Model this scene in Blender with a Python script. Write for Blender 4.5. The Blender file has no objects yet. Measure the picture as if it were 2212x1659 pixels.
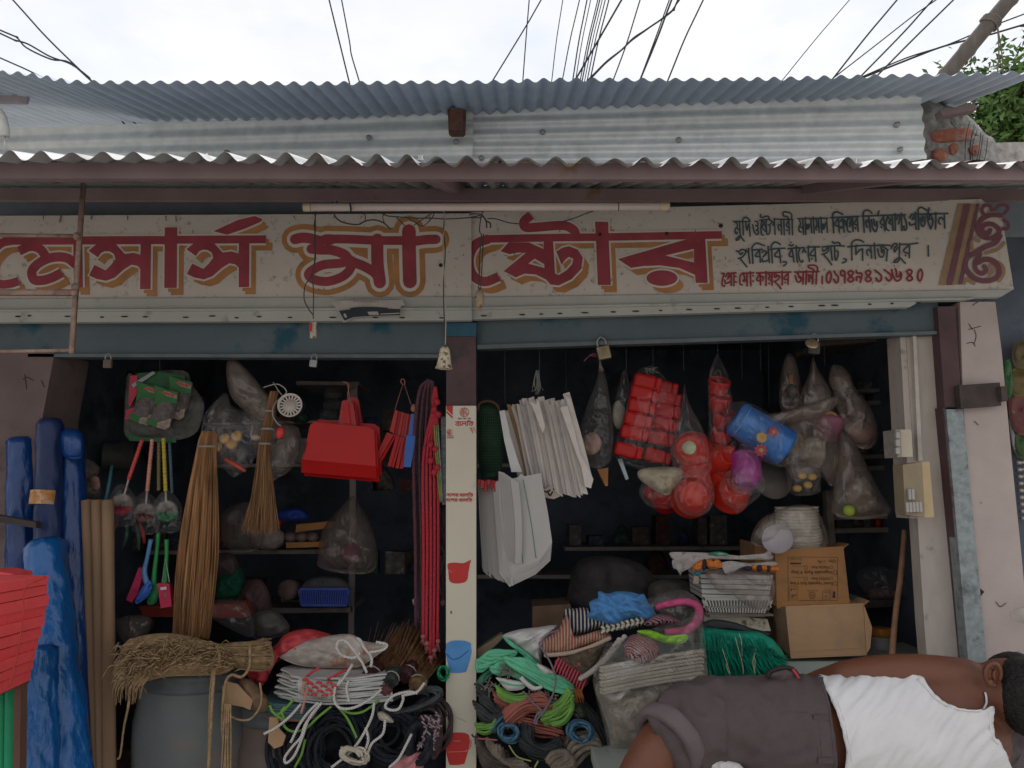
import bpy,bmesh,math,random
from mathutils import Vector as V,noise,Matrix
from mathutils.geometry import tessellate_polygon
R=math.radians
random.seed(7)
sc=bpy.context.scene
C=sc.collection
# ------------------------------------------------------------------ camera, sky, sun, exposure
CAM=V((0.0,0.0,1.5));PITCH=R(7.5);F=1671.0
cd=bpy.data.cameras.new('camera');cam=bpy.data.objects.new('camera',cd);C.objects.link(cam)
cd.sensor_width=36;cd.lens=36*F/2212;cd.clip_end=500;cd.clip_start=0.05
cam.location=CAM;cam.rotation_euler=(R(90)+PITCH,0,0);sc.camera=cam
SUN_EL,SUN_AZ=R(62),R(12)  # high, behind the shop
w=bpy.data.worlds.new('World');sc.world=w;w.use_nodes=True
nt=w.node_tree;bg=nt.nodes['Background']
sky=nt.nodes.new('ShaderNodeTexSky');sky.sky_type='NISHITA';sky.sun_disc=False
sky.sun_elevation=SUN_EL;sky.sun_rotation=SUN_AZ
tc=nt.nodes.new('ShaderNodeTexCoord')
mp=nt.nodes.new('ShaderNodeMapping');mp.inputs['Scale'].default_value=(1.0,1.0,2.2)
nz=nt.nodes.new('ShaderNodeTexNoise');nz.inputs['Scale'].default_value=2.6;nz.inputs['Detail'].default_value=7;nz.inputs['Roughness'].default_value=0.55
rp=nt.nodes.new('ShaderNodeValToRGB');rp.color_ramp.elements[0].position=0.30;rp.color_ramp.elements[1].position=0.62
rp.color_ramp.elements[0].color=(0.72,0.72,0.72,1);rp.color_ramp.elements[1].color=(1,1,1,1)
nz2=nt.nodes.new('ShaderNodeTexNoise');nz2.inputs['Scale'].default_value=4.5;nz2.inputs['Detail'].default_value=8
rp2=nt.nodes.new('ShaderNodeValToRGB')
rp2.color_ramp.elements[0].position=0.3;rp2.color_ramp.elements[0].color=(6.2,6.6,7.3,1)
rp2.color_ramp.elements[1].position=0.55;rp2.color_ramp.elements[1].color=(7.5,7.45,7.4,1)
mx=nt.nodes.new('ShaderNodeMixRGB')
L=nt.links.new
L(tc.outputs['Generated'],mp.inputs[0]);L(mp.outputs[0],nz.inputs['Vector']);L(mp.outputs[0],nz2.inputs['Vector'])
L(nz.outputs[0],rp.inputs[0]);L(nz2.outputs[0],rp2.inputs[0])
L(rp.outputs[0],mx.inputs[0]);L(sky.outputs[0],mx.inputs[1]);L(rp2.outputs[0],mx.inputs[2]);L(mx.outputs[0],bg.inputs[0])
bg.inputs[1].default_value=0.10
sl=bpy.data.lights.new('sun','SUN');sl.energy=1.1;sl.angle=R(14);sl.color=(1.0,0.96,0.9)
so=bpy.data.objects.new('sun',sl);C.objects.link(so);so.location=(0,0,20)
d=V((math.sin(SUN_AZ)*math.cos(SUN_EL),math.cos(SUN_AZ)*math.cos(SUN_EL),math.sin(SUN_EL)))
so.rotation_euler=d.to_track_quat('Z','Y').to_euler()
sc.view_settings.view_transform='Standard';sc.view_settings.look='None'
sc.view_settings.exposure=0.5;sc.view_settings.gamma=1
try:
    sc.cycles.max_bounces=8;sc.cycles.transparent_max_bounces=24;sc.cycles.use_denoising=True
    sc.cycles.caustics_reflective=False;sc.cycles.caustics_refractive=False
except Exception:pass
# ------------------------------------------------------------------ projection helpers
CP,SP=math.cos(PITCH),math.sin(PITCH)
def ray(u,v):
    a=(u-1106)/F;b=(829.5-v)/F
    return V((a,CP-b*SP,SP+b*CP))
def P(u,v,S):
    """point seen at photo position u,v on the upright plane S: a distance, or (distance, slope, x0)"""
    r=ray(u,v)
    if isinstance(S,tuple):Y0,s,x0=S;t=(Y0-s*x0)/(r.y-s*r.x)
    else:t=S/r.y
    return CAM+r*t
def PZ(u,v,z):
    r=ray(u,v);t=(z-CAM.z)/r.z
    return CAM+r*t
def px(Y):return Y/F
def tf(x0,y0,k):  # photo crop -> u,v
    f=lambda pts:[(x0+x*k,y0+y*k)for x,y in pts]
    return f
A4=tf(0,702,.2604);A5=tf(486,702,.2604);A6=tf(972,702,.2604);A7=tf(1458,702,.2604);A8=tf(1782,594,.3254)
BA=tf(0,1080,.349);BB=tf(216,1080,.349);BC=tf(540,1188,.2839);BD=tf(945,864,.479);BE=tf(999,1242,.2513)
BF=tf(1404,1080,.2441);BG=tf(1323,1350,.4018)
# ------------------------------------------------------------------ materials
MATS={}
def mat(name,col,rough=.6,metal=0.,var=.12,scale=18.,bump=0.,bscale=60.,dirt=None,dscale=6.,dlo=.52,dhi=.68,spec=.22,coat=0.,stretch=None,sub=0.):
    if name in MATS:return MATS[name]
    m=bpy.data.materials.new(name);m.use_nodes=True;n=m.node_tree;b=n.nodes['Principled BSDF'];k=n.links.new
    tc=n.nodes.new('ShaderNodeTexCoord');src=tc.outputs['Object']
    if stretch:
        q=n.nodes.new('ShaderNodeMapping');q.inputs['Scale'].default_value=stretch;k(src,q.inputs[0]);src=q.outputs[0]
    nz=n.nodes.new('ShaderNodeTexNoise');nz.inputs['Scale'].default_value=scale;nz.inputs['Detail'].default_value=5
    k(src,nz.inputs['Vector'])
    r=n.nodes.new('ShaderNodeValToRGB')
    r.color_ramp.elements[0].position=.3;r.color_ramp.elements[1].position=.7
    r.color_ramp.elements[0].color=tuple(c*(1-var)for c in col)+(1,)
    r.color_ramp.elements[1].color=tuple(min(1,c*(1+var))for c in col)+(1,)
    k(nz.outputs[0],r.inputs[0]);out=r.outputs[0]
    if dirt:
        nd=n.nodes.new('ShaderNodeTexNoise');nd.inputs['Scale'].default_value=dscale;nd.inputs['Detail'].default_value=8;nd.inputs['Roughness'].default_value=.65
        k(tc.outputs['Object'],nd.inputs['Vector'])
        rd=n.nodes.new('ShaderNodeValToRGB');rd.color_ramp.elements[0].position=dlo;rd.color_ramp.elements[1].position=dhi
        k(nd.outputs[0],rd.inputs[0])
        mxd=n.nodes.new('ShaderNodeMixRGB');mxd.inputs[2].default_value=tuple(dirt)+(1,)
        k(rd.outputs[0],mxd.inputs[0]);k(out,mxd.inputs[1]);out=mxd.outputs[0]
    k(out,b.inputs['Base Color'])
    b.inputs['Roughness'].default_value=rough;b.inputs['Metallic'].default_value=metal
    b.inputs['Specular IOR Level'].default_value=spec;b.inputs['Coat Weight'].default_value=coat
    if sub:b.inputs['Subsurface Weight'].default_value=sub;b.inputs['Subsurface Radius'].default_value=(.012,.004,.002)
    if bump:
        nb=n.nodes.new('ShaderNodeTexNoise');nb.inputs['Scale'].default_value=bscale;nb.inputs['Detail'].default_value=6
        k(src,nb.inputs['Vector'])
        bp=n.nodes.new('ShaderNodeBump');bp.inputs['Strength'].default_value=bump;bp.inputs['Distance'].default_value=.01
        k(nb.outputs[0],bp.inputs['Height']);k(bp.outputs[0],b.inputs['Normal'])
    MATS[name]=m;return m
def stripes(name,c1,c2,freq,axis='X',rough=.7,bump=0.,width=.5,dist=0.,c3=None):
    """two-colour woven or ribbed material"""
    if name in MATS:return MATS[name]
    m=bpy.data.materials.new(name);m.use_nodes=True;n=m.node_tree;b=n.nodes['Principled BSDF'];k=n.links.new
    tc=n.nodes.new('ShaderNodeTexCoord');wv=n.nodes.new('ShaderNodeTexWave')
    wv.wave_type='BANDS';wv.bands_direction=axis;wv.inputs['Scale'].default_value=freq;wv.inputs['Distortion'].default_value=dist
    wv.inputs['Detail'].default_value=2;k(tc.outputs['Object'],wv.inputs['Vector'])
    r=n.nodes.new('ShaderNodeValToRGB');r.color_ramp.elements[0].position=max(0,width-.12);r.color_ramp.elements[1].position=min(1,width+.12)
    r.color_ramp.elements[0].color=tuple(c1)+(1,);r.color_ramp.elements[1].color=tuple(c2)+(1,)
    if c3:e=r.color_ramp.elements.new(.95);e.color=tuple(c3)+(1,)
    k(wv.outputs[1]if 'Fac' in wv.outputs[1].name else wv.outputs[0],r.inputs[0]);k(r.outputs[0],b.inputs['Base Color'])
    b.inputs['Roughness'].default_value=rough;b.inputs['Specular IOR Level'].default_value=.2
    nb=n.nodes.new('ShaderNodeTexNoise');nb.inputs['Scale'].default_value=160;k(tc.outputs['Object'],nb.inputs['Vector'])
    bp=n.nodes.new('ShaderNodeBump');bp.inputs['Strength'].default_value=max(bump,.2);bp.inputs['Distance'].default_value=.006
    k((wv.outputs[1]if bump else nb.outputs[0]),bp.inputs['Height']);k(bp.outputs[0],b.inputs['Normal'])
    MATS[name]=m;return m
def film(name,tint=(.62,.60,.58),opac=.28,rough=.14,bscale=26.,bump=1.0,hi=.75,stretch=(1,1,.45)):
    """crinkled clear plastic film"""
    if name in MATS:return MATS[name]
    m=bpy.data.materials.new(name);m.use_nodes=True;n=m.node_tree;k=n.links.new
    for x in list(n.nodes):
        if x.type=='BSDF_PRINCIPLED':n.nodes.remove(x)
    out=[x for x in n.nodes if x.type=='OUTPUT_MATERIAL'][0]
    tc=n.nodes.new('ShaderNodeTexCoord');q=n.nodes.new('ShaderNodeMapping');q.inputs['Scale'].default_value=stretch
    k(tc.outputs['Object'],q.inputs[0])
    nz=n.nodes.new('ShaderNodeTexNoise');nz.inputs['Scale'].default_value=bscale;nz.noise_type='RIDGED_MULTIFRACTAL';nz.inputs['Detail'].default_value=3;nz.inputs['Distortion'].default_value=1.2;nz.inputs['Roughness'].default_value=.45
    k(q.outputs[0],nz.inputs['Vector'])
    bp=n.nodes.new('ShaderNodeBump');bp.inputs['Strength'].default_value=bump;bp.inputs['Distance'].default_value=.02
    k(nz.outputs[0],bp.inputs['Height'])
    df=n.nodes.new('ShaderNodeBsdfPrincipled');df.inputs['Base Color'].default_value=tuple(tint)+(1,)
    df.inputs['Roughness'].default_value=rough;k(bp.outputs[0],df.inputs['Normal'])
    tr=n.nodes.new('ShaderNodeBsdfTransparent');tr.inputs[0].default_value=(.97,.97,.97,1)
    r=n.nodes.new('ShaderNodeValToRGB');r.color_ramp.elements[0].position=.24;r.color_ramp.elements[1].position=.78
    a0=opac;r.color_ramp.elements[0].color=(a0,a0,a0,1);r.color_ramp.elements[1].color=(hi,hi,hi,1)
    k(nz.outputs[0],r.inputs[0])
    lw=n.nodes.new('ShaderNodeLayerWeight');lw.inputs[0].default_value=.25
    mm=n.nodes.new('ShaderNodeMath');mm.operation='MULTIPLY_ADD';mm.inputs[1].default_value=.16;k(lw.outputs['Facing'],mm.inputs[0])
    k(r.outputs[0],mm.inputs[2]);mm.use_clamp=True
    ms=n.nodes.new('ShaderNodeMixShader');k(mm.outputs[0],ms.inputs[0]);k(tr.outputs[0],ms.inputs[1]);k(df.outputs[0],ms.inputs[2])
    nb=n.nodes.new('ShaderNodeTexNoise');nb.inputs['Scale'].default_value=bscale*.9;nb.inputs['Detail'].default_value=2;nb.inputs['Distortion'].default_value=2.0;k(q.outputs[0],nb.inputs['Vector'])
    b2=n.nodes.new('ShaderNodeBump');b2.inputs['Strength'].default_value=1.;b2.inputs['Distance'].default_value=.016;k(nb.outputs[0],b2.inputs['Height'])
    gl=n.nodes.new('ShaderNodeBsdfGlossy');gl.inputs['Roughness'].default_value=.17;k(b2.outputs[0],gl.inputs['Normal'])
    fr=n.nodes.new('ShaderNodeFresnel');fr.inputs['IOR'].default_value=1.55;k(b2.outputs[0],fr.inputs['Normal'])
    m2=n.nodes.new('ShaderNodeMixShader');ge=n.nodes.new('ShaderNodeNewGeometry');mb_=n.nodes.new('ShaderNodeMath');mb_.operation='MULTIPLY_ADD';mb_.inputs[1].default_value=-1.;mb_.inputs[2].default_value=1.;k(ge.outputs['Backfacing'],mb_.inputs[0])
    mc=n.nodes.new('ShaderNodeMath');mc.operation='MULTIPLY';k(fr.outputs[0],mc.inputs[0]);k(mb_.outputs[0],mc.inputs[1]);md=n.nodes.new('ShaderNodeMath');md.operation='MINIMUM';md.inputs[1].default_value=.30;k(mc.outputs[0],md.inputs[0]);k(md.outputs[0],m2.inputs[0]);k(ms.outputs[0],m2.inputs[1]);k(gl.outputs[0],m2.inputs[2])
    k(m2.outputs[0],out.inputs[0]);MATS[name]=m;return m
# ------------------------------------------------------------------ mesh builder
def catmull(pts,n=6,closed=False):
    pts=[V(p)if not isinstance(p,V)else p for p in pts]
    if len(pts)<3:
        return[pts[0].lerp(pts[1],i/n)for i in range(n+1)]if len(pts)==2 else pts
    out=[];N=len(pts);rng=range(N if closed else N-1)
    for i in rng:
        p1,p2=pts[i],pts[(i+1)%N]
        p0=pts[i-1]if(closed or i>0)else p1*2-p2
        p3=pts[(i+2)%N]if(closed or i+2<N)else p2*2-p1
        for j in range(n):
            t=j/n
            out.append(.5*((2*p1)+(p2-p0)*t+(2*p0-5*p1+4*p2-p3)*t*t+(3*p1-p0-3*p2+p3)*t**3))
    if not closed:out.append(pts[-1])
    return out
def rs2(pts,n=5):  # smooth closed 2d outline
    return[(p.x,p.y)for p in catmull([V((a,b,0))for a,b in pts],n,True)]
class MB:
    def __init__(s):s.v=[];s.f=[];s.smooth=[]
    def add(s,vs,fs,smooth=False):
        o=len(s.v);s.v+=[V(x)for x in vs];s.f+=[tuple(i+o for i in f)for f in fs];s.smooth+=[smooth]*len(fs);return s
    def box(s,c,size,rot=None,bev=0.):
        c=V(c);h=V(size)/2;M=rot or Matrix.Identity(3)
        if bev:
            b=min(bev,min(h)*.9);vs=[];
            bm=bmesh.new();bmesh.ops.create_cube(bm,size=1)
            for v in bm.verts:v.co=V((v.co.x*size[0],v.co.y*size[1],v.co.z*size[2]))
            bmesh.ops.bevel(bm,geom=list(bm.edges),offset=b,segments=3,profile=.5,affect='EDGES')
            bm.verts.index_update();s.add([c+M@v.co for v in bm.verts],[[v.index for v in f.verts]for f in bm.faces]);bm.free();return s
        vs=[c+M@V((x*h.x,y*h.y,z*h.z))for x in(-1,1)for y in(-1,1)for z in(-1,1)]
        return s.add(vs,[(0,1,3,2),(4,6,7,5),(0,4,5,1),(2,3,7,6),(0,2,6,4),(1,5,7,3)])
    def slab(s,pts,off,smooth=False):
        """closed prism: polygon of 3d points extruded by vector off"""
        pts=[V(p)for p in pts];n=len(pts);off=V(off)
        tri=tessellate_polygon([pts])
        vs=pts+[p+off for p in pts]
        fs=[tuple(t)for t in tri]+[tuple(n+i for i in reversed(t))for t in tri]+[(i,(i+1)%n,n+(i+1)%n,n+i)for i in range(n)]
        return s.add(vs,fs)
    def pslab(s,outline,S,th,smooth_n=0):
        o=rs2(outline,smooth_n)if smooth_n else outline
        return s.slab([P(u,v,S)for u,v in o],(0,th,0))
    def tube(s,pts,r,seg=8,closed=False,n=0,cap=True):
        pts=[V(p)for p in pts]
        if n:pts=catmull(pts,n,closed)
        N=len(pts);rr=r if isinstance(r,(list,tuple))else None
        up=None;vs=[];fs=[]
        for i,p in enumerate(pts):
            a=pts[(i-1)%N]if(closed or i)else p;b=pts[(i+1)%N]if(closed or i<N-1)else p
            t=(b-a);t=t.normalized()if t.length>1e-9 else V((0,0,1))
            if up is None:up=t.orthogonal().normalized()
            up=(up-t*up.dot(t));up=up.normalized()if up.length>1e-6 else t.orthogonal().normalized()
            sd=t.cross(up)
            if rr is not None:
                x=i/max(1,N-1)*(len(rr)-1);j=min(int(x),len(rr)-2)if len(rr)>1 else 0
                q=rr[0]if len(rr)==1 else rr[j]+(rr[j+1]-rr[j])*(x-j)
            else:q=r
            for k in range(seg):
                an=2*math.pi*k/seg;vs.append(p+(up*math.cos(an)+sd*math.sin(an))*q)
        for i in range(N if closed else N-1):
            for k in range(seg):
                a=i*seg+k;b=i*seg+(k+1)%seg;c=((i+1)%N)*seg+(k+1)%seg;d=((i+1)%N)*seg+k
                fs.append((a,b,c,d))
        if cap and not closed:fs.append(tuple(range(seg-1,-1,-1)));fs.append(tuple((N-1)*seg+k for k in range(seg)))
        return s.add(vs,fs,True)
    def lathe(s,prof,base,axis,seg=28,cap=True):
        base=V(base);axis=V(axis).normalized();e=axis.orthogonal().normalized();g=axis.cross(e);vs=[];fs=[]
        for r,h in prof:
            for k in range(seg):
                a=2*math.pi*k/seg;vs.append(base+axis*h+(e*math.cos(a)+g*math.sin(a))*r)
        for i in range(len(prof)-1):
            for k in range(seg):fs.append((i*seg+k,i*seg+(k+1)%seg,(i+1)*seg+(k+1)%seg,(i+1)*seg+k))
        if cap:fs.append(tuple(range(seg-1,-1,-1)));fs.append(tuple((len(prof)-1)*seg+k for k in range(seg)))
        return s.add(vs,fs,True)
    def ball(s,c,r,rings=10,seg=16,wob=0.,ws=8.):
        c=V(c);r=V(r)if not isinstance(r,(int,float))else V((r,r,r));vs=[];fs=[]
        for i in range(rings+1):
            th=math.pi*i/rings
            for k in range(seg):
                a=2*math.pi*k/seg;dv=V((math.sin(th)*math.cos(a),math.sin(th)*math.sin(a),math.cos(th)))
                q=1+(wob*noise.noise(dv*ws+c*7)if wob else 0)
                vs.append(c+V((dv.x*r.x,dv.y*r.y,dv.z*r.z))*q)
        for i in range(rings):
            for k in range(seg):fs.append((i*seg+k,(i+1)*seg+k,(i+1)*seg+(k+1)%seg,i*seg+(k+1)%seg))
        return s.add(vs,fs,True)
    def puff(s,outline,S,D=.06,back=.03,rings=10,n=5,wr=.01,ws=22.,cen=None,pw=2.2,ridge=True,seed=0.,rim=0.,stretch=(1,1,1),fold=0.,ff=14.):
        """swollen closed shape from an outline: bags, cloth heaps; wr = crease depth"""
        o=rs2(outline,n);N=len(o)
        rings=rings+7 if fold else rings;cx=cen[0]if cen else sum(p[0]for p in o)/N;cy=cen[1]if cen else sum(p[1]for p in o)/N
        Y=P(cx,cy,S).y;vs=[];fs=[];rnd=random.Random(int(cx*7+cy));dirs=[(V((rnd.uniform(-1,1),0,rnd.uniform(-1,1))).normalized(),rnd.uniform(.6,1.5),rnd.random())for _ in range(3)]
        def put(sign,depth):
            base=len(vs)
            for k in range(rings+1):
                r=k/rings
                for(u,v)in(o if k else[(cx,cy)]):
                    a=cx+(u-cx)*r;b=cy+(v-cy)*r
                    p0=P(a,b,S)
                    hgt=depth*max(0.,1-r**pw)**.55
                    q=V((p0.x*stretch[0],p0.y*stretch[1],p0.z*stretch[2]))
                    c=noise.noise(q*ws+V((seed,sign*3,0)))
                    c2=noise.noise(q*ws*2.3+V((seed+9,0,1)))
                    cr=((1-abs(c)*2)if ridge else c)*wr+c2*wr*.5
                    if fold:
                        for dd,fq,ph in dirs:
                            x=p0.dot(dd)*ff*fq+ph+noise.noise(p0*7+dd*5)*1.1;x2=abs(((x*2.3+ph)%1.)*2-1);x=abs((x%1.)*2-1);cr+=((x**.7-.55)+(x2**.7-.55)*.42)*fold*(.45+1.1*abs(noise.noise(p0*9+dd*3)))
                    edge=min(1.,(1-r)*4+rim)
                    off=-sign*(hgt+cr*edge)
                    rd=(p0-CAM);rd=rd/rd.y
                    vs.append(p0+rd*off)
            return base
        f0=put(1,D);b0=put(-1,back)
        def fan(base,flip):
            for j in range(N):
                t=(base,base+1+(j+1)%N,base+1+j);fs.append(t if flip else t[::-1])
            for k in range(1,rings):
                for j in range(N):
                    a=base+1+(k-1)*N+j;b=base+1+(k-1)*N+(j+1)%N;c=base+1+k*N+(j+1)%N;d=base+1+k*N+j
                    q=(a,b,c,d);fs.append(q if flip else q[::-1])
        fan(f0,True);fan(b0,False)
        for j in range(N):
            a=f0+1+(rings-1)*N+j;b=f0+1+(rings-1)*N+(j+1)%N;c=b0+1+(rings-1)*N+(j+1)%N;d=b0+1+(rings-1)*N+j
            fs.append((a,d,c,b))
        return s.add(vs,fs,True)
    def loft(s,st,seg=20):
        """stations (centre, half size sideways, half size up) -> closed tube"""
        vs=[];fs=[];N=len(st)
        for i,(c,a,b)in enumerate(st):
            c=V(c);p=V(st[max(0,i-1)][0]);q=V(st[min(N-1,i+1)][0]);t=(q-p).normalized()
            e=t.cross(V((0,0,1)));e=e.normalized()if e.length>.05 else V((0,1,0));g=e.cross(t).normalized()
            for k in range(seg):
                an=2*math.pi*k/seg;vs.append(c+e*(a*math.cos(an))+g*(b*math.sin(an)))
        for i in range(N-1):
            for k in range(seg):fs.append((i*seg+k,i*seg+(k+1)%seg,(i+1)*seg+(k+1)%seg,(i+1)*seg+k))
        fs.append(tuple(range(seg-1,-1,-1)));fs.append(tuple((N-1)*seg+k for k in range(seg)))
        return s.add(vs,fs,True)
    # flat painted marks: uv lists on plane S lifted towards the viewer
    def stroke(s,pts,S,wd,lift,n=7,round_=True,closed=False):
        q=[V((a,b,0))for a,b in pts]
        c=catmull(q,n,closed)if len(q)>2 else(catmull(q,2)if len(q)==2 else q)
        if closed:c.append(c[0].copy())
        vs=[];fs=[];N=len(c)
        def put(x,y,i):
            p=P(x,y,S);vs.append(p+V((0,-(lift+i*1.2e-5),0)))
        for i,p in enumerate(c):
            a=c[max(0,i-1)];b=c[min(N-1,i+1)];t=b-a;t=t.normalized()if t.length>1e-9 else V((1,0,0));m=V((-t.y,t.x,0))*wd/2
            put(p.x+m.x,p.y+m.y,i);put(p.x-m.x,p.y-m.y,i)
        for i in range(N-1):fs.append((2*i,2*i+1,2*i+3,2*i+2))
        if round_:
            for i,sg in((0,-1),(N-1,1)):
                p=c[i];a=c[max(0,i-1)];b=c[min(N-1,i+1)];t=b-a;t=t.normalized()if t.length>1e-9 else V((1,0,0));m=V((-t.y,t.x,0))
                o=len(vs);K=6
                for k in range(K+1):
                    an=math.pi*k/K;dv=m*math.cos(an)+t*sg*math.sin(an);put(p.x+dv.x*wd/2,p.y+dv.y*wd/2,i)
                fs.append(tuple(range(o,o+K+1)))
        return s.add(vs,fs)
    def poly(s,pts,S,lift,holes=(),sm=0):
        lists=[[V((a,b,0))for a,b in(rs2(pts,sm)if sm else pts)]]+[[V((a,b,0))for a,b in h]for h in holes]
        tri=tessellate_polygon(lists);flat=[p for l in lists for p in l]
        return s.add([P(p.x,p.y,S)+V((0,-lift,0))for p in flat],[tuple(t)for t in tri])
def flat(corners,z,th,seed=0,jit=.004,n=6):
    """thin folded sheet lying level: corners as (photo u, distance)"""
    pts=[]
    for i,(u,Y)in enumerate(corners):
        u2,Y2=corners[(i+1)%len(corners)]
        for k in range(n):
            f=k/n;uu=u+(u2-u)*f;YY=Y+(Y2-Y)*f;dd=YY*CP+(z-1.5)*SP
            p=V(((uu-1106)/F*dd,YY,z));pts.append(p+V((noise.noise(p*14+V((seed,0,0))),noise.noise(p*14+V((0,seed,3))),noise.noise(p*9+V((0,0,seed)))*.6))*jit)
    return MB().slab(pts,(0,0,-th))
WL={}
def obj(name,mb,m,parent=None,smooth=None,origin=None):
    me=bpy.data.meshes.new(name)
    lo=V((min(v.x for v in mb.v),min(v.y for v in mb.v),min(v.z for v in mb.v)));hi=V((max(v.x for v in mb.v),max(v.y for v in mb.v),max(v.z for v in mb.v)))
    o=V(origin)if origin else V(((lo.x+hi.x)/2,(lo.y+hi.y)/2,lo.z))
    me.from_pydata([tuple(v-o)for v in mb.v],[],mb.f);me.validate()
    bm=bmesh.new();bm.from_mesh(me)
    if len(mb.f)==len(bm.faces):
        bm.faces.ensure_lookup_table()
    bm.to_mesh(me);bm.free()
    sm=mb.smooth if len(mb.smooth)==len(me.polygons)else[False]*len(me.polygons)
    if smooth is not None:sm=[smooth]*len(me.polygons)
    me.polygons.foreach_set('use_smooth',sm)
    me.materials.append(m)
    ob=bpy.data.objects.new(name,me);C.objects.link(ob);WL[ob.name]=o
    if parent:ob.parent=parent;ob.location=o-WL[parent.name]
    else:ob.location=o
    return ob
def fixn(mb):  # consistent outward normals for closed shells
    bm=bmesh.new();vs=[bm.verts.new(v)for v in mb.v]
    for f in mb.f:
        try:bm.faces.new([vs[i]for i in f])
        except ValueError:pass
    bmesh.ops.recalc_face_normals(bm,faces=bm.faces);bm.verts.index_update()
    mb.f=[tuple(v.index for v in f.verts)for f in bm.faces];mb.smooth=[True]*len(mb.f);bm.free();return mb
EMPT=[]
def thing(name,label,cat,group=None):
    o=bpy.data.objects.new(name,None);C.objects.link(o);o.empty_display_size=.05;WL[o.name]=V((0,0,0));EMPT.append(o)
    return tag(o,label,cat,group)
def tag(o,label,cat,group=None):
    o['label']=label;o['category']=cat
    if group:o['group']=group
    return o
def struct(o):o['kind']='structure';return o
def settle():
    for e in EMPT:
        pts=[]
        for c in e.children:
            if c.type=='MESH':
                w_=WL[c.name];pts+=[w_+V(b)for b in c.bound_box]
        if not pts:continue
        base=V((sum(p.x for p in pts)/len(pts),sum(p.y for p in pts)/len(pts),min(p.z for p in pts)))
        e.location=base
        for c in e.children:c.location=c.location-base
# ------------------------------------------------------------------ planes
YL=3.0
SR=(3.0,-.176,P(1030,800,3.0).x)  # the right half of the front turns towards the viewer
SRi=(3.05,-.176,SR[2])
ROOF=math.tan(R(19))
# ------------------------------------------------------------------ ground and shop shell
m_ground=mat('ground_earth',(.46,.43,.385),.95,var=.25,scale=3,bump=.4,bscale=20)
mb=MB();mb.add([(-60,-60,0),(60,-60,0),(60,80,0),(-60,80,0)],[(0,1,2,3)]);struct(obj('ground',mb,m_ground,origin=(0,0,0)))
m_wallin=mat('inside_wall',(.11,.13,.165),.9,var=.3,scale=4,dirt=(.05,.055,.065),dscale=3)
m_plaster=mat('pink_plaster',(.47,.39,.365),.85,var=.07,scale=9,bump=.15,bscale=35,dirt=(.15,.11,.10),dscale=7,dlo=.66,dhi=.72)
shop=thing('shop_building','open-fronted hardware shop with a corrugated iron roof and dark interior','shop')
XL,XR=-2.05,1.62
def boxpart(name,lo,hi,m,parent,label=None):
    lo,hi=V(lo),V(hi);q=MB().box((lo+hi)/2,hi-lo);o=obj(name,q,m,parent)
    if label:o['label']=label
    return o
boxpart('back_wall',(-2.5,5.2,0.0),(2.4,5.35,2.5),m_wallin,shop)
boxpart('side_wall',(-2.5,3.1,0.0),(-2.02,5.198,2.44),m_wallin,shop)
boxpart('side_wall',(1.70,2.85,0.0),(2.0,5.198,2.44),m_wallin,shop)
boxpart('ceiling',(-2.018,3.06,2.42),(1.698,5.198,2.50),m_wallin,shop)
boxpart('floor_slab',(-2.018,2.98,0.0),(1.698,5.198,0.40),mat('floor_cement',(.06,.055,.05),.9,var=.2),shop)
# plastered pier at the left of the opening
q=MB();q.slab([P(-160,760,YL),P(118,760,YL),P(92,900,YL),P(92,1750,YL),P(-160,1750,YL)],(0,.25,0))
obj('pier',q,mat('shaded_plaster',(.155,.115,.11),.9,var=.12,scale=7,bump=.15,bscale=35,dirt=(.08,.06,.06),dscale=5),shop)  # shade on this pier is put into a darker plaster colour
# fascia boards behind the signs, up to the awning
q=MB();q.box((-.2,3.19,2.62),(7.6,.03,.31));obj('fascia_board',q,mat('fascia_grey',(.26,.30,.34),.8,var=.1),shop)
# right pier
q=MB();q.slab([P(2074,652,SR),P(2150,652,SR),P(2164,760,SR),P(2185,985,SR),P(2208,1215,SR),P(2260,1760,SR),P(2150,1760,SR),P(2081,883,SR)],(0,.35,0))
obj('pier',q,m_plaster,shop)
# jamb board of the right opening
m_jamb=mat('jamb_paint',(.44,.38,.34),.7,var=.08,scale=10,dirt=(.12,.09,.08),dscale=9,dlo=.6,dhi=.72,stretch=(3,3,1))
q=MB();q.slab([P(1957,722,SRi),P(2024,722,SRi),P(2092,1445,SRi),P(2120,1760,SRi),P(2030,1760,SRi),P(1996,1340,SRi)],(0,.06,0));obj('jamb',q,m_jamb,shop)
q=MB();q.slab([P(1944,722,SRi),P(1956,722,SRi),P(1982,1120,SRi),P(1966,1120,SRi)],(0,.10,0));obj('jamb_batten',q,m_jamb,shop)
q=MB();q.slab([P(1972,722,(3.03,-.176,SR[2])),P(1979,722,(3.03,-.176,SR[2])),P(1993,995,(3.03,-.176,SR[2])),P(1984,995,(3.03,-.176,SR[2]))],(0,.03,0));obj('conduit',q,mat('conduit_grey',(.5,.45,.41),.5),shop)
m_maroon=mat('maroon_steel',(.105,.060,.066),.55,var=.2,scale=7,dirt=(.06,.05,.05),dscale=9,bump=.1)
q=MB();q.slab([P(2025,662,SR),P(2064,662,SR),P(2078,880,SR),P(2041,880,SR)],(0,.05,0));q.slab([P(2036,880,SR),P(2043,880,SR),P(2097,1442,SR),P(2126,1760,SR),P(2119,1760,SR),P(2090,1442,SR)],(0,.05,0))
obj('corner_post',q,m_maroon,shop)
m_guide=mat('guide_galvanised',(.27,.30,.31),.5,metal=.25,var=.22,scale=40,dirt=(.13,.14,.14),dscale=22)
q=MB();S1=(2.985,-.176,SR[2])
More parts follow.
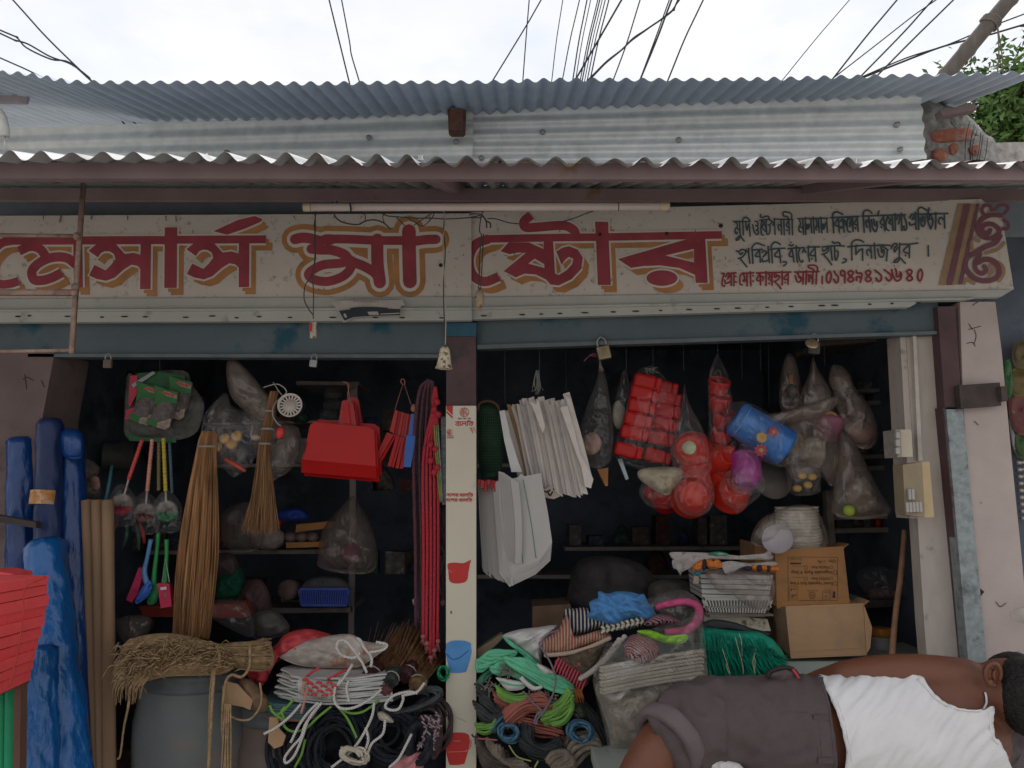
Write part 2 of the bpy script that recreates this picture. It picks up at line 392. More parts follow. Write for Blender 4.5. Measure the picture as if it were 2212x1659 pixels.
q.slab([P(2044,884,S1),P(2080,884,S1),P(2133,1442,S1),P(2160,1760,S1),P(2122,1760,S1),P(2093,1442,S1)],(0,.05,0));obj('shutter_guide',q,m_guide,shop)
q=MB();S2=(2.96,-.176,SR[2]);q.slab([P(2072,832,S2),P(2160,826,S2),P(2163,876,S2),P(2076,882,S2)],(0,.03,0));q.box(P(2160,852,S2),(.02,.05,.05));q.tube([P(2085,852,2.76),P(2150,850,2.75)],.008)
obj('lock_plate',q,mat('lock_plate_dark',(.075,.058,.055),.7,var=.3),shop)
q=MB();q.tube([P(2112,833,2.77),P(2140,830,2.76),P(2165,818,2.75)],.003,n=4);obj('wire',q,m_maroon,shop)
q=MB()
for i,st in enumerate(([(2092,712),(2106,708),(2118,705)],[(2104,712),(2108,726),(2104,742)],[(2088,742),(2100,740),(2106,748)],[(2092,700),(2100,712)],[(2120,650),(2136,644),(2150,636)],[(2100,660),(2112,652)],[(2104,910),(2112,918)],[(2118,1085),(2119,1087)],[(2150,1300),(2160,1310),(2172,1302)])):q.stroke(st,SR,1.6,.0015+i*.0002,4)
obj('crack',q,mat('crack_dark',(.05,.035,.035),.95),shop)
q=MB();q.poly([(2113,1268),(2126,1278),(2118,1288),(2112,1284)],SR,.0015);obj('chip',q,MATS['crack_dark'],shop)
q=MB()
for i,st in enumerate(([(54,770+40),(58,920-80)],[(50,820),(60,815),(72,822)],[(90,822),(96,836)],[(112,834),(118,846),(140,844)],[(110,822),(114,838)])):q.stroke(st,YL,2.0,.0015+i*.0002,4)
obj('scribble',q,MATS['crack_dark'],shop)
# central post
q=MB();q.slab([P(964,727,3.0),P(1028,727,3.0),P(1028,1790,3.0),P(964,1790,3.0)],(0,.08,0));obj('post',q,m_maroon,shop)
m_teal=mat('teal_paint',(.035,.10,.15),.6,var=.2,scale=12)
q=MB();q.slab([P(964,697,2.99),P(1029,697,2.99),P(1029,726,2.99),P(964,726,2.99)],(0,.09,0));obj('post_cap',q,m_teal,shop)
# ------------------------------------------------------------------ rolling shutters
def shutter_mat(name):
    if name in MATS:return MATS[name]
    m=mat(name,(.095,.125,.14),.55,var=.1,scale=6,dirt=(.02,.075,.11),dscale=4.2,dlo=.57,dhi=.66,stretch=(1,1,1));return m
m_sh=shutter_mat('shutter_blue')
sh=thing('rolling_shutter','rolled-up blue-grey shutter over the left opening, teal paint patches','shutter','shop shutters')
q=MB();q.slab([P(-140,690,3.02),P(963,690,3.02),P(963,764,3.02),P(-140,764,3.02)],(0,.03,0));obj('curtain',q,m_sh,sh)
q=MB();q.slab([P(60,764,3.0),P(963,765,3.0),P(963,773,3.0),P(60,771,3.0)],(0,.06,0));obj('bottom_bar',q,mat('bar_steel',(.12,.14,.15),.5,metal=.3),sh)
sh=thing('rolling_shutter','rolled-up blue-grey shutter over the right opening, its edge rising to the right','shutter','shop shutters')
SS=(3.03,-.176,SR[2])
q=MB();q.slab([P(1030,690,SS),P(2026,650,SS),P(2026,716,SS),P(1030,746,SS)],(0,.03,0));obj('curtain',q,m_sh,sh)
SS2=(3.01,-.176,SR[2]);q=MB();q.slab([P(1030,745,SS2),P(2024,715,SS2),P(2024,722,SS2),P(1030,754,SS2)],(0,.05,0));obj('bottom_bar',q,MATS['bar_steel'],sh)
q=MB()
for k in range(12):
    u=1060+k*83;q.ball(P(u,741-(u-1030)*.031,(3.0,-.176,SR[2])),.004,5,6)
obj('rivet',q,MATS['bar_steel'],sh)
# ------------------------------------------------------------------ corrugated sheets
def corr(edge,back,pitch,amp,rows=10,seg=8,th=.0008,jit=0.,lap=0):
    """edge: list of 3d points of the near edge; back: vector; waves run along back"""
    L_=[0.];
    for a,b in zip(edge,edge[1:]):L_.append(L_[-1]+(b-a).length)
    def at(s):
        for i in range(len(edge)-1):
            if s<=L_[i+1]or i==len(edge)-2:
                return edge[i].lerp(edge[i+1],(s-L_[i])/(L_[i+1]-L_[i]))
    n=int(L_[-1]/pitch*seg);vs=[];fs=[]
    for i in range(n+1):
        s_=L_[-1]*i/n;ph=s_/pitch;k=math.floor(ph+.5)
        a=amp*(1+jit*math.sin(k*12.9898))*(.72 if lap and k%lap==0 else 1)
        z=math.cos(2*math.pi*ph)*a
        zz=z if z>0 else z*.9
        p=at(s_)
        for j in range(rows+1):
            w_=.004*noise.noise(V((s_*2,j*.5,pitch*50)))
            vs.append(p+back*(j/rows)+V((0,0,zz+w_)))
    for i in range(n):
        for j in range(rows):
            a=i*(rows+1)+j;fs.append((a,a+1,a+rows+2,a+rows+1))
    q=MB();q.add(vs,fs,True);return q
m_galv=mat('galvanised',(.82,.85,.84),.42,metal=.25,var=.10,scale=14,bump=.05,bscale=30,dirt=(.64,.66,.65),dscale=5)
m_roof=mat('roof_grey_blue',(.60,.67,.76),.85,metal=0.,var=.08,scale=5,dirt=(.53,.60,.68),dscale=3)
m_awn=mat('awning_sheet',(.46,.47,.48),.5,metal=.25,var=.10,scale=8,dirt=(.22,.20,.18),dscale=6)
aw=thing('awning','sloping corrugated iron awning with maroon beams above the painted shop sign','awning')
e0,e1,e2=P(-120,333,1.80),P(1000,347,1.84),P(2330,357,1.90)
q=corr([e0+V((-2.6,0,0)),e0,e1,e2,e2+V((2.2,0,0))],V((0,1.42,1.42*ROOF)),.0745,.0145,12,10,jit=.18,lap=3);sheet=obj('corrugated_sheet',q,m_awn,aw)  # ends run on out of view, added to block side light
m_beam=mat('beam_maroon',(.215,.155,.158),.6,var=.14,scale=6,dirt=(.20,.115,.075),dscale=5,dlo=.62,dhi=.7)
def bar(p,q_,h,w_):  # rectangular bar between two points, h tall
    d_=(q_-p);n_=V((0,w_,0));return MB().slab([p,q_,q_-V((0,0,h)),p-V((0,0,h))],n_)
obj('beam',bar(P(-140,346,1.86)+V((-2.4,0,0)),P(2350,358,1.95)+V((2,0,0)),.043,.018),m_beam,aw)
obj('beam',bar(P(-160,407,2.72)+V((-2,0,0)),P(2380,408,2.66)+V((2,0,0)),.044,.018),m_beam,aw)
for u in(935,1990):
    q=MB();a=P(u,352,1.93);b=a+V((0,1.2,1.2*ROOF));q.slab([a+V((-.02,0,-.012)),a+V((.02,0,-.012)),a+V((.02,0,-.05)),a+V((-.02,0,-.05))],b-a);obj('rafter',q,m_beam,aw)
m_bolt=mat('bolt_zinc',(.45,.45,.44),.4,metal=.7)
for i in range(15):
    q=MB();u=-40+i*160+random.uniform(-20,20);p=P(u,340+u*.008,1.84)+V((0,.06+.03*(i%3),.026));q.lathe([(.010,0),(.010,.004),(.006,.004),(.006,.014),(.0,.014)],p,(0,-.3,1),8);obj('bolt',q,m_bolt,sheet)
ro=thing('roof','upper corrugated roof with its overhanging grey-blue underside against the sky','roof')
pts=[P(-160,140,3.38)+V((-1.8,0,.02)),P(-160,140,3.38),P(0,156,3.34),P(60,160,3.33),P(150,176,3.3),P(620,180,3.3),P(1050,177,3.32),P(1200,173,3.33),P(1700,170,3.34),P(2212,156,3.28),P(2260,154,3.26)]
q=corr(pts,V((0,1.6,1.6*.27)),.0757,.0105,10,8,jit=.1);obj('corrugated_sheet',q,m_roof,ro)
q=MB();q.slab([P(972,236,3.80),P(1000,236,3.80),P(1000,281,3.80),P(972,281,3.80)],(0,.08,0));q.slab([P(967,236,3.83),P(1006,236,3.83),P(1004,284,3.83),P(969,284,3.83)],(0,.05,0))
obj('rafter_end',q,mat('rafter_red',(.20,.095,.07),.8,var=.3,scale=20,dirt=(.05,.05,.07),dscale=14),ro)
q=MB();q.slab([P(-60,203,3.9),P(60,208,3.9),P(56,222,3.9),P(-60,220,3.9)],(0,.02,0));obj('purlin',q,mat('purlin_grey',(.42,.36,.38),.8),ro)
q=MB();q.slab([P(2030,238,3.55),P(2105,222,3.5),P(2110,236,3.5),P(2036,250,3.55)],(0,.05,0));obj('purlin',q,m_beam,ro)
SC=(4.27,-.111,P(0,300,4.27).x)
def clad(u0,u1,vt0,vt1,vb,S,n):
    vs=[];fs=[];rows=n*8;cols=24
    for i in range(cols+1):
        u=u0+(u1-u0)*i/cols;vt=vt0+(vt1-vt0)*i/cols
        top=P(u,vt,S);bot=P(u,vb,S);bot.x=top.x;bot.y=top.y
        for j in range(rows+1):
            p=top.lerp(bot,j/rows);dn=.010*math.cos(2*math.pi*j/8)+.003*noise.noise(p*3)
            if abs(u-1560)<40 and .35<j/rows<.8:dn+=.006*noise.noise(p*25)
            vs.append(p+V((0,-dn,0)))
    for i in range(cols):
        for j in range(rows):a=i*(rows+1)+j;fs.append((a,a+rows+1,a+rows+2,a+1))
    q=MB();q.add(vs,fs,True);return q
cl=thing('wall_cladding','wavy galvanised sheet cladding above the left half of the awning','cladding','galvanised wall sheets')
cl=obj('sheet',clad(-180,1022,288,240,392,(SC[0]-.012,SC[1],SC[2]),4),m_galv,cl)
def bolts(par,pts,S):
    for u,v in pts:
        q=MB();p=P(u,v,S);q.lathe([(.016,0),(.016,.005),(.008,.006),(.008,.02),(0,.02)],p,(0,-1,.1),10);obj('bolt',q,m_bolt,par)
bolts(cl,[(797,298),(985,307),(490,330)],(SC[0]-.025,SC[1],SC[2]))
cl=thing('wall_cladding','bright galvanised sheet cladding above the right half, ending at broken bricks','cladding','galvanised wall sheets')
q=clad(998,1990,240,207,372,SC,5);
cl=obj('sheet',q,m_galv,cl)
bolts(cl,[(1172,286),(1466,303),(1937,270),(1944,324),(1040,342)],(SC[0]-.015,SC[1],SC[2]))
# broken brick gable at the right
bw=thing('brick_wall','broken brick gable with crumbling grey mortar right of the cladding','wall')
m_mortar=mat('mortar',(.30,.285,.265),.95,var=.3,scale=30,bump=.9,bscale=50,dirt=(.16,.14,.13),dscale=12)
S3=3.86
q=MB();q.puff([(1985,215),(2040,226),(2075,238),(2105,262),(2130,290),(2150,308),(2150,400),(1985,400)],(S3),.03,.10,8,4,.012,40);obj('mortar',q,m_mortar,bw)
m_brick=mat('brick_red',(.34,.13,.085),.9,var=.25,scale=25,bump=.6,bscale=60,dirt=(.30,.26,.23),dscale=15)
for o_ in([(2012,282),(2096,275),(2104,296),(2098,304),(2016,310)],[(2014,324),(2044,322),(2050,345),(2018,350)],[(2050,312),(2066,308),(2070,330),(2052,334)],[(2090,318),(2116,312),(2112,332),(2096,336)]):
    q=MB();q.puff(o_,S3-.02,.03,.05,6,4,.008,50);obj('brick',q,m_brick,bw)
q=MB()
for k in range(7):
    u=2096+k*6+random.uniform(-3,3);q.tube([P(u,262+k*6,3.78),P(u-random.uniform(2,12),300+k*5,3.77),P(u-10,352,3.78)],.0016,4,n=3)
obj('wire',q,mat('black_wire',(.02,.02,.02),.6),bw)
q=MB();q.slab([P(2118,302,4.3),P(2152,308,4.3),P(2340,304,4.3),P(2340,420,4.3),P(2118,420,4.3)],(0,.2,0))
tag(obj('boundary_wall',q,mat('weathered_wall',(.42,.38,.36),.9,var=.2,scale=12,bump=.5,dirt=(.16,.14,.13),dscale=8,stretch=(3,3,1))),'weathered whitish wall top under the tree at the right edge','wall')
q=MB();pr=corr([P(1995,352,2.6),P(2330,352,2.6)],V((0,.35,.35*.36)),.19,.014,6,10)
tag(obj('tile_roof',pr,mat('rust_roof',(.20,.105,.08),.8,var=.3,scale=14)),'rust-red ridged roof edge just above the awning at right','roof')
# neighbour's roof seen under the awning at the right edge
q=corr([P(2128,462,4.6),P(2300,500,4.6)],V((.35,.5,.42)),.15,.02,6,10)
tag(obj('roof_sheet',q,mat('pale_roof',(.62,.60,.57),.6,metal=.2,var=.15,scale=10)),"pale corrugated neighbouring roof glimpsed past the sign's right end",'roof')
q=MB();q.slab([P(2092,400,2.9),P(2340,398,2.9),P(2340,409,2.9),P(2110,410,2.9)],(0,.06,0))
tag(obj('batten',q,mat('pale_batten',(.62,.58,.52),.8,var=.2)),'pale batten lying under the awning at the right edge','batten')
# dark netting and neighbour stall at the right edge
m_dark=mat('dark_tarp',(.045,.06,.07),.9,var=.3,scale=12,bump=.5)
q=MB();q.puff([(2168,452),(2190,440),(2300,470),(2330,700),(2330,1100),(2330,1500),(2215,1500),(2196,1080),(2180,760),(2168,600)],3.25,.02,.06,9,4,.02,10)
tag(obj('tarpaulin',q,m_dark),'dark hanging tarpaulin behind the snack packets at the right edge','tarpaulin')
# ------------------------------------------------------------------ tree
def tree(c,rad,n,label,trunk_to):
    t=thing('tree',label,'tree')
    q=MB();q.tube([trunk_to,trunk_to.lerp(c,.5)+V((.2,0,0)),c],[.22,.16,.07],10,n=5)
    for k in range(9):
        a=random.uniform(0,6.28);e=c+V((math.cos(a)*rad.x*.7,math.sin(a)*rad.y*.6,random.uniform(-.3,.7)*rad.z));q.tube([c-V((0,0,rad.z*.6)),c.lerp(e,.5)+V((0,0,.2)),e],[.07,.04,.015],6,n=4)
    obj('trunk',q,mat('bark',(.10,.075,.055),.95,var=.3,bump=.7),t)
    vs=[];fs=[];cl_=[c+V((random.gauss(0,.42)*rad.x,random.gauss(0,.42)*rad.y,random.gauss(0,.42)*rad.z))for _ in range(70)]
    for i in range(n):
        b=random.choice(cl_);p=b+V((random.gauss(0,.20),random.gauss(0,.20),random.gauss(0,.17)))
        d1=V((random.gauss(0,1),random.gauss(0,1),random.gauss(-.4,.7))).normalized();d2=d1.cross(V((random.gauss(0,1),random.gauss(0,1),random.gauss(0,1)))).normalized();s_=random.uniform(.03,.062)
        o=len(vs);vs+=[p-d1*s_,p+d2*s_*.42,p+d1*s_,p-d2*s_*.42];fs.append((o,o+1,o+2,o+3))
    q=MB();q.add(vs,fs);obj('crown',q,mat('leaf_green',(.085,.155,.04),.55,var=.55,scale=2.2),t)
tree(P(2262,240,8.0),V((.78,.8,.42)),15000,'leafy green tree behind the roof at the right edge',V((P(2300,215,8).x+.3,8.2,0)))
# ------------------------------------------------------------------ bamboo pole
pl=thing('bamboo_pole','thick leaning bamboo pole rising behind the roof with ropes tied round it','pole')
a,b=P(2000,215,4.3),P(2230,-60,4.05);q=MB();N=30;ax=b-a
prof=[(.045+(.006 if i%6==0 else 0)-.004*(i/N),ax.length*i/N)for i in range(N+1)];q.lathe(prof,a,ax,16);obj('culm',q,mat('bamboo_grey',(.13,.11,.095),.7,var=.25,scale=20,stretch=(1,1,.3),bump=.2),pl)
q=MB()
for k in range(4):
    cc=a.lerp(b,.60+k*.012);t=ax.normalized();e=t.orthogonal().normalized();g=t.cross(e)
    q.tube([cc+(e*math.cos(x*.5236)+g*math.sin(x*.5236))*.052+t*.006*math.sin(x)for x in range(12)],.006,5,True)
p0=a.lerp(b,.58)+V((.03,-.05,-.02));q.tube([p0,p0+V((-.005,0,-.16)),p0+V((-.03,0,-.33))],.004,5,n=4);q.tube([p0,p0+V((.01,0,-.18)),p0+V((.004,0,-.34))],.0035,5,n=4)
obj('rope',q,mat('old_rope',(.17,.14,.12),.95),pl)
# ------------------------------------------------------------------ cables in the sky
m_cab=mat('cable_black',(.035,.035,.04),.6,var=.2)
def cable(pts,r,label,Y=4.4,group='overhead cables',sag=0):
    Ys=Y if isinstance(Y,(list,tuple))else[Y]*len(pts)
    p=[P(u,v,y)for(u,v),y in zip(pts,Ys)]
    # carry the line on beyond the frame, and down behind the roof
    d0=(p[1]-p[0]).normalized();d1=(p[-1]-p[-2]).normalized()
    p=[p[0]-d0*1.2]+p+[p[-1]+d1*.45]
    q=MB();q.tube(p,r,6,n=5);tag(obj('power_cable',q,m_cab),label,'cable',group)
cable([(28,0),(105,85),(203,180)],.0055,'straight black cable dropping steeply at the upper left corner')
cable([(0,65),(35,80),(57,103),(110,128),(150,135),(203,180)],.0050,'upper of the two twisted cables at the left edge')
cable([(0,72),(30,86),(60,95),(108,122),(152,138),(190,165),(203,182)],.0050,'lower of the two twisted cables at the left edge')
cable([(0,125),(50,147),(92,167)],.0045,'lowest short cable at the left edge of the sky')
cable([(711,0),(733,90),(754,176)],.0048,'left line of the pair of cables left of mid sky')
cable([(738,0),(755,90),(759,118),(775,172)],.0042,'kinked right line of the pair of cables left of mid sky')
k2=tf(702,0,.3582)
cable(k2([(1232,-5),(1215,200),(1194,475)]),.0038,'nearly upright cable crossing a slanting one in mid sky')
cable(k2([(1303,0),(1220,145),(1015,480)]),.0045,'slanting cable crossing a nearly upright one in mid sky')
for i,(u0,u1)in enumerate(((1434,1367),(1535,1430),(1580,1493),(1602,1510),(1645,1538),(1657,1550),(1672,1565),(1690,1580),(1712,1597))):
    cable(k2([(u0,0),((u0+u1)/2-4,240),(u1,492)]),.0030+.0006*(i%3),'thin cable in the tight fan of cables in mid sky' if i>1 else('lone thin cable left of the tight fan' if i==0 else 'second thin cable left of the tight fan'),group='fan of thin cables')
cable(k2([(1788,0),(1650,240),(1508,485)]),.0065,'thick black cable slanting across the tight fan of cables')
cable(k2([(1900,0),(1820,260),(1735,492)]),.0042,'single cable right of the fan, crossed by a wavy one')
cable(k2([(2145,-40),(2100,60),(1950,170),(1860,230),(1790,300),(1700,370),(1590,480)]),.0055,'wavy loose cable weaving right of the fan')
cable(k2([(2145,-10),(2090,65),(1960,165),(1850,245),(1780,310),(1690,385),(1600,478)]),.0045,'second wavy cable twined with the first right of the fan')
cable(k2([(2090,0),(2000,240),(1903,475)]),.0060,'thick cable of a close pair right of the wavy cables')
cable(k2([(2076,0),(1995,225),(1903,472)]),.0040,'thin cable of a close pair right of the wavy cables')
cable([(1519,0),(1480,82),(1445,168)],.0050,'lone black cable just right of the wavy pair')
k3=tf(1455.8,0,.3582)
cable(k3([(1058,0),(860,230),(665,470)]),.0030,'very thin grey cable slanting in the clear sky right of middle')
cable(k3([(1345,0),(1160,220),(962,470)]),.0055,'heavy cable, first of the right group slanting to the roof')
cable(k3([(1580,0),(1450,90),(1220,270),(975,460)]),.0038,'thin cable of the right group crossing to the lowest point')
cable(k3([(1560,0),(1390,190),(1125,462)]),.0055,'heavy cable, second of the right group')
cable(k3([(1685,0),(1450,230),(1220,462)]),.0055,'heavy cable, third of the right group')
cable(k3([(2111,85),(1900,165),(1650,270),(1400,350),(1130,465)]),.0045,'upper of two slack cables passing behind the bamboo pole',Y=4.6)
cable(k3([(2111,148),(1900,210),(1640,275),(1450,345),(1140,468)]),.0060,'lower of two slack cables passing behind the bamboo pole',Y=4.6)
cable(k3([(2111,-60),(1850,220),(1600,440)]),.0035,'thin line running along the bamboo pole',Y=4.5)
cable(k3([(2111,340),(1800,610)]),.003,'thin line over the tree at the right edge',Y=4.0)
# white conduit elbow at the left edge
q=MB();q.tube([P(-20,232,3.6),P(0,246,3.55),P(9,275,3.5),P(10,296,3.5)],.022,12,n=5);q.tube([P(10,296,3.5),P(12,325,3.5)],.004,5);tag(obj('conduit_pipe',q,mat('pvc_white',(.55,.54,.5),.5)),'bent white plastic pipe at the left edge under the roof','pipe')
# ------------------------------------------------------------------ painted signs
m_sign=mat('sign_cream',(.58,.53,.485),.6,var=.06,scale=5,dirt=(.30,.25,.21),dscale=38,dlo=.57,dhi=.72)
m_lip=mat('sign_lip',(.42,.42,.395),.55,var=.07,scale=6,dirt=(.20,.19,.17),dscale=14,dlo=.6,dhi=.75)
m_red=mat('letter_red',(.31,.058,.080),.6,var=.2,scale=9,dirt=(.24,.10,.11),dscale=30,dlo=.58,dhi=.75)
m_ora=mat('letter_orange',(.42,.205,.085),.65,var=.2,scale=9,dirt=(.36,.23,.14),dscale=30,dlo=.56,dhi=.75)
m_cream=mat('letter_cream',(.62,.57,.52),.65,var=.05,scale=9)
m_ink=mat('letter_slate',(.065,.095,.115),.65,var=.15,scale=20)
m_ink2=mat('letter_crimson',(.28,.045,.065),.65,var=.12,scale=20)
SL=2.965
s1=thing('sign_board','left cream sign board with big red and orange painted letters','sign','painted sign boards')
q=MB();q.slab([P(-160,467,SL),P(1018,461,SL),P(1018,641,SL),P(-160,646,SL)],(0,.03,0));p1_=obj('panel',q,m_sign,s1)
q=MB()
for(a,b,y)in(((646,641),(669,664),SL-.012),((669,664),(674,669),SL-.03),((674,669),(697,692),SL-.02)):
    q.slab([P(-160,a[0]+.3,y),P(1019,a[1]+.3,y),P(1019,b[1],y),P(-160,b[0],y)],(0,.03,0))
obj('lower_rail',q,m_lip,s1)
s2=thing('sign_board','right cream sign board with red letters, slate lines and scroll ornament','sign','painted sign boards')
q=MB();SQ=(SR[0]-.02,SR[1],SR[2])
q.slab([P(1017,458,SQ),P(2120,430,SQ),P(2165,470,SQ),P(2190,625,SQ),P(1017,642,SQ)],(0,.03,0));p2_=obj('panel',q,m_sign,s2)
q=MB()
for(a0,a1,b0,b1,dy)in((642.4,625.5,664,641,.03),(664,641,669,646,.045),(669,646,690,658,.035)):
    S=(SR[0]-dy,SR[1],SR[2]);ur=2188 if b0<666 else(2110 if b0<670 else 1990)
    q.slab([P(1018,a0,S),P(ur,a0+(a1-a0)*(ur-1018)/1170,S),P(ur-25,b0+(b1-b0)*(ur-1018)/1170,S),P(1018,b0,S)],(0,.03,0))
obj('lower_rail',q,m_lip,s2)
rs_=random.Random(3);q=MB()
for k in range(46):
    u,v=rs_.uniform(10,1005),rs_.uniform(475,635);q.stroke([(u,v),(u+rs_.uniform(-2,2),v+rs_.uniform(1,5))],SL,rs_.uniform(.8,2.2),.0058+k*1e-5,2)
for k in range(10):
    u=rs_.uniform(10,1005);q.stroke([(u,468),(u+rs_.uniform(-3,3),472+rs_.uniform(0,9))],SL,rs_.uniform(1.5,4),.0064+k*1e-5,2)
obj('grime_spot',q,mat('grime',(.19,.15,.13),.9),p1_);q=MB()
for k in range(60):
    u=rs_.uniform(1030,2000);v=rs_.uniform(470,630)-(u-1030)*.012;q.stroke([(u,v),(u+rs_.uniform(-2,2),v+rs_.uniform(1,5))],SQ,rs_.uniform(.8,2.2),.0068+k*1e-5,2)
obj('grime_spot',q,MATS['grime'],p2_)
# dark chips along the rails, nail heads
q=MB()
for k in range(16):
    u=20+k*62+random.uniform(-20,20);q.ball(P(u,684+random.uniform(-2,3),SL-.022),(.008+random.random()*.008,.003,.003),5,8)
obj('rust_chip',q,mat('rust_dark',(.05,.035,.03),.9),s1)
q=MB()
for u,v in((952,573),(952,683)):q=MB();q.lathe([(.008,0),(.007,.004),(0,.005)],P(u,v,SL-.004),(0,-1,0),10);obj('nail_head',q,MATS['rust_dark'],p1_)
q=MB()
for k in range(18):
    u=1060+k*54+random.uniform(-15,15);q.ball(P(u,683-(u-1018)*.03,(SR[0]-.037,SR[1],SR[2])),(.006+random.random()*.010,.003,.003),5,8)
obj('rust_chip',q,MATS['rust_dark'],s2)
q=MB()
for u,v in((1296,507),(1440,505),(1557,488)):q=MB();q.lathe([(.008,0),(.007,.004),(0,.005)],P(u,v,(SR[0]-.022,SR[1],SR[2])),(0,-1,0),10);obj('nail_head',q,MATS['rust_dark'],p2_)
Z1,Z2,Z3=tf(0,442.8,.25877),tf(594,442.8,.17578),tf(988.2,442.8,.27342)
def sa_poly(dx,dy):return[(x+dx,y+dy)for x,y in[(745,385),(810,330),(970,328),(1045,412),(1120,402),(1180,420),(1180,540),(1150,510),(1100,502),(1040,540),(960,610),(890,636),(810,620),(748,590),(792,503),(885,548),(930,505),(968,455),(955,412),(920,390),(880,388),(850,402),(822,440)]]
def rect(x0,y0,x1,y1,sk=0):return[(x0,y0),(x1,y0),(x1+sk,y1),(x0+sk,y1)]
polysL=[(sa_poly(0,0),[]),(sa_poly(816,-12),[]),(rect(1178,320,1265,705,-5),[]),(rect(1380,190,1483,695,-4),[]),(rect(1998,316,2085,688,-2),[]),
 ([(1785,222),(1990,128),(2130,96),(2195,122),(2178,145),(2050,200),(1900,252)],[])]
strL=[([(90,302),(640,300),(1330,297),(1400,310)],68),([(1390,294),(2222,290)],66),
 ([(100,302),(20,322),(-60,400),(-92,500),(-60,600),(0,660),(80,662),(160,640)],72),
 ([(165,388),(260,350),(340,372),(400,450)],76),([(640,500),(560,445),(450,440),(345,480),(275,550),(290,625),(360,632),(440,610),(520,570)],78),([(655,310),(660,692)],74)]
polysR=[([(340,368),(405,298),(560,298),(680,350),(680,292),(755,292),(770,545),(800,555),(860,520),(905,470),(915,430),(880,412),(850,435),(822,475),(780,370),(830,340),(880,328),(950,355),(990,420),(975,510),(900,590),(800,638),(735,632),(700,592),(620,552),(530,545),(460,575),(365,525),(540,382),(480,378),(410,392)],[[(558,466),(610,426),(685,470),(687,500)]]),
 ([(1086,135),(1190,137),(1193,250),(1210,635),(1108,635),(1095,320)],[]),
 ([(1265,430),(1850,262),(1955,262),(1975,618),(1880,618),(1875,555),(1750,500),(1600,480),(1470,485),(1370,500)],[[(1640,402),(1865,350),(1868,458)]]),
 ([(1614+123*math.cos(k*.314),580+62*math.sin(k*.314))for k in range(20)],[])]
strR=[([(240,271),(700,262),(1060,258),(1150,257),(2085,240)],60),([(250,270),(150,310),(98,400),(98,500),(140,575),(220,608),(325,570)],74),
 ([(580,85),(525,135),(540,180),(640,178),(760,168),(850,168),(915,200),(935,245)],72)]
strM=[([(250,425),(330,408),(430,415),(560,450)],125),([(560,452),(640,425),(900,425),(1250,440),(1560,442)],108),([(1560,442),(1700,450),(1850,432),(1980,427)],115),
 ([(450,545),(560,555),(700,560),(850,610),(930,690),(1100,760),(1240,850),(1290,970)],120),([(950,690),(800,720),(600,740),(470,800),(415,860),(480,920),(640,945),(800,900),(900,830),(950,740)],112),
 ([(1260,430),(1262,700),(1290,955)],150),([(1648,325),(1650,600),(1660,945)],168),([(630,430),(690,430)],130)]
def paint(par,S,K,Z,polys,strokes,rnd,shadow,gap,halo=0):
    e=0.;red,cre,ora=MB(),MB(),MB();sx,sy=shadow
    for pl_,ho in polys:
        e+=6e-5;red.poly(Z(pl_),S,.0045+e,[Z(h)for h in ho])
        for ring in[pl_]+ho:cre.stroke(Z(ring),S,gap*2*K,.0030+e,1,True,True)
        sh_=[(x+sx,y+sy)for x,y in pl_];ora.poly(Z(sh_),S,.0015+e,[Z([(x+sx,y+sy)for x,y in h])for h in ho])
        sh2=[(x+sx*.55,y+sy*.55)for x,y in pl_];ora.poly(Z(sh2),S,.0012+e,[Z([(x+sx*.55,y+sy*.55)for x,y in h])for h in ho])
    for st,wd in strokes:
        e+=6e-5;red.stroke(Z(st),S,wd*K,.0045+e,7,rnd);cre.stroke(Z(st),S,(wd+gap*2)*K,.0030+e,7,rnd)
        if halo:ora.stroke(Z(st),S,(wd+halo*2)*K,.0015+e,7,True)
        else:
            for f in(1,.5):ora.stroke(Z([(x+sx*f,y+sy*f)for x,y in st]),S,wd*K,.0012+e+.0002*f,7,rnd)
    return red,cre,ora
r1,c1,o1=paint(s1,SL,.25877,Z1,polysL,strL,False,(52,58),16)
r2,c2,o2=paint(s1,SL,.17578,Z2,[],strM,True,(0,0),42,108)
def join(a,b,dz=0):a.add([v+V((0,-dz,0))for v in b.v],b.f);return a
obj('lettering',join(r1,r2),m_red,s1);obj('letter_outline',join(c1,c2),m_cream,s1);obj('letter_shadow',join(o1,o2),m_ora,s1)
r3,c3,o3=paint(s2,SQ,.27342,Z3,polysR,strR,False,(50,56),15)
obj('lettering',r3,m_red,s2);obj('letter_outline',c3,m_cream,s2);obj('letter_shadow',o3,m_ora,s2)
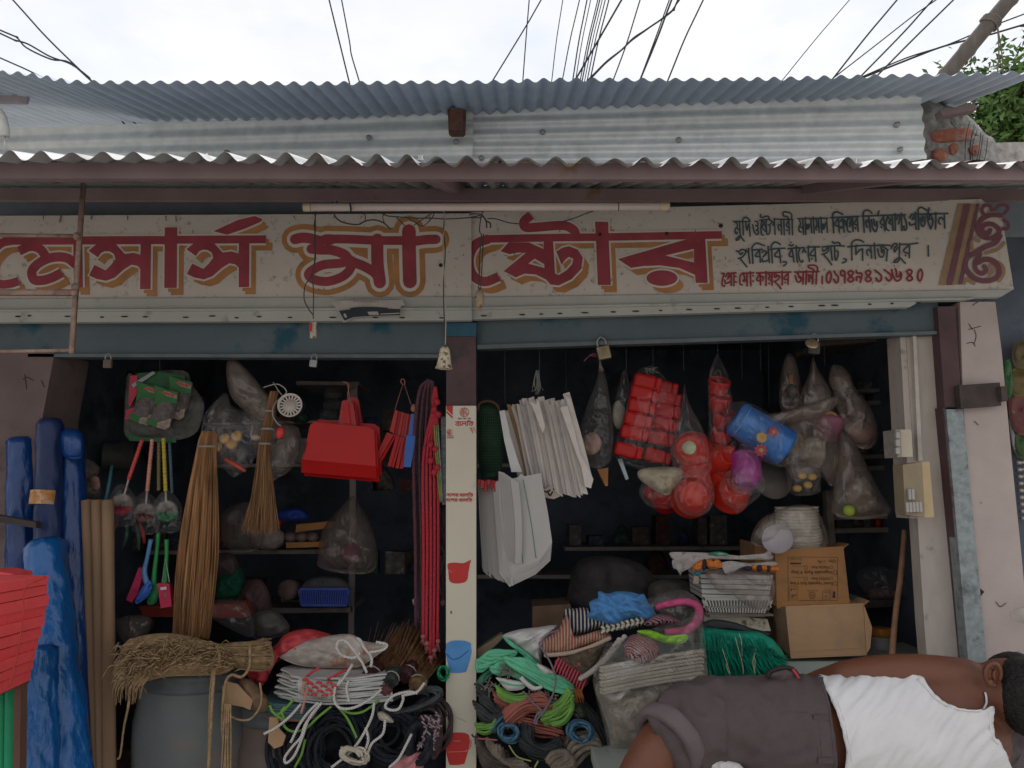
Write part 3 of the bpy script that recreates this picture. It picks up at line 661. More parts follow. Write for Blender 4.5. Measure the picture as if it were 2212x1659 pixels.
# small brush lettering, traced stroke by stroke
T1=(tf(1566,448.2,.10742),30*.10742,[
 [(160,290),(500,290)],[(185,295),(235,330),(240,400),(200,440),(200,510),(235,540),(240,500)],[(230,420),(290,470)],[(285,300),(300,560),(310,580)],[(300,570),(240,620),(215,665),(260,660),(300,600)],[(310,590),(380,685)],
 [(355,300),(350,250),(400,210),(450,225),(490,265)],[(350,290),(360,560)],[(410,300),(430,470)],[(430,470),(470,350),(485,330)],[(480,340),(500,580)],
 [(600,285),(650,300),(650,370),(610,370)],[(640,380),(660,430),(620,470)],[(550,355),(580,490),(630,555),(665,530),(650,450)],
 [(695,260),(880,250)],[(735,265),(715,400),(725,540),(765,565)],[(760,280),(800,380),(830,480)],[(820,260),(830,520),(860,550),(895,500),(895,370),(870,360)],[(790,300),(740,410),(820,500)],[(710,150),(710,200),(760,210),(820,185),(870,200),(880,250)],
 [(880,250),(930,290),(905,345)],[(930,280),(965,320),(960,370)],[(985,230),(1000,550)],[(985,245),(1360,250)],[(1120,260),(1130,550)],[(1130,400),(1080,350),(1060,400),(1080,470)],[(1175,240),(1185,560)],
 [(1270,260),(1230,370),(1280,420)],[(1275,250),(1285,550)],[(1235,460),(1245,475)],[(1340,240),(1350,560)],[(1330,240),(1330,150),(1270,110),(1170,105),(1165,180),(1230,190),(1270,240)],
 [(1460,235),(2060,225)],[(1490,250),(1510,340),(1480,420),(1490,490),(1525,500)],[(1490,380),(1570,440)],[(1555,250),(1575,550)],[(1605,210),(1620,550)],[(1640,350),(1650,450),(1680,400),(1690,350)],[(1655,350),(1690,400)],[(1715,240),(1735,520)],[(1765,205),(1785,530)],
 [(1820,250),(1840,340),(1815,420),(1830,460)],[(1830,370),(1880,420)],[(1870,240),(1885,510)],[(1920,205),(1940,520)],[(1960,350),(1970,450),(2000,380),(2010,320)],[(1960,340),(2000,390)],[(2035,230),(2050,510)]])
T2=(tf(1782,437.4,.12694),30*.12694,[
 [(90,268),(570,245)],[(125,270),(140,525)],[(125,260),(130,200),(190,170),(240,185),(290,210)],[(215,280),(155,380),(230,420)],[(215,265),(235,515)],[(250,330),(300,290),(340,330)],[(290,280),(320,510)],[(250,415),(265,445),(310,400)],[(320,330),(345,390)],[(380,280),(365,380),(380,490),(420,510)],[(410,280),(440,330),(410,360),(460,400)],[(460,260),(470,500)],[(405,405),(415,420)],[(540,270),(490,370),(550,400)],[(540,260),(555,500)],[(505,440),(512,455)],
 [(620,240),(1360,215)],[(645,240),(660,515)],[(640,240),(650,170),(700,140),(750,150),(790,190)],[(735,250),(765,505)],[(745,360),(700,310),(690,370),(710,430)],[(890,215),(910,155)],[(780,300),(800,440),(850,505),(880,430),(870,330)],[(820,290),(830,380),(860,400),(870,350)],[(980,260),(930,350),(990,400)],[(985,250),(1010,490)],[(945,420),(950,435)],[(1060,240),(1030,340),(1035,450),(1080,485)],[(1075,260),(1110,320),(1075,350),(1140,390)],[(1130,240),(1150,480)],[(1180,200),(1190,480)],[(1210,300),(1220,240),(1260,260),(1245,370)],[(1290,190),(1300,485)],[(1335,240),(1370,340),(1380,450),(1340,480),(1330,410)],
 [(1430,270),(1470,210),(1500,230),(1470,300)],[(1480,300),(1535,250)],[(1525,180),(1540,465)],[(1430,350),(1440,395),(1530,370)],[(1530,210),(2080,195)],[(1580,200),(1585,465)],[(1575,200),(1580,120),(1630,90),(1690,120),(1745,150)],[(1615,270),(1630,380),(1660,415),(1690,350),(1680,260),(1645,240)],[(1650,250),(1650,330)],[(1745,180),(1765,100)],[(1720,220),(1740,290),(1790,290)],[(1780,210),(1740,320),(1790,460)],[(1790,215),(1825,330),(1790,455)],[(1875,180),(1870,460)],[(2020,210),(2030,440)],[(2025,320),(1960,260),(1920,330),(1950,375)]])
T3=(tf(1576.8,513,.10742),33*.10742,[
 [(120,280),(170,290),(230,250),(300,270),(300,330),(230,410),(165,430)],[(180,320),(210,350),(250,310)],[(190,420),(270,520),(335,600)],[(310,260),(350,300)],[(370,230),(370,350),(395,525)],[(440,290),(455,530)],[(440,290),(440,200),(500,135),(560,130),(685,175)],[(430,265),(640,245)],[(580,260),(500,380),(590,390)],[(590,250),(605,505)],[(640,310),(680,270),(720,310),(660,400)],[(700,350),(760,290)],[(760,190),(785,510)],[(640,440),(650,490),(690,490),(770,460)],[(830,250),(845,520)],[(820,250),(825,170),(880,110),(940,110),(1005,150)],[(800,250),(900,235),(1095,225)],[(985,240),(890,370),(990,410)],[(985,235),(1010,515)],[(1060,500),(1120,500),(1120,540),(1070,580)],
 [(1160,235),(1330,215),(1400,220)],[(1235,240),(1185,370),(1265,400)],[(1240,230),(1280,500)],[(1325,180),(1330,350),(1350,510)],[(1180,155),(1220,175),(1265,155)],[(1212,105),(1216,112)],[(1400,225),(1370,330),(1400,480),(1450,500),(1455,470)],[(1400,220),(1480,215),(1450,310)],[(1480,230),(1515,310)],[(1570,180),(1565,350),(1590,490)],[(1540,215),(1640,200),(1790,200)],[(1700,215),(1610,330),(1620,370),(1700,370)],[(1700,205),(1720,490)],[(1635,430),(1640,440)],
 [(1840,200),(2100,175),(2290,180)],[(1850,240),(1860,280),(1900,270),(1960,210),(1970,260),(1930,320),(1840,350)],[(1870,350),(1960,450),(2035,555)],[(2015,190),(2045,465)],[(2090,190),(2110,465),(2160,380),(2160,290),(2130,280)],[(2050,95),(2080,125),(2150,110),(2190,120),(2205,170)]])
T4=(tf(1798.2,507.6,.10009),36*.10009,[
 [(235,520),(285,540),(270,580),(205,615)],[(325,265),(500,245),(700,235),(900,240),(1050,225),(1240,235)],[(405,260),(410,545)],[(405,250),(410,180),(470,125),(540,115),(610,130),(660,165)],[(495,260),(495,430)],[(495,430),(570,340),(635,310)],[(640,310),(640,555)],[(810,240),(835,510)],[(830,390),(760,320),(725,380),(750,450)],[(895,190),(900,390),(915,525)],[(960,310),(990,440),(1040,490),(1090,450),(1100,350),(1070,320)],[(1035,250),(1050,390),(1080,350)],[(1080,260),(1190,330)],[(1175,320),(1155,565)],
 [(1250,300),(1300,220),(1350,190),(1380,230),(1320,300),(1330,380)],[(1340,360),(1400,280)],[(1440,190),(1430,480)],[(1440,500),(1370,530),(1310,595),(1390,590),(1440,520)],[(1460,510),(1560,625)],[(1450,215),(1640,210),(1720,200),(1830,185)],[(1640,220),(1520,350),(1640,420)],[(1650,215),(1645,495)],[(1555,440),(1565,460)],[(2055,240),(2060,460)]])
T5=(tf(1544.4,567,.10742),34*.10742,[
 [(130,230),(180,230),(150,330),(135,440),(170,485),(190,470)],[(210,290),(250,220),(280,240),(250,340)],[(260,320),(320,260)],[(320,220),(320,470)],[(190,360),(210,430),(310,390)],[(375,210),(375,475)],[(310,225),(420,218)],[(410,285),(416,295)],[(410,395),(418,405)],
 [(560,220),(510,260),(490,350),(500,440),(540,460)],[(560,225),(770,215)],[(570,240),(590,330),(560,370),(580,390)],[(580,340),(630,390)],[(635,230),(640,480)],[(705,195),(715,470)],[(755,270),(765,280)],[(755,378),(765,388)],
 [(830,220),(1520,200)],[(890,230),(830,350),(900,380)],[(900,220),(910,460)],[(900,290),(960,300),(950,370)],[(1020,190),(1020,470)],[(1070,230),(1100,290),(1070,330),(1130,380)],[(1135,220),(1140,465)],[(1080,425),(1084,432)],[(1190,230),(1190,300),(1240,290),(1230,250)],[(1240,260),(1290,290),(1260,350),(1180,390)],[(1190,390),(1260,460),(1320,535)],[(1340,185),(1345,455)],[(1460,220),(1380,330),(1460,360)],[(1465,215),(1460,450)],[(1400,410),(1405,415)],
 [(1600,200),(2085,190)],[(1605,270),(1640,380),(1690,400),(1720,340),(1650,230)],[(1665,220),(1680,310)],[(1700,290),(1770,350)],[(1765,210),(1760,440)],[(1830,170),(1820,445)],[(1870,250),(1890,390),(1870,380)],[(1870,340),(1910,260),(1930,330)],[(1960,200),(1950,440)],[(2035,190),(2025,440)],[(2045,190),(2050,110),(1990,65),(1880,70),(1870,110),(1960,140),(1980,190)],[(2150,285),(2150,435)]])
e8=[(675,165),(630,200),(660,260),(720,310),(730,350),(670,380),(625,340),(660,290),(710,240),(720,190),(675,165)];e0_=[(270,175),(225,240),(215,340),(250,400),(290,350),(305,250),(275,175)]
sh_=lambda p,x,y:[(a+x,b+y)for a,b in p]
T6=(tf(1760.4,567,.1123),38*.1123,[e0_,[(360,170),(390,230),(440,290),(430,380),(390,395),(355,330)],[(540,260),(495,250),(490,190),(520,160),(560,190),(565,300),(565,400)],e8,[(785,165),(800,210),(880,215),(890,270),(860,390)],[(870,310),(830,280),(790,290),(790,350)],sh_(e8,337,-5),
 [(1140,155),(1200,200),(1260,260),(1260,340),(1210,375),(1165,310)],[(1325,150),(1390,200),(1450,260),(1450,330),(1400,360),(1350,300)],[(1465,145),(1500,280),(1560,360),(1630,330),(1655,240),(1630,190)],[(1540,135),(1560,200),(1560,270),(1610,270),(1635,210)],sh_(e8,1130,-22),sh_(e0_,1750,-38)])
def script(Ts,S,lift=.004):
    q=MB();e=0
    for Z,w_,sts in Ts:
        for st in sts:e+=1.3e-4;q.stroke(Z(st),S,w_,lift+(e%.0014),5,True)
    return q
obj('slate_lettering',script([T1,T2,T3,T4],SQ),m_ink,s2);obj('crimson_lettering',script([T5,T6],SQ),m_ink2,s2)
# ornament
ZD=tf(1998,421.2,.1302);kd=.1302
q=MB();q.poly(ZD([(640,150),(740,150),(435,1500),(340,1500)]),SQ,.0040);q.poly(ZD([(840,150),(900,150),(610,1490),(540,1490)]),SQ,.0041)
for i,(st,w_)in enumerate([([(1070,590),(1040,640),(990,640),(930,590),(970,510),(1090,490),(1200,560),(1210,640),(1100,720),(970,710),(870,620),(870,490),(960,390),(1100,340),(1250,350)],78),([(1230,690),(1150,800),(980,870),(830,960),(690,1050),(660,1200),(750,1340),(900,1420),(1080,1420),(1200,1340),(1200,1200),(1090,1090),(960,1080),(860,1130)],88),([(900,990),(820,1120),(830,1240),(920,1310),(1000,1260),(970,1190)],78),([(960,330),(930,250),(980,180),(1060,190),(1090,260)],60),([(1130,260),(1200,190),(1300,170),(1360,230),(1300,310)],60),([(1290,420),(1360,480),(1350,560),(1280,570)],60)]):
    q.stroke(ZD(st),SQ,w_*kd,.0046+i*.0002,7)
obj('scroll_ornament',q,mat('ornament_maroon',(.20,.085,.105),.65,var=.12),s2)
q=MB();q.poly(ZD([(540,150),(625,150),(325,1500),(220,1500)]),SQ,.0035);q.poly(ZD([(755,150),(825,150),(530,1490),(445,1500)]),SQ,.0036)
for i,(st,w_)in enumerate([([(640,1470),(680,1400),(800,1470)],60),([(1300,800),(1200,900),(1000,970)],60),([(1120,1080),(1270,1180),(1290,1310),(1220,1430)],60),([(800,730),(880,770)],60),([(1070,1170),(1110,1260),(1060,1330)],60),([(760,800),(770,900)],50)]):q.stroke(ZD(st),SQ,w_*kd,.0037+i*.0001,7)
obj('stripe_ornament',q,mat('ornament_ochre',(.34,.22,.135),.65,var=.12),s2)
# peeling paper label on the left sign's rail
lb=thing('paper_label','torn peeling paper label stuck under the red letters on the lower rail','label')
KS=tf(429.5,631,.2441)  # sign close-up (950,780,1000)
KS=tf(513,421.2,.24412)
q=MB();q.slab([P(u,v,SL-.036-.01*((u-710)/160))for u,v in KS([(805,935),(1455,930),(1482,972),(1445,985),(1440,1070),(1180,1075),(1040,1088),(940,1130),(880,1010)])],(0,.002,0));obj('paper',q,mat('old_paper',(.46,.42,.39),.8,var=.15,scale=20,bump=.3),lb)
q=MB();q.poly(KS([(900,1025),(1100,1000),(1440,1010),(1440,1065),(1180,1070),(1030,1080),(945,1112)]),SL-.049,.001)
q.poly(KS([(1000,1000),(1060,992),(1200,990),(1330,1000),(1330,1008),(1000,1016)]),SL-.049,.0016)
for k in range(12):x=1030+k*19;q.stroke(KS([(x,938),(x+6,948)]),SL-.049,1.1,.0014,2)
obj('print',q,mat('label_ink',(.035,.045,.055),.7),lb)
q=MB();q.poly(KS([(1150,1035),(1240,1032),(1255,1062),(1165,1063)]),SL-.049,.003);q.stroke(KS([(950,1060),(960,1078)]),SL-.049,5,.003,2);q.stroke(KS([(1270,1055),(1435,1048)]),SL-.049,2,.003,2);obj('print_light',q,mat('label_pale',(.42,.39,.36),.8),lb)
# ------------------------------------------------------------------ tube light and hanging cords
tl=thing('tube_light','long pinkish fluorescent tube hung below the awning in front of the sign','lamp')
a,b=P(656,448,2.55),P(1446,446,2.50);ax=b-a
q=MB();q.lathe([(.0135,.03),(.0135,ax.length-.03)],a,ax,20);obj('glass_tube',q,mat('tube_glass',(.66,.56,.53),.25,var=.03,coat=.3),tl)
for x,y in((a,ax),(b,-ax)):
    q=MB();q.lathe([(.0,-.001),(.0142,0),(.0142,.03),(.0137,.032)],x,y,18);obj('end_cap',q,mat('tube_cap',(.62,.50,.36),.4),tl)
q=MB();q.lathe([(.0142,0),(.0142,.003)],a.lerp(b,.862),ax,18);q.lathe([(.0142,0),(.0142,.003)],a.lerp(b,.02),ax,18);obj('seam',q,mat('tube_seam',(.15,.11,.10),.7),tl)
m_cord=mat('cord_grey',(.075,.075,.08),.7,var=.2);m_cordw=mat('cord_pale',(.36,.34,.31),.7,var=.2)
def cord(pts,Y,r,mat_,par):q=MB();q.tube([P(u,v,Y)for u,v in pts],r,6,n=6);return obj('cord',q,mat_,par)
sw=thing('pendant_switch','dangling pendant switch with a red button on twisted grey cord','switch')
cord(KS([(675,65),(700,120),(680,260),(690,400),(680,600),(660,700),(672,850),(670,1095)]),2.62,.0022,m_cord,sw);cord(KS([(700,65),(685,130),(690,280),(680,420),(690,560),(650,720),(600,800),(590,920),(630,1010),(668,1060)]),2.625,.0022,m_cord,sw)
q=MB();q.box(P(677,713,2.62),(.022,.018,.062),bev=.006);obj('body',q,mat('bone_plastic',(.50,.44,.36),.5,var=.3,scale=60,dirt=(.14,.10,.07),dscale=60,dlo=.5,dhi=.6),sw);swb=bpy.data.objects[max((o.name for o in C.objects if o.name.startswith("body")),key=len)]
q=MB();q.box(P(671,706,2.605),(.008,.006,.03),bev=.002);obj('button',q,mat('red_plastic',(.5,.03,.03),.4),swb)
lh=thing('lamp_holder','speckled bell-shaped bulb holder hanging empty on a pale cord','lamp holder')
cord([(957,440),(961,480),(957,520),(960,600),(963,680),(962,745)],2.62,.0022,m_cordw,lh);cord([(963,440),(958,500),(962,540),(958,620),(960,700),(962,745)],2.625,.0022,m_cord,lh)
p=P(961,747,2.62);q=MB();q.lathe([(0,.0),(.010,-.002),(.017,-.012),(.021,-.035),(.022,-.045),(.025,-.064),(.029,-.077),(.031,-.079),(.027,-.080),(.02,-.06),(0,-.055)],p,(.03,-.02,1),24,cap=False)
obj('shell',q,mat('speckled_bone',(.62,.54,.40),.35,var=.2,scale=60,dirt=(.13,.09,.05),dscale=65,dlo=.52,dhi=.58),lh)
pg=thing('socket_plug','fluted beige plug hanging on a doubled cord at the seam of the signs','plug')
cord([(1040,505),(1036,560),(1034,630)],2.66,.0022,m_cord,pg);cord([(1044,505),(1042,560),(1038,630)],2.665,.0022,m_cord,pg)
p=P(1036,626,2.66);q=MB();q.lathe([(.004,.004),(.012,-.006),(.017,-.02),(.0175,-.04),(.014,-.056),(.006,-.066),(0,-.068)],p,(0,0,1),12);obj('body',q,mat('beige_plug',(.42,.33,.22),.4,var=.3,scale=50,dirt=(.12,.09,.06),dscale=50,dlo=.5,dhi=.6),pg)
wr=thing('loose_wiring','tangle of thin grey wires slung between the tube light and the sign','wiring')
cord(KS([(840,60),(860,180),(930,240),(1060,262),(1130,232),(1210,220),(1290,245),(1355,305)]),2.70,.0028,m_cord,wr)
cord(KS([(1090,150),(1130,180),(1130,232)]),2.69,.0018,m_cord,wr);cord(KS([(1310,150),(1285,200),(1300,245)]),2.69,.0018,m_cord,wr)
cord(KS([(1240,145),(1330,185),(1440,195),(1560,205),(1720,205),(1840,212),(2050,200),(2150,180)]),2.70,.0022,m_cord,wr)
cord(KS([(1400,190),(1480,270)]),2.71,.0018,m_cord,wr);cord(KS([(1480,190),(1570,240),(1640,275),(1720,205),(1740,150),(1690,180),(1560,270)]),2.70,.0018,m_cord,wr)
KT=tf(972,421.2,.24412)
cord(KT([(170,180),(210,165),(285,175),(270,200),(180,200)]),2.70,.002,m_cord,wr);cord(KT([(330,210),(400,210),(520,245),(610,255)]),2.72,.002,m_cord,wr);cord(KT([(980,240),(1100,205),(1200,165),(1270,140)]),2.74,.002,m_cord,wr)
cord(KT([(330,60),(300,130),(275,190),(262,300),(268,340)]),2.66,.0022,m_cord,wr)
cord(KT([(290,185),(320,230),(325,290)]),2.70,.003,m_cord,wr);cord(KT([(320,230),(355,250),(358,290)]),2.70,.003,m_cord,wr)
cord(KS([(820,170),(860,110),(885,50)]),2.6,.003,m_cord,wr);cord(KS([(995,70),(1005,150)]),2.53,.003,m_cord,wr)
# ------------------------------------------------------------------ rusty frame hanging at the left edge
fr=thing('ladder_frame','rusty square-bar frame like a short ladder at the left edge','frame')
m_rust=mat('rusty_bar',(.26,.17,.135),.75,var=.3,scale=40,dirt=(.33,.24,.20),dscale=30,bump=.3)
def sq(pts,w_,par,name):
    q=MB()
    for a,b in zip(pts,pts[1:]):
        d_=(b-a).normalized();q.tube([a-d_*w_*.4,b+d_*w_*.4],w_*.7,4)
    return obj(name,q,m_rust,par)
Yf=2.2
sq([P(180,400,Yf),P(163,640,Yf-.02),P(155,760,Yf-.03)],.0115,fr,'upright_bar')
sq([P(-90,507,Yf),P(165,510,Yf-.01)],.010,fr,'rung');sq([P(-90,632,Yf),P(160,632,Yf-.02)],.017,fr,'rung');sq([P(-90,761,Yf-.02),P(158,757,Yf-.03)],.009,fr,'rung')
q=MB()
for u,v in((166,510),(160,632),(162,620)):q.ball(P(u,v,Yf-.025),.011,6,8,.3)
obj('weld',q,m_rust,fr)
# ------------------------------------------------------------------ shared materials for the goods
m_film=film('clear_film',(.55,.51,.48),.04,.14,22,1.0,.70);m_filmd=film('dusty_film',(.36,.28,.235),.22,.22,16,1.0,.80);m_films=film('tight_film',(.75,.70,.70),.0,.12,28,.9,.42)
m_redp=mat('red_plastic_gloss',(.40,.012,.012),.4,var=.08,scale=8,spec=.22)
m_string=mat('string_grey',(.28,.27,.25),.9)
m_darkst=mat('string_dark',(.10,.11,.12),.8)
def hang(u,v0,v1,Y,par=None,r=.0012,m=None,lab=None):
    q=MB();q.tube([P(u,v0,Y),P(u+random.uniform(-1,1),v1,Y)],r,4);return obj('string',q,m or m_darkst,par)
def clear_bag(label,outline,S,D=.05,back=.04,m=None,wr=.012,ws=20,group=None,neck=None,cat='bag',seed=0.,name='plastic_bag'):
    t=thing(name,label,cat,group)
    q=MB();q.puff(outline,S,D,back,9,5,wr,ws,seed=seed);obj('film',q,m or m_film,t)
    if neck:
        q=MB();Y=P(neck[0][0],neck[0][1],S).y
        q.tube([P(u,v,Y)for u,v in neck],[.004,.010,.006,.014],8,n=4);obj('knot',q,m or m_film,t)
    return t
# ------------------------------------------------------------------ blue rolls against the left wall
m_tarp=mat('tarp_blue',(.005,.045,.19),.26,spec=.45,var=.3,scale=5,bump=.9,bscale=26,stretch=(1,1,.3),coat=0.)
m_tarp2=mat('tarp_bright',(.004,.095,.31),.22,spec=.5,var=.3,scale=6,bump=1.0,bscale=24,stretch=(1,1,.45),coat=0.)
m_tarpd=mat('tarp_navy',(.016,.032,.11),.38,var=.25,scale=5,bump=.3,bscale=14,stretch=(1,1,.35),coat=.1)
def roll(label,top,bot,Y0,Y1,r0,r1,m,wob=.006,group='rolls of blue sheeting'):
    a,b=P(*top,Y0),P(*bot,Y1);ax=b-a;Lh=ax.length;N=70
    q=MB();q.lathe([(r0*.35,.004),(r0*.8,0)]+[(r0+(r1-r0)*i/N,.012+(Lh-.02)*i/N)for i in range(N+1)],a,ax,44)
    def crk(p):
        f=V((p.x*26+p.z*5,p.y*26,p.z*6+r0*90));return(1-2*abs(noise.noise(f)))+.6*(1-2*abs(noise.noise(f*2.1+V((4,4,4)))))
    axn=ax.normalized();q.v=[p+(p-a-axn*(p-a).dot(axn)).normalized()*(crk(p)*wob*.8)if(p-a).dot(axn)>.012 else p for p in q.v]
    return tag(obj('sheeting_roll',q,m),label,'roll',group)
roll('short dark blue roll, leftmost behind the red slabs',(48,945),(48,1700),3.02,3.0,.050,.052,m_tarp)
g=roll('thin green roll showing its top between the blue rolls',(66,897),(60,1200),3.12,3.10,.028,.028,mat('roll_green',(.02,.22,.10),.5,var=.15),group='rolls of sheeting')
t=roll('tall navy roll with an orange band label',(108,905),(98,1500),2.98,2.95,.042,.045,m_tarpd)
q=MB();a,b=P(97,1060,2.955),P(93,1090,2.95);q.lathe([(.0475,0),(.0475,(b-a).length)],a,b-a,30,cap=False);obj('band_label',q,mat('label_orange',(.46,.22,.07),.5,var=.3,scale=60,dirt=(.55,.42,.34),dscale=30),t)
roll('blue roll with a folded top beside the cardboard tubes',(152,935),(175,1760),3.06,2.96,.042,.060,m_tarp)
q=MB();q.puff([(130,930),(176,932),(182,975),(172,990),(135,985)],2.98,.03,.03,6,4,.006,20);tag(obj('sheet_fold',q,m_tarp),'blue folded sheet end draped over the roll beside the cardboard tubes','sheet')
roll('bright blue crinkled roll leaning in front, wider at its foot',(96,1165),(150,1790),2.84,2.72,.058,.085,m_tarp2,.010)
roll('bright blue crinkled bundle at the bottom, behind the green rolls',(80,1395),(75,1800),2.70,2.62,.050,.070,m_tarp2,.012)
q=MB();q.slab([P(-30,1108,2.86),P(78,1128,2.84),P(78,1141,2.84),P(-30,1124,2.86)],(0,.03,0));tag(obj('wooden_bar',q,mat('dark_bar',(.05,.04,.038),.7)),'dark bar holding the blue rolls at the left edge','bar')
# brown cardboard tubes
m_card=mat('cardboard_tube',(.26,.165,.10),.8,var=.14,scale=12,stretch=(1,1,.2),bump=.1)
for i,(u0,u1,Y,lb)in enumerate(((188,214,3.02,'leftmost of three brown cardboard tubes, touching the blue roll'),(210,226,3.0,'middle one of three brown cardboard tubes'),(233,238,2.98,'rightmost of three brown cardboard tubes, next to the drum'))):
    a,b=P(u0,1080,Y),P(u1,1790,Y-.06);q=MB();q.lathe([(.017,0),(.0215,.001)]+[(.0215,(b-a).length*k/10)for k in range(1,11)],a,b-a,16)
    tag(obj('cardboard_tube',q,m_card),lb,'tube','cardboard tubes')
# ------------------------------------------------------------------ stack of red slabs on a brown stand
m_slab=mat('red_slab',(.78,.085,.09),.7,var=.08,scale=18,bump=.12,bscale=60)
names=['topmost','second from the top','third from the top','fourth from the top','fifth from the top','sixth from the top','seventh from the top','eighth from the top','ninth from the top','bottom one']
tops=[1243,1263,1284,1307,1329,1354,1378,1402,1425,1446];rights=[105,103,106,100,97,90,83,77,72,67]
for i in range(10):
    v0,ur=tops[i],rights[i];hh=(19,20,23,20,22,22,22,21,19,22)[i];ul=-45;vl=v0+(ur-ul)*(.30 if i<8 else .34);g=(i*37%7-3)*.004
    a,b=P(ur,v0,2.27+g),P(ul,vl,2.02+g);b.z=a.z;t_=(a-b).normalized();nb=V((-t_.y,t_.x,0));m_=a.lerp(b,.36)
    pts=[b,m_+nb*.0,a,a+nb*.24+t_*.01,b+nb*.24];h=hh*px(2.15)*1.0
    q=MB().slab(pts,(0,0,-h));q.v=[p+V((0,0,.0015*noise.noise(p*12+V((i,0,0)))))for p in q.v]
    tag(obj('red_slab',q,m_slab),f'flat red slab, {names[i]} in the stack at the left edge','slab','stack of red slabs')
q=MB();q.slab([P(-20,1232,2.5),P(28,1240,2.5),P(28,1258,2.5),P(-20,1258,2.5)],(0,.1,0));tag(obj('red_slab',q,m_slab),'red slab lying behind the stack, only its corner showing','slab')
q=MB()
for pts in([(98,1246),(54,1270),(50,1330),(36,1420),(20,1485)],[(10,1252),(56,1260),(100,1249)]):q.tube([P(u,v,2.10-.012*k if len(pts)>3 else 2.2)for k,(u,v)in enumerate(pts)],.0018,5,n=4)
tag(obj('tie_string',q,mat('red_string',(.40,.05,.04),.8)),'thin red string tied round the stack of red slabs','string')
st=thing('display_stand','brown wooden stand under the red slabs at the left edge','stand')
m_wood=mat('brown_wood',(.125,.065,.048),.7,var=.25,scale=14,stretch=(1,1,.2),bump=.15)
q=MB();q.slab([P(-60,1505,2.12),P(44,1476,2.24),P(44,1484,2.24),P(-60,1522,2.12)],(0,.04,0));obj('rail',q,m_wood,st)
q=MB();q.slab([P(31,1480,2.24),P(45,1478,2.24),P(41,1790,2.24),P(25,1790,2.24)],(0,.03,0));obj('leg',q,m_wood,st)
for k,(u,lb)in enumerate(((4,'green roll at the lower left corner, nearer the edge'),(22,'green roll at the lower left corner, beside the brown leg'))):
    a,b=P(u,1488,2.34),P(u-4,1800,2.34);q=MB();q.lathe([(.0135,(b-a).length*i/8)for i in range(9)],a,b-a,14);tag(obj('sheeting_roll',q,mat('roll_green2',(.02,.26,.12),.5,var=.15,bump=.2)),lb,'roll','green rolls')
# ------------------------------------------------------------------ metal shelf at the back left
m_shelf=mat('shelf_steel',(.26,.22,.20),.6,metal=.2,var=.15,scale=12,dirt=(.12,.09,.08),dscale=12)
sf=thing('shelf_rack','grey steel rack of shelves at the back of the left half','shelf')
def plank(pts,S,th,name,par,m):q=MB();q.slab([P(u,v,S)for u,v in pts],(0,th,0));return obj(name,q,m,par)
YS=4.0
plank([(757,830),(772,830),(764,1400),(752,1400)],YS,.03,'upright',sf,m_shelf);plank([(132,830),(142,830),(150,1000),(140,1000)],YS,.03,'upright',sf,m_shelf)
plank([(640,823),(776,825),(776,832),(640,831)],YS+.03,.35,'shelf_board',sf,m_shelf);plank([(132,828),(300,828),(300,835),(132,836)],YS+.03,.35,'shelf_board',sf,m_shelf)
plank([(440,914),(770,906),(770,911),(440,919)],YS+.03,.35,'shelf_board',sf,m_shelf)
plank([(460,1003),(662,1000),(662,1008),(460,1010)],YS+.03,.35,'shelf_board',sf,m_shelf)
plank([(320,1190),(700,1187),(700,1196),(320,1198)],YS-.05,.4,'shelf_board',sf,m_shelf)
plank([(560,1314),(757,1312),(757,1323),(560,1325)],YS-.05,.4,'shelf_board',sf,m_shelf)
rc=random.Random(5)
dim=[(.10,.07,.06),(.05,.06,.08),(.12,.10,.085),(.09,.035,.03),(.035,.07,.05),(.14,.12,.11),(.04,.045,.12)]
k=0
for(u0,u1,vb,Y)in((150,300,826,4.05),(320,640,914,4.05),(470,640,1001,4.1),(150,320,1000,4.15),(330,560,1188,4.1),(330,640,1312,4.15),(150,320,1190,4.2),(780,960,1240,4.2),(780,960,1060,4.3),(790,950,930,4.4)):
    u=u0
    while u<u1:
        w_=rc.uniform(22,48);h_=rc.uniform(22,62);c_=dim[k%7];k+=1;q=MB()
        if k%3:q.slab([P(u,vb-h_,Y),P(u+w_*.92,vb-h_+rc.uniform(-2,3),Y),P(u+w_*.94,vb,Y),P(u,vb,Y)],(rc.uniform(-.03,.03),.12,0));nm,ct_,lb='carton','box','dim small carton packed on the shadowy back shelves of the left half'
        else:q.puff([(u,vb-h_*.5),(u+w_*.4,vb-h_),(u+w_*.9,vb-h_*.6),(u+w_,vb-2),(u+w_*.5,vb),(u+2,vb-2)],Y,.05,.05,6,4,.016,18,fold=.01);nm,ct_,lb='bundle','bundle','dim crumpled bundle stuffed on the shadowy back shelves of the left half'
        tag(obj(nm,q,mat('dim_%d'%(k%7),c_,.7,var=.4,scale=30,dirt=tuple(min(1,x*2.4)for x in c_),dscale=16,dlo=.58,dhi=.64)),lb,ct_,'dim goods on the back shelves');u+=w_+rc.uniform(0,16)
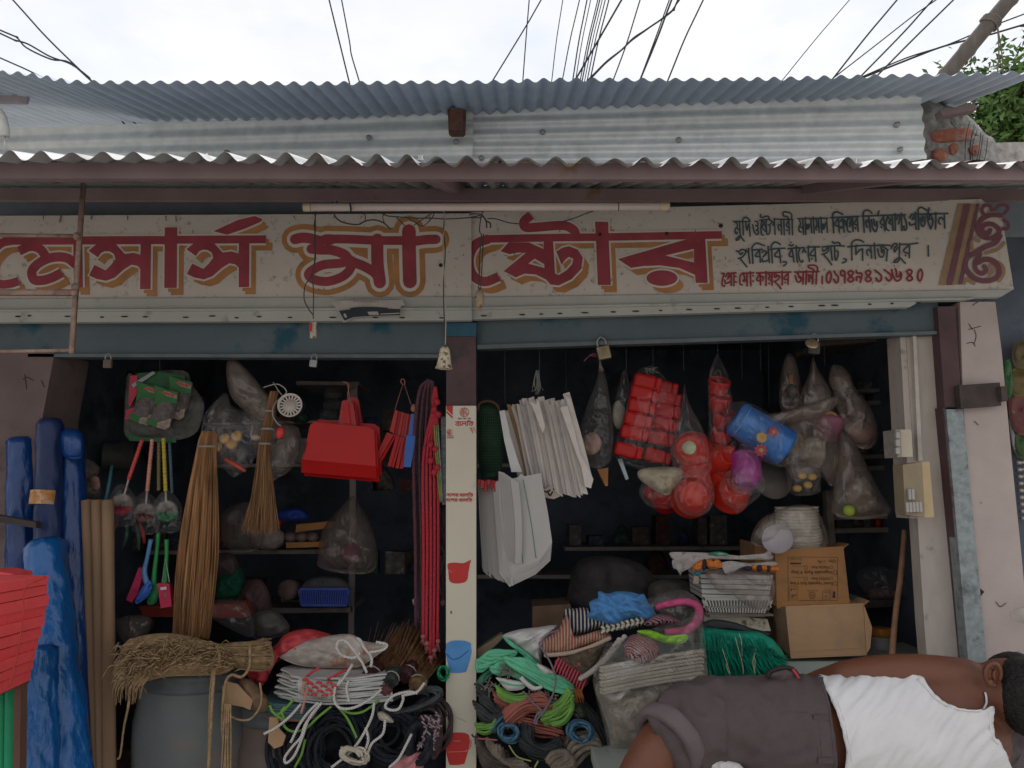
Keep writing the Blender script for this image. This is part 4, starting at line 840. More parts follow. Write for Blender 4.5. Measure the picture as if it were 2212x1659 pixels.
# things on that shelf
def on_shelf_box(label,outline,S,th,m,name='carton',cat='box'):q=MB();q.slab([P(u,v,S)for u,v in outline],(0,th,0));return tag(obj(name,q,m),label,cat)
m_tin=mat('tin_grey',(.13,.13,.125),.45,metal=.3,var=.2)
q=MB();a,b=P(222,985,3.7),P(290,985,3.75);q.lathe([(.066,0),(.07,.004),(.07,.01),(.066,.014),(.066,(b-a).length)],a,b-a,24);tag(obj('tin_can',q,m_tin),'dull grey tin lying on its side behind the red-handled brushes','tin')
on_shelf_box('small dark carton with a pale stripe on the upper back shelf',[(168,868),(205,864),(206,896),(170,898)],4.0,.1,mat('dark_carton',(.06,.06,.065),.6,var=.3,scale=30,dirt=(.3,.2,.18),dscale=14,dlo=.6,dhi=.66))
for i,(u,v,lb)in enumerate(((718,850,'upper clear packet'),(716,873,'middle clear packet'),(708,895,'lower clear packet'))):
    clear_bag(lb+' on the back shelf behind the red dustpan handles',[(u-14,v-10),(u+16,v-9),(u+18,v+9),(u-16,v+10)],3.95,.03,.03,m_film,.008,40,group='clear packets on the back shelf',seed=i)
on_shelf_box('dusty grey carton on the middle back shelf left of the dustpans',[(630,950),(662,946),(664,1000),(630,1000)],3.9,.12,mat('grey_carton',(.16,.14,.13),.8,var=.2))
# crumpled packets, basket, ball, wooden trays
clear_bag('grey crumpled plastic bundle on the shelf behind the small broom',[(480,1110),(520,1085),(560,1090),(575,1130),(560,1185),(500,1190),(478,1160)],3.75,.08,.05,m_filmd,.02,14)
q=MB();q.ball(P(580,1163,3.8),(.085,.06,.055),12,18,.12,3);tag(obj('twine_ball',q,mat('pale_twine',(.26,.21,.19),.95,var=.2,scale=50,bump=.6)),'pale ball of twine under the tip of the small broom','twine')
q=MB();q.puff([(596,1105),(640,1095),(668,1110),(660,1122),(600,1124)],3.8,.05,.04,7,4,.018,18);tag(obj('blue_cloth',q,mat('cobalt_cloth',(.02,.05,.25),.8,var=.3,bump=.4)),'cobalt blue crumpled cloth on the back shelf right of the small broom','cloth')
on_shelf_box('thin red carton on the back shelf under the blue cloth',[(560,1125),(606,1124),(606,1133),(560,1133)],3.78,.08,m_redp)
m_owood=mat('orange_wood',(.36,.16,.055),.7,var=.2,scale=14,stretch=(.3,1,1))
for lb,o_ in(('upper orange wooden tray of a pair on the back shelf',[(640,1133),(716,1126),(714,1140),(638,1150)]),('lower orange wooden tray of a pair on the back shelf',[(618,1172),(700,1170),(698,1181),(618,1184)])):
    on_shelf_box(lb,o_,3.75,.14,m_owood,'wooden_tray','tray')
for i,u in enumerate((628,652,676)):q=MB();q.ball(P(u,1160,3.78),(.03,.03,.024),8,12);tag(obj('small_jar',q,mat('dim_jar',(.16,.11,.10),.5,var=.3)),'dim rounded jar standing between the two orange trays','jar','jars between the trays')
# blue slotted basket
bk=thing('slotted_basket','blue plastic basket with upright slots at the end of the shelf','basket');m_bask=mat('basket_blue',(.06,.10,.42),.45,var=.12)
o4=[P(736+(x*1.0),0,1)for x in()]
def slotted(par,u0,u1,v0,v1,Y,dp,m,n,rim=4.5,taper=4):
    q=MB();q.slab([P(u0,v0,Y),P(u1,v0,Y),P(u1,v0+rim,Y),P(u0,v0+rim,Y)],(0,.012,0));q.slab([P(u0+taper,v1-rim,Y),P(u1-taper,v1-rim,Y),P(u1-taper,v1,Y),P(u0+taper,v1,Y)],(0,.012,0))
    q.slab([P(u0,v0,Y+dp),P(u1,v0,Y+dp),P(u1-taper,v1,Y+dp),P(u0+taper,v1,Y+dp)],(0,.01,0))
    a,b,c,d=P(u0,v0,Y),P(u0,v0,Y+dp),P(u0+taper,v1,Y+dp),P(u0+taper,v1,Y);q.slab([a,b,c,d],(.006,0,0));a,b,c,d=P(u1,v0,Y),P(u1,v0,Y+dp),P(u1-taper,v1,Y+dp),P(u1-taper,v1,Y);q.slab([a,b,c,d],(-.006,0,0))
    obj('rim',q,m,par)
    q=MB()
    for k in range(n+1):
        f=k/n;ua=u0+(u1-u0)*f;ub=u0+taper+(u1-u0-2*taper)*f;w_=(u1-u0)/n*.24
        q.slab([P(ua-w_,v0+rim,Y),P(ua+w_,v0+rim,Y),P(ub+w_,v1-rim,Y),P(ub-w_,v1-rim,Y)],(0,.009,0))
    vm=(v0+v1)/2;q.slab([P(u0+1,vm-1.5,Y),P(u1-1,vm-1.5,Y),P(u1-2,vm+1.5,Y),P(u0+2,vm+1.5,Y)],(0,.009,0))
    obj('slotted_wall',q,m,par)
slotted(bk,645,756,1270,1310,3.72,.2,m_bask,22)
q=MB();q.puff([(652,1270),(668,1252),(700,1245),(740,1250),(752,1272),(700,1276)],3.80,.03,.04,6,4,.01,20);tag(obj('grey_cloth',q,mat('dim_cloth',(.09,.085,.085),.9,bump=.4)),'dim grey cloth heaped in the blue slotted basket','cloth')
q=MB();a=P(618,1275,3.8);q.lathe([(0,0),(.045,.002),(.05,.03),(.05,.12)],a,(.15,1,-.1),22);tag(obj('pot',q,mat('brown_pot',(.15,.095,.08),.6,var=.2)),'round brown pot lying end-on beside the blue basket','pot')
clear_bag('dusty plastic bag hanging over the shelf post, pink thing inside',[(762,1072),(775,1085),(800,1130),(816,1190),(806,1235),(740,1238),(690,1225),(685,1200),(700,1140),(740,1090)],3.7,.09,.06,m_filmd,.022,14)
q=MB();q.ball(P(758,1195,3.72),(.05,.04,.05),9,14,.1);tag(obj('pink_bottle',q,mat('dim_pink',(.22,.06,.09),.5)),'dim pink round bottle inside the bag on the shelf post','bottle')
# murky bundles behind the broom
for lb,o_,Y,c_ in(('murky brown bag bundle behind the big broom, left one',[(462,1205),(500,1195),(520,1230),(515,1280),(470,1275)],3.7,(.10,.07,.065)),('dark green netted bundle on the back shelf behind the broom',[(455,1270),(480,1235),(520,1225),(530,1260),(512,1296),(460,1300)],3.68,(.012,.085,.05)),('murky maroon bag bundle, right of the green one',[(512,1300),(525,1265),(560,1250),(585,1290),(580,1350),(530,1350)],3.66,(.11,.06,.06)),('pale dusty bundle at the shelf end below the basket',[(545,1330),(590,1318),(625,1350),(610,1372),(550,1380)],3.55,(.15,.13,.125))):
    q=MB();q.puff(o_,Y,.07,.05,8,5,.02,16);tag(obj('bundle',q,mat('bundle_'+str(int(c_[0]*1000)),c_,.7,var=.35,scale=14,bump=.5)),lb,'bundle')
q=MB();q.slab([P(300,1310,3.45),P(520,1305,3.4),P(528,1335,3.4),P(310,1332,3.45)],(0,.12,0));tag(obj('red_tray',q,mat('dull_red',(.30,.045,.03),.5,var=.2)),'dull red flat tray seen behind the tip of the big broom','tray')
clear_bag('clear crinkled bag over the red tray right of the broom tip',[(446,1300),(520,1296),(545,1330),(548,1372),(520,1370),(450,1330)],3.34,.04,.03,m_film,.012,22)
clear_bag('clear crinkled bag by the cardboard tubes above the jute',[(248,1345),(270,1330),(320,1330),(330,1350),(300,1390),(265,1385)],3.2,.05,.04,m_filmd,.014,20)
# ------------------------------------------------------------------ hanging scourer card
cdx=thing('scourer_card','hanging card of steel scourer packs, dark with green and red edges','scourer card')
o_=[(275,812),(290,811),(300,806),(395,800),(415,830),(440,870),(436,905),(420,938),(370,952),(290,948),(270,940),(268,900)]
q=MB();q.puff(o_,3.16,.02,.02,7,4,.008,30,rim=.2);obj('card',q,mat('card_dark',(.07,.068,.06),.5,var=.4,scale=26,dirt=(.11,.10,.09),dscale=20,bump=.4),cdx)
q=MB();q.slab([P(u,v,3.12)for u,v in[(281,812),(297,811),(296,850),(280,880),(277,872)]],(0,.01,0));q.slab([P(u,v,3.12)for u,v in[(272,886),(292,880),(284,905),(270,908)]],(0,.01,0));obj('red_edge',q,mat('card_red',(.36,.03,.055),.4,var=.2),cdx)
q=MB();q.slab([P(u,v,3.125)for u,v in[(298,806),(345,803),(400,812),(398,838),(340,842),(300,848),(296,826)]],(0,.01,0));q.slab([P(u,v,3.12)for u,v in[(270,934),(300,944),(380,948),(380,956),(280,952)]],(0,.008,0));obj('green_edge',q,mat('card_green',(.014,.085,.025),.4,var=.25),cdx)
q=MB();q.slab([P(u,v,3.115)for u,v in[(284,830),(330,802),(336,806),(288,838)]],(0,.004,0));obj('silver_strip',q,mat('card_silver',(.25,.24,.25),.35,metal=.2),cdx)
hang(345,760,808,3.16,cdx)
Kp=tf(270,777.6,.11717)
def scourer(label,dx,dy,Y,full=True):
    t=thing('scourer_pack',label,'scourer pack','scourer packs')
    Zp=lambda pts:Kp([(x+dx,y+dy)for x,y in pts])
    q=MB();q.puff(Zp([(545,465),(760,540),(985,590),(950,800),(900,1020),(830,1230),(740,1290),(590,1240),(390,1170),(500,1000),(530,800),(560,640)]),Y,.022,.01,7,3,.005,40,rim=.1);obj('pad',q,mat('scourer_grey',(.10,.085,.08),.45,var=.4,scale=50,bump=.6,bscale=80),t)
    q=MB();q.poly(Zp([(548,470),(760,545),(980,595),(955,800),(690,770),(535,830),(575,650)]),Y-.024,.001);q.poly(Zp([(420,1060),(610,1130),(590,1240),(395,1170)]),Y-.020,.001);obj('green_band',q,mat('scourer_green',(.02,.12,.025),.4,var=.25,scale=14),t)
    q=MB();q.poly(Zp([(600,1150),(850,1080),(830,1230),(740,1285),(585,1240)]),Y-.020,.002)
    q.poly(Zp([(670,600),(740,570),(970,640),(960,720),(780,670)]),Y-.026,.002);pp_=obj('pale_print',q,mat('scourer_pale',(.24,.18,.15),.5,var=.4,scale=60),t)
    q=MB();e=0
    for st in([(690,610),(720,590),(740,625),(770,600),(775,640)],[(800,650),(815,615),(840,660)],[(860,625),(890,675)],[(890,635),(862,668)],[(905,640),(925,640),(945,645)]):e+=.0003;q.stroke(Zp(st),Y-.028,16*.11717,.004+e,4)
    obj('lettering',q,mat('scourer_red',(.45,.04,.025),.5),pp_);return t
scourer('green-banded steel scourer pack in front on the hanging card',0,0,3.09);scourer('green-banded scourer pack half hidden, left on the hanging card',-330,-80,3.115);scourer('crumpled scourer pack at the right rim of the hanging card',260,-180,3.125)
# ------------------------------------------------------------------ round brushes with twisted handles
def twist(a,b,r,m1,par):
    ax=b-a;N=int(ax.length/.0035);q=MB();q.lathe([(r*(.72+.28*abs(math.sin(i*math.pi/4))),ax.length*i/N)for i in range(N+1)],a,ax,10);return obj('twisted_handle',q,m1,par)
def round_brush(label,top,mid,ball,hcol,bcol,Y,rb):
    t=thing('toilet_brush',label,'brush','wrapped round brushes')
    a,b=P(*top,Y),P(*mid,Y);twist(a,b,.0085,mat('handle_'+label.split()[0],hcol,.4,var=.2,scale=60),t)
    c=P(*ball,Y);q=MB();q.tube([b,c],.004,6)
    obj('neck',q,mat('brush_neck',(.45,.38,.34),.5),t)
    q=MB();n=420
    for k in range(n):
        z=1-2*(k+.5)/n;f=k*2.399963;d_=V((math.sqrt(1-z*z)*math.cos(f),math.sqrt(1-z*z)*math.sin(f),z))
        if d_.z>-.15:continue
        e=d_.orthogonal().normalized()*.0036;q.add([c+d_*rb*.3-e,c+d_*rb*.3+e,c+d_*rb*random.uniform(.9,1.02)],[(0,1,2)])
    obj('bristles',q,mat('bristle_'+label.split()[0],bcol,.6,var=.25,scale=60),t)
    q=MB()
    for k in range(n):
        z=1-2*(k+.5)/n;f=k*2.399963;d_=V((math.sqrt(1-z*z)*math.cos(f),math.sqrt(1-z*z)*math.sin(f),z))
        if d_.z<=-.15:continue
        e=d_.orthogonal().normalized()*.0036;q.add([c+d_*rb*.3-e,c+d_*rb*.3+e,c+d_*rb*random.uniform(.9,1.02)],[(0,1,2)])
    obj('pale_bristles',q,mat('bristle_pale',(.42,.36,.32),.6,var=.25),t)
    u,v=ball;q=MB();q.puff([(u-10,v-42),(u+10,v-42),(u+30,v-15),(u+33,v+18),(u+24,v+44),(u-20,v+46),(u-34,v+14),(u-28,v-16)],Y-.01,rb*1.15,rb*1.1,8,4,.012,30,seed=u);obj('wrapper',q,m_films,t)
m_b=1
round_brush('red-handled round brush with crimson and pale bristles, leftmost',(307,950),(278,1035),(263,1090),(.52,.07,.06),(.50,.035,.07),3.10,.047)
round_brush('pink-handled round brush with dull red bristles, between two others',(329,948),(318,1062),(313,1107),(.55,.24,.17),(.22,.045,.045),3.12,.043)
round_brush('yellow-handled round brush with green bristles, right in the trio',(353,946),(358,1062),(360,1104),(.42,.33,.05),(.03,.28,.11),3.09,.046)
tb=thing('twisted_rod','olive twisted rod behind the yellow brush handle','rod');twist(P(343,946,3.14),P(343,1060,3.14),.008,mat('olive_handle',(.20,.15,.05),.5),tb)
tb=thing('twisted_rod','grey-blue twisted rod just right of the yellow brush handle','rod');twist(P(366,946,3.15),P(372,1066,3.15),.007,mat('bluegrey_handle',(.08,.13,.18),.5),tb)
# long scrub brushes below
def scrub(label,hp,hcol,head,hcol2,wrap=None,Y=3.10):
    t=thing('scrub_brush',label,'brush','long-handled scrub brushes')
    q=MB();q.tube([P(u,v,Y)for u,v in hp],[.009,.008,.010,.012],8,n=5);obj('handle',q,mat('scrub_'+label[:4],hcol,.4,coat=.2),t)
    q=MB();q.puff(head,Y-.005,.014,.014,6,4,.002,20,rim=.3);obj('head',q,mat('scrubhead_'+label[:4],hcol2,.4),t)
    return t
t=scrub('blue scrub brush with blue bristles in a red-tipped wrapper',[(326,1165),(318,1205),(312,1235),(318,1262)],(.10,.22,.45),[(318,1255),(328,1262),(322,1285),(300,1303),(292,1300),(300,1280)],(.05,.14,.45))
q=MB()
for k in range(60):
    f=k/60;p=P(324-f*28,1262+f*38,3.085);q.tube([p,p+V((.014,-.012,-.012+.01*f))],.0016,3)
obj('bristles',q,mat('blue_bristle',(.04,.12,.50),.5),t)
q=MB();q.slab([P(u,v,3.11)for u,v in[(300,1225),(312,1230),(296,1285),(284,1302),(272,1296),(286,1262)]],(0,.02,0));obj('wrapper_card',q,mat('pink_card',(.48,.04,.11),.4,var=.2,scale=30),t)
t=scrub('green scrub brush with its head bent left, beside the blue one',[(342,1150),(339,1190),(334,1235),(332,1265)],(.03,.26,.08),[(330,1262),(346,1268),(338,1300),(322,1306),(318,1296)],(.03,.22,.08),Y=3.13)
t=scrub('green scrub brush with a red card sleeve, rightmost of three',[(360,1165),(360,1200),(358,1230),(356,1262)],(.03,.26,.08),[(346,1264),(366,1264),(362,1300),(350,1302)],(.03,.22,.08))
q=MB();q.slab([P(u,v,3.08)for u,v in[(340,1260),(366,1261),(371,1310),(347,1314)]],(0,.025,0));obj('card_sleeve',q,mat('sleeve_red',(.52,.03,.08),.4,var=.15),t)
q=MB();q.slab([P(u,v,3.074)for u,v in[(346,1269),(359,1267),(360,1273),(347,1275)]],(0,.002,0));q.tube([P(350,1258,3.08),P(358,1205,3.08),P(366,1258,3.08)],.002,5);obj('price_tag',q,mat('tag_white',(.6,.57,.55),.5),t)
# small tools bunch
for i,(a,b,c_,lb)in enumerate((((242,1005),(212,1150),(.03,.09,.11),'long teal file hanging by the cardboard tubes'),((262,1060),(232,1180),(.03,.07,.08),'dark teal pliers handle hanging left of the red brush'),((255,1095),(240,1160),(.36,.10,.03),'orange-red tool handle hanging left of the red brush'),((275,1130),(265,1185),(.04,.09,.06),'dark green shears handle below the red brush'),((292,1125),(300,1190),(.05,.08,.07),'dark grip of shears below the red brush'),((300,1130),(312,1175),(.36,.05,.05),'red grip of a tool below the pink brush'))):
    q=MB();q.tube([P(*a,3.12+i*.01),P((a[0]+b[0])/2+3,(a[1]+b[1])/2,3.10+i*.01),P(*b,3.12+i*.01)],[.006,.009,.005],8,n=5);tag(obj('hand_tool',q,mat('tool_'+str(i),c_,.4,var=.25,scale=30)),lb,'tool','hanging hand tools')
for lb,o_,s_ in(('small clear packet of brown bits near the wall, upper',[(160,995),(190,990),(216,1010),(205,1030),(185,1042),(168,1025)],1),('small clear packet with a pink print, hanging lower by the tubes',[(185,1035),(206,1024),(220,1045),(216,1074),(190,1078),(166,1076)],2)):
    t=clear_bag(lb,o_,3.2,.03,.02,m_filmd,.008,40,seed=s_)
q=MB();q.puff([(196,1030),(212,1030),(216,1052),(200,1056)],3.17,.008,.01,5,3,.002);tag(obj('pink_packet',q,mat('packet_pink',(.38,.20,.17),.5,var=.4,scale=50)),'pink printed sachet inside the lower clear packet','sachet')
# ------------------------------------------------------------------ straw brooms
m_straw=mat('straw',(.31,.155,.068),.75,var=.6,scale=50,stretch=(1,1,.08))
m_straw2=mat('straw_dark',(.23,.12,.058),.75,var=.6,scale=50,stretch=(1,1,.08))
def broom(label,top,tie,bottom,wt,wb,wtip,n,Y,tipj=12,m=None):
    t=thing('straw_broom',label,'broom')
    q=MB()
    for k in range(n):
        f=random.uniform(-1,1);dpt=random.uniform(-1,1)*math.sqrt(max(0,1-f*f));r_=random.uniform(.0011,.0019)
        pts=[P(top[0]+f*wt[0],top[1]+random.uniform(-4,4),Y+dpt*.012),P(tie[0]+f*wt[1],tie[1],Y+dpt*.020),P((tie[0]*.45+bottom[0]*.55)+f*wb+random.uniform(-4,4),tie[1]*.45+bottom[1]*.55,Y+dpt*.045),P(bottom[0]+f*wtip+random.uniform(-7,7),bottom[1]+random.uniform(-tipj,tipj*.3),Y+dpt*.05)]
        q.tube(pts,[r_*1.1,r_*1.1,r_,r_*.5],3,n=4,cap=False)
    obj('bristles',q,m or m_straw,t);return t
def band(t,u,v,w_,Y,m,h=.004):
    q=MB();c=P(u,v,Y);rx=w_*px(Y)
    for k in range(2):q.tube([c+V((rx*math.cos(a*.3491),-.026*math.sin(a*.3491),k*h))for a in range(18)],.0022,5,True)
    obj('binding',q,m,t)
t=broom('big brown straw broom hanging head down left of the small one',(452,935),(445,980),(413,1378),(16,22),42,36,520,3.06,14)
band(t,448,966,20,3.06,m_string)
t=broom('small straw broom hanging by a white cord under the round strainer',(592,848),(572,960),(563,1150),(9,12),22,36,260,3.07,18,m_straw2)
for v,w_ in((890,11),(928,13),(960,13)):band(t,592-(v-848)*.17,v,w_,3.07,m_string)
q=MB();q.tube([P(u,v,3.02)for u,v in A5([(320,520),(345,510),(430,490),(490,520),(510,560),(470,600),(410,660),(395,740),(430,810),(465,838)])],.0022,5,n=5);q.tube([P(u,v,3.03)for u,v in A5([(400,475),(440,540),(485,600)])],.002,5);tag(obj('white_twine',q,m_cordw),'loose white cord looped round the small broom and the strainer','cord')
# round slotted strainer
stn=thing('drain_strainer','round cream drain strainer with radial slots hanging by the small broom','strainer')
c=P(627,876,3.02);e1_,e2_=V((1,0,0)),V((0,.2,.98));r_=.048
q=MB();q.lathe([(.0,-.008),(.020,-.008),(.027,-.006),(.028,.0),(.0,.0)],c,(0.1,-1,.15),28);q.lathe([(.040,-.002),(.047,-.003),(.048,.010),(.046,.012),(.040,.004)],c,(0.1,-1,.15),32,cap=False)
for k in range(18):
    a=k*math.pi/9;d_=e1_*math.cos(a)+e2_*math.sin(a);s_=d_.cross(V((0,-1,0))).normalized()*.0026;o2=V((0,-.003,0));q.slab([c+d_*.025-s_+o2,c+d_*.025+s_+o2,c+d_*.042+s_*1.3+o2,c+d_*.042-s_*1.3+o2],(0,.004,0))
obj('slotted_disc',q,mat('cream_plastic',(.52,.47,.42),.45,var=.06),stn)
q=MB();q.lathe([(.045,.012),(.043,.05),(.03,.08),(.0,.082)],c+V((0,.01,0)),(0,1,.1),24,cap=False);obj('dark_cup',q,mat('dark_cup',(.03,.03,.035),.6),stn)
# clear bags around the broom
clear_bag('long dusty tube-like bag slung above the small broom',[(488,790),(505,775),(535,800),(560,830),(585,865),(582,905),(555,905),(520,880),(496,850)],3.1,.05,.04,m_filmd,.014,18)
clear_bag('big clear bag of yellow rolls hanging right of the scourer card',[(490,850),(505,880),(560,900),(565,950),(545,1000),(505,1030),(470,1000),(436,965),(440,900),(470,860)],3.12,.06,.05,m_film,.016,18)
q=MB();
for i,(u,v)in enumerate(((452,955),(468,968),(486,950),(500,962),(512,945))):
    q2=MB();c=P(u,v,3.10+.01*(i%2));q2.lathe([(.010,0),(.020,.002),(.022,.012),(.020,.024),(.010,.026)],c,(.3,-1,.3),18);tag(obj('tape_roll',q2,mat('tape_amber',(.40,.22,.05),.4,var=.25)),'amber tape roll inside the big clear bag by the broom','tape','tape rolls in the clear bag')
for lb,o_,c_ in(('dim grey bag of oddments behind the small broom',[(545,880),(600,900),(640,930),(640,980),(610,1020),(585,1040),(560,1000),(540,950)],(.12,.11,.10)),):
    q=MB();q.puff(o_,3.22,.04,.04,8,4,.015,20);tag(obj('bag',q,m_filmd),lb,'bag')
q=MB();q.puff([(598,925),(612,922),(614,940),(600,948),(594,938)],3.08,.012,.012,5,3,.003);tag(obj('red_cap',q,mat('cap_red',(.6,.06,.05),.35)),'small bright red cap showing behind the small broom','stopper')  # the red piece is a small cap
q=MB();q.ball(P(555,945,3.10),(.022,.02,.014),8,14);tag(obj('soap_dish',q,mat('dish_tan',(.42,.34,.24),.4)),'small tan disc in the clear bags left of the small broom','dish')
q=MB();q.tube([P(488,992,3.05),P(515,1008,3.04),P(530,1018,3.04)],[.008,.009,.006],8);tag(obj('scraper',q,mat('scraper_red',(.42,.07,.05),.4,var=.4,scale=12)),'red and pale scraper poking out below the clear bag','scraper')
clear_bag('grey clear bag hanging low behind the small broom',[(600,930),(640,920),(650,960),(632,1010),(600,1030),(588,1000)],3.2,.03,.03,m_filmd,.012,22)
# ------------------------------------------------------------------ red dustpans
def pan(label,dx,dy,Y,m=None):
    t=thing('dustpan',label,'dustpan','red dustpans facing front');m=m or m_redp
    Zp=lambda pts:[(u+dx,v+dy)for u,v in A5(pts)]
    q=MB();sheet=[(735,805),(905,822),(1000,830),(1195,845),(1230,870),(1245,1170),(645,1115),(705,830)]
    q.slab([P(u,v,Y)for u,v in Zp(sheet)],(0,.004,0));
    f=Zp([(645,1115),(1245,1170),(1250,1275),(640,1225)]);q.slab([P(f[0][0],f[0][1],Y),P(f[1][0],f[1][1],Y),P(f[2][0],f[2][1],Y-.035),P(f[3][0],f[3][1],Y-.035)],(0,.004,0))
    obj('pan',q,m,t)
    q=MB();L1,L2,L3=Zp([(735,805),(645,1115),(640,1225)]);q.slab([P(*L1,Y),P(*L2,Y),P(*L3,Y-.035),P(L3[0],L3[1]-25,Y+.035),P(L1[0],L1[1],Y+.03)],(-.003,0,0))
    R1,R2,R3=Zp([(1230,870),(1245,1170),(1250,1275)]);q.slab([P(*R1,Y),P(*R2,Y),P(*R3,Y-.035),P(R3[0],R3[1]-25,Y+.035),P(R1[0],R1[1],Y+.03)],(.003,0,0));obj('side_wall',q,m,t)
    q=MB()
    h=Zp([(970,632),(1000,622),(1050,628),(1062,645),(1092,835),(940,825)]);q.slab([P(u,v,Y+.02)for u,v in h],(0,.018,0))
    hd_=obj('handle',q,mat('red_handle',(.36,.025,.03),.4,var=.1),t)
    q=MB();hh=Zp([(985,660),(1020,655),(1040,820),(995,815)]);q.slab([P(u,v,Y+.013)for u,v in hh],(0,.006,0));obj('handle_rib',q,m,hd_)
    return t
pan('foremost of three red dustpans hung face-on',0,0,3.02);pan('middle one of three red dustpans hung face-on',6,7,3.045);pan('rearmost of three red dustpans hung face-on',12,-6,3.09)
q=MB();q.tube([P(u,v,3.03)for u,v in A5([(975,470),(1000,480),(1020,510),(1040,640)])],.002,5,n=4);q.tube([P(u,v,3.03)for u,v in A5([(1000,470),(1030,500),(1020,560),(1020,640)])],.002,5,n=4);tag(obj('hanging_string',q,mat('string_red',(.30,.13,.10),.8)),'reddish string holding the three face-on dustpans','string')
m_blup=mat('blue_plastic',(.02,.10,.38),.35,var=.1,coat=.2)
def side_pan(label,pts,Y,m,group='dustpans seen edge-on'):
    t=thing('dustpan',label,'dustpan',group)
    a=A5(pts);q=MB();q.slab([P(u,v,Y)for u,v in a[:4]],(0,.02,0));obj('handle',q,mat('red_handle2',(.40,.03,.03),.4)if m is m_redp else m,t)
    q=MB();q.slab([P(u,v,Y-.01)for u,v in a[4:]],(0,.07,0));obj('pan',q,m,t)
side=[([(1410,705),(1435,712),(1400,900),(1365,880)],[(1345,890),(1400,910),(1270,1130),(1242,1108)]),([(1440,715),(1462,722),(1425,912),(1402,905)],[(1398,905),(1425,915),(1300,1130),(1275,1130)]),([(1465,722),(1485,728),(1450,920),(1428,914)],[(1420,918),(1446,922),(1375,1175),(1348,1170)]),([(1488,730),(1508,734),(1475,925),(1452,920)],[(1446,922),(1470,930),(1400,1182),(1378,1178)]),([(1510,735),(1528,740),(1500,925),(1478,925)],[(1470,925),(1492,932),(1440,1192),(1412,1184)]),([(1530,740),(1545,742),(1525,920),(1502,925)],[(1492,926),(1512,930),(1478,1192),(1448,1190)])]
lbs=['red dustpan seen edge-on, leftmost and most tilted','second red edge-on dustpan from the left','third red edge-on dustpan from the left','fourth red edge-on dustpan from the left','fifth red edge-on dustpan from the left','red edge-on dustpan next to the blue one']
for(h,pn),lb in zip(side,lbs):side_pan(lb,h+pn,3.08+.008*len(lb)%.05,m_redp)
side_pan('blue dustpan at the right end of the edge-on bunch',[(1546,738),(1580,735),(1580,920),(1520,915),(1505,915),(1578,920),(1570,1000),(1540,1180),(1482,1178),(1490,1050)],3.06,m_blup)
q=MB();q.ball(P(*A5([(1565,690)])[0],3.06),(.012,.01,.016),8,10);q.tube([P(u,v,3.07)for u,v in A5([(1475,500),(1440,600),(1410,705)])],.0016,4);q.tube([P(u,v,3.07)for u,v in A5([(1490,500),(1530,620),(1555,690)])],.0016,4);q.tube([P(u,v,3.07)for u,v in A5([(1480,500),(1458,470),(1470,448),(1490,460),(1490,500)])],.0022,5,n=5);tag(obj('hanging_string',q,MATS['string_red']),'pink knotted string from which the edge-on dustpans hang','string')
# ------------------------------------------------------------------ hanging ropes left of the post
m_rred=mat('rope_red',(.42,.035,.05),.75,var=.25,scale=120,bump=.6,bscale=200);m_rdark=mat('rope_charcoal',(.075,.070,.075),.85,var=.3,scale=120,bump=.7,bscale=200);m_rmar=mat('rope_maroon',(.11,.045,.06),.85,var=.3,scale=120,bump=.7,bscale=200)
m_rgreen=mat('whip_green',(.20,.25,.06),.6,var=.3);m_rgrey=mat('whip_grey',(.22,.24,.25),.6,var=.3,scale=80)
t=thing('rope_bunch','bunch of dark charcoal ropes hanging in a loop left of the post','ropes','hanging ropes')
for k in range(11):
    q=MB();u=898+k*4.2;q.tube([P(925+k*.8,818+random.uniform(0,6),3.04),P(905+k*3.2,850+random.uniform(-5,10),3.05+.01*(k%3)),P(u-4,980,3.06+.012*(k%3)),P(u,1180,3.06+.012*(k%3)),P(u+random.uniform(-4,4),1330+random.uniform(-40,60),3.06)],random.uniform(.005,.008),7,n=8);obj('strand',q,m_rdark if k%3 else m_rmar,t)
t=thing('rope_bunch','bright red ropes with tasselled ends hanging beside the white strip','ropes','hanging ropes')
for k in range(5):
    q=MB();u=914+k*8;vb=1365+[10,25,55,40,20][k];q.tube([P(941-k*.4,835,3.02),P(943-k*2,870,3.02),P(934-4+k*3.5,905,3.01),P(u,1000,3.02),P(u+1,1180,3.02),P(u+random.uniform(-3,3),vb,3.02)],.0062,7,n=8);s_=obj('strand',q,m_rred,t)
    q=MB();c=P(u,vb,3.02)
    for j in range(9):q.tube([c,c+V((random.uniform(-.012,.012),random.uniform(-.01,.01),-random.uniform(.02,.04)))],.0018,3)
    q.ball(c,.010,6,8);obj('tassel',q,mat('tassel_pink',(.36,.12,.12),.9),s_)
q=MB()
for(u,v)in((944,868),(938,885),(947,895),(930,960),(940,970),(930,995),(945,1010),(938,1020)):q.ball(P(u,v,3.0),(.013,.012,.014),6,8,.3)
obj('knot',q,m_rred,t)
t=thing('rope_bunch','thin pinkish-brown ropes with frayed ends behind the red ropes','ropes','hanging ropes')
for k in range(7):
    q=MB();u=896+k*10;vb=1300+(k*37)%110;q.tube([P(930,900,3.10),P(u,1050,3.1),P(u+2,1200,3.1),P(u+random.uniform(-5,5),vb,3.08)],.005,6,n=6);obj('strand',q,mat('rope_pinkbrown',(.16,.09,.095),.9,var=.3,scale=100,bump=.6,bscale=200),t)
    q=MB();c=P(u,vb,3.08);q.ball(c,(.010,.01,.014),6,8,.4);obj('frayed_end',q,mat('frayed',(.30,.24,.23),.95),t)
t=thing('whip_bunch','thin green and grey plastic cords hanging hard by the white strip','cords','hanging ropes')
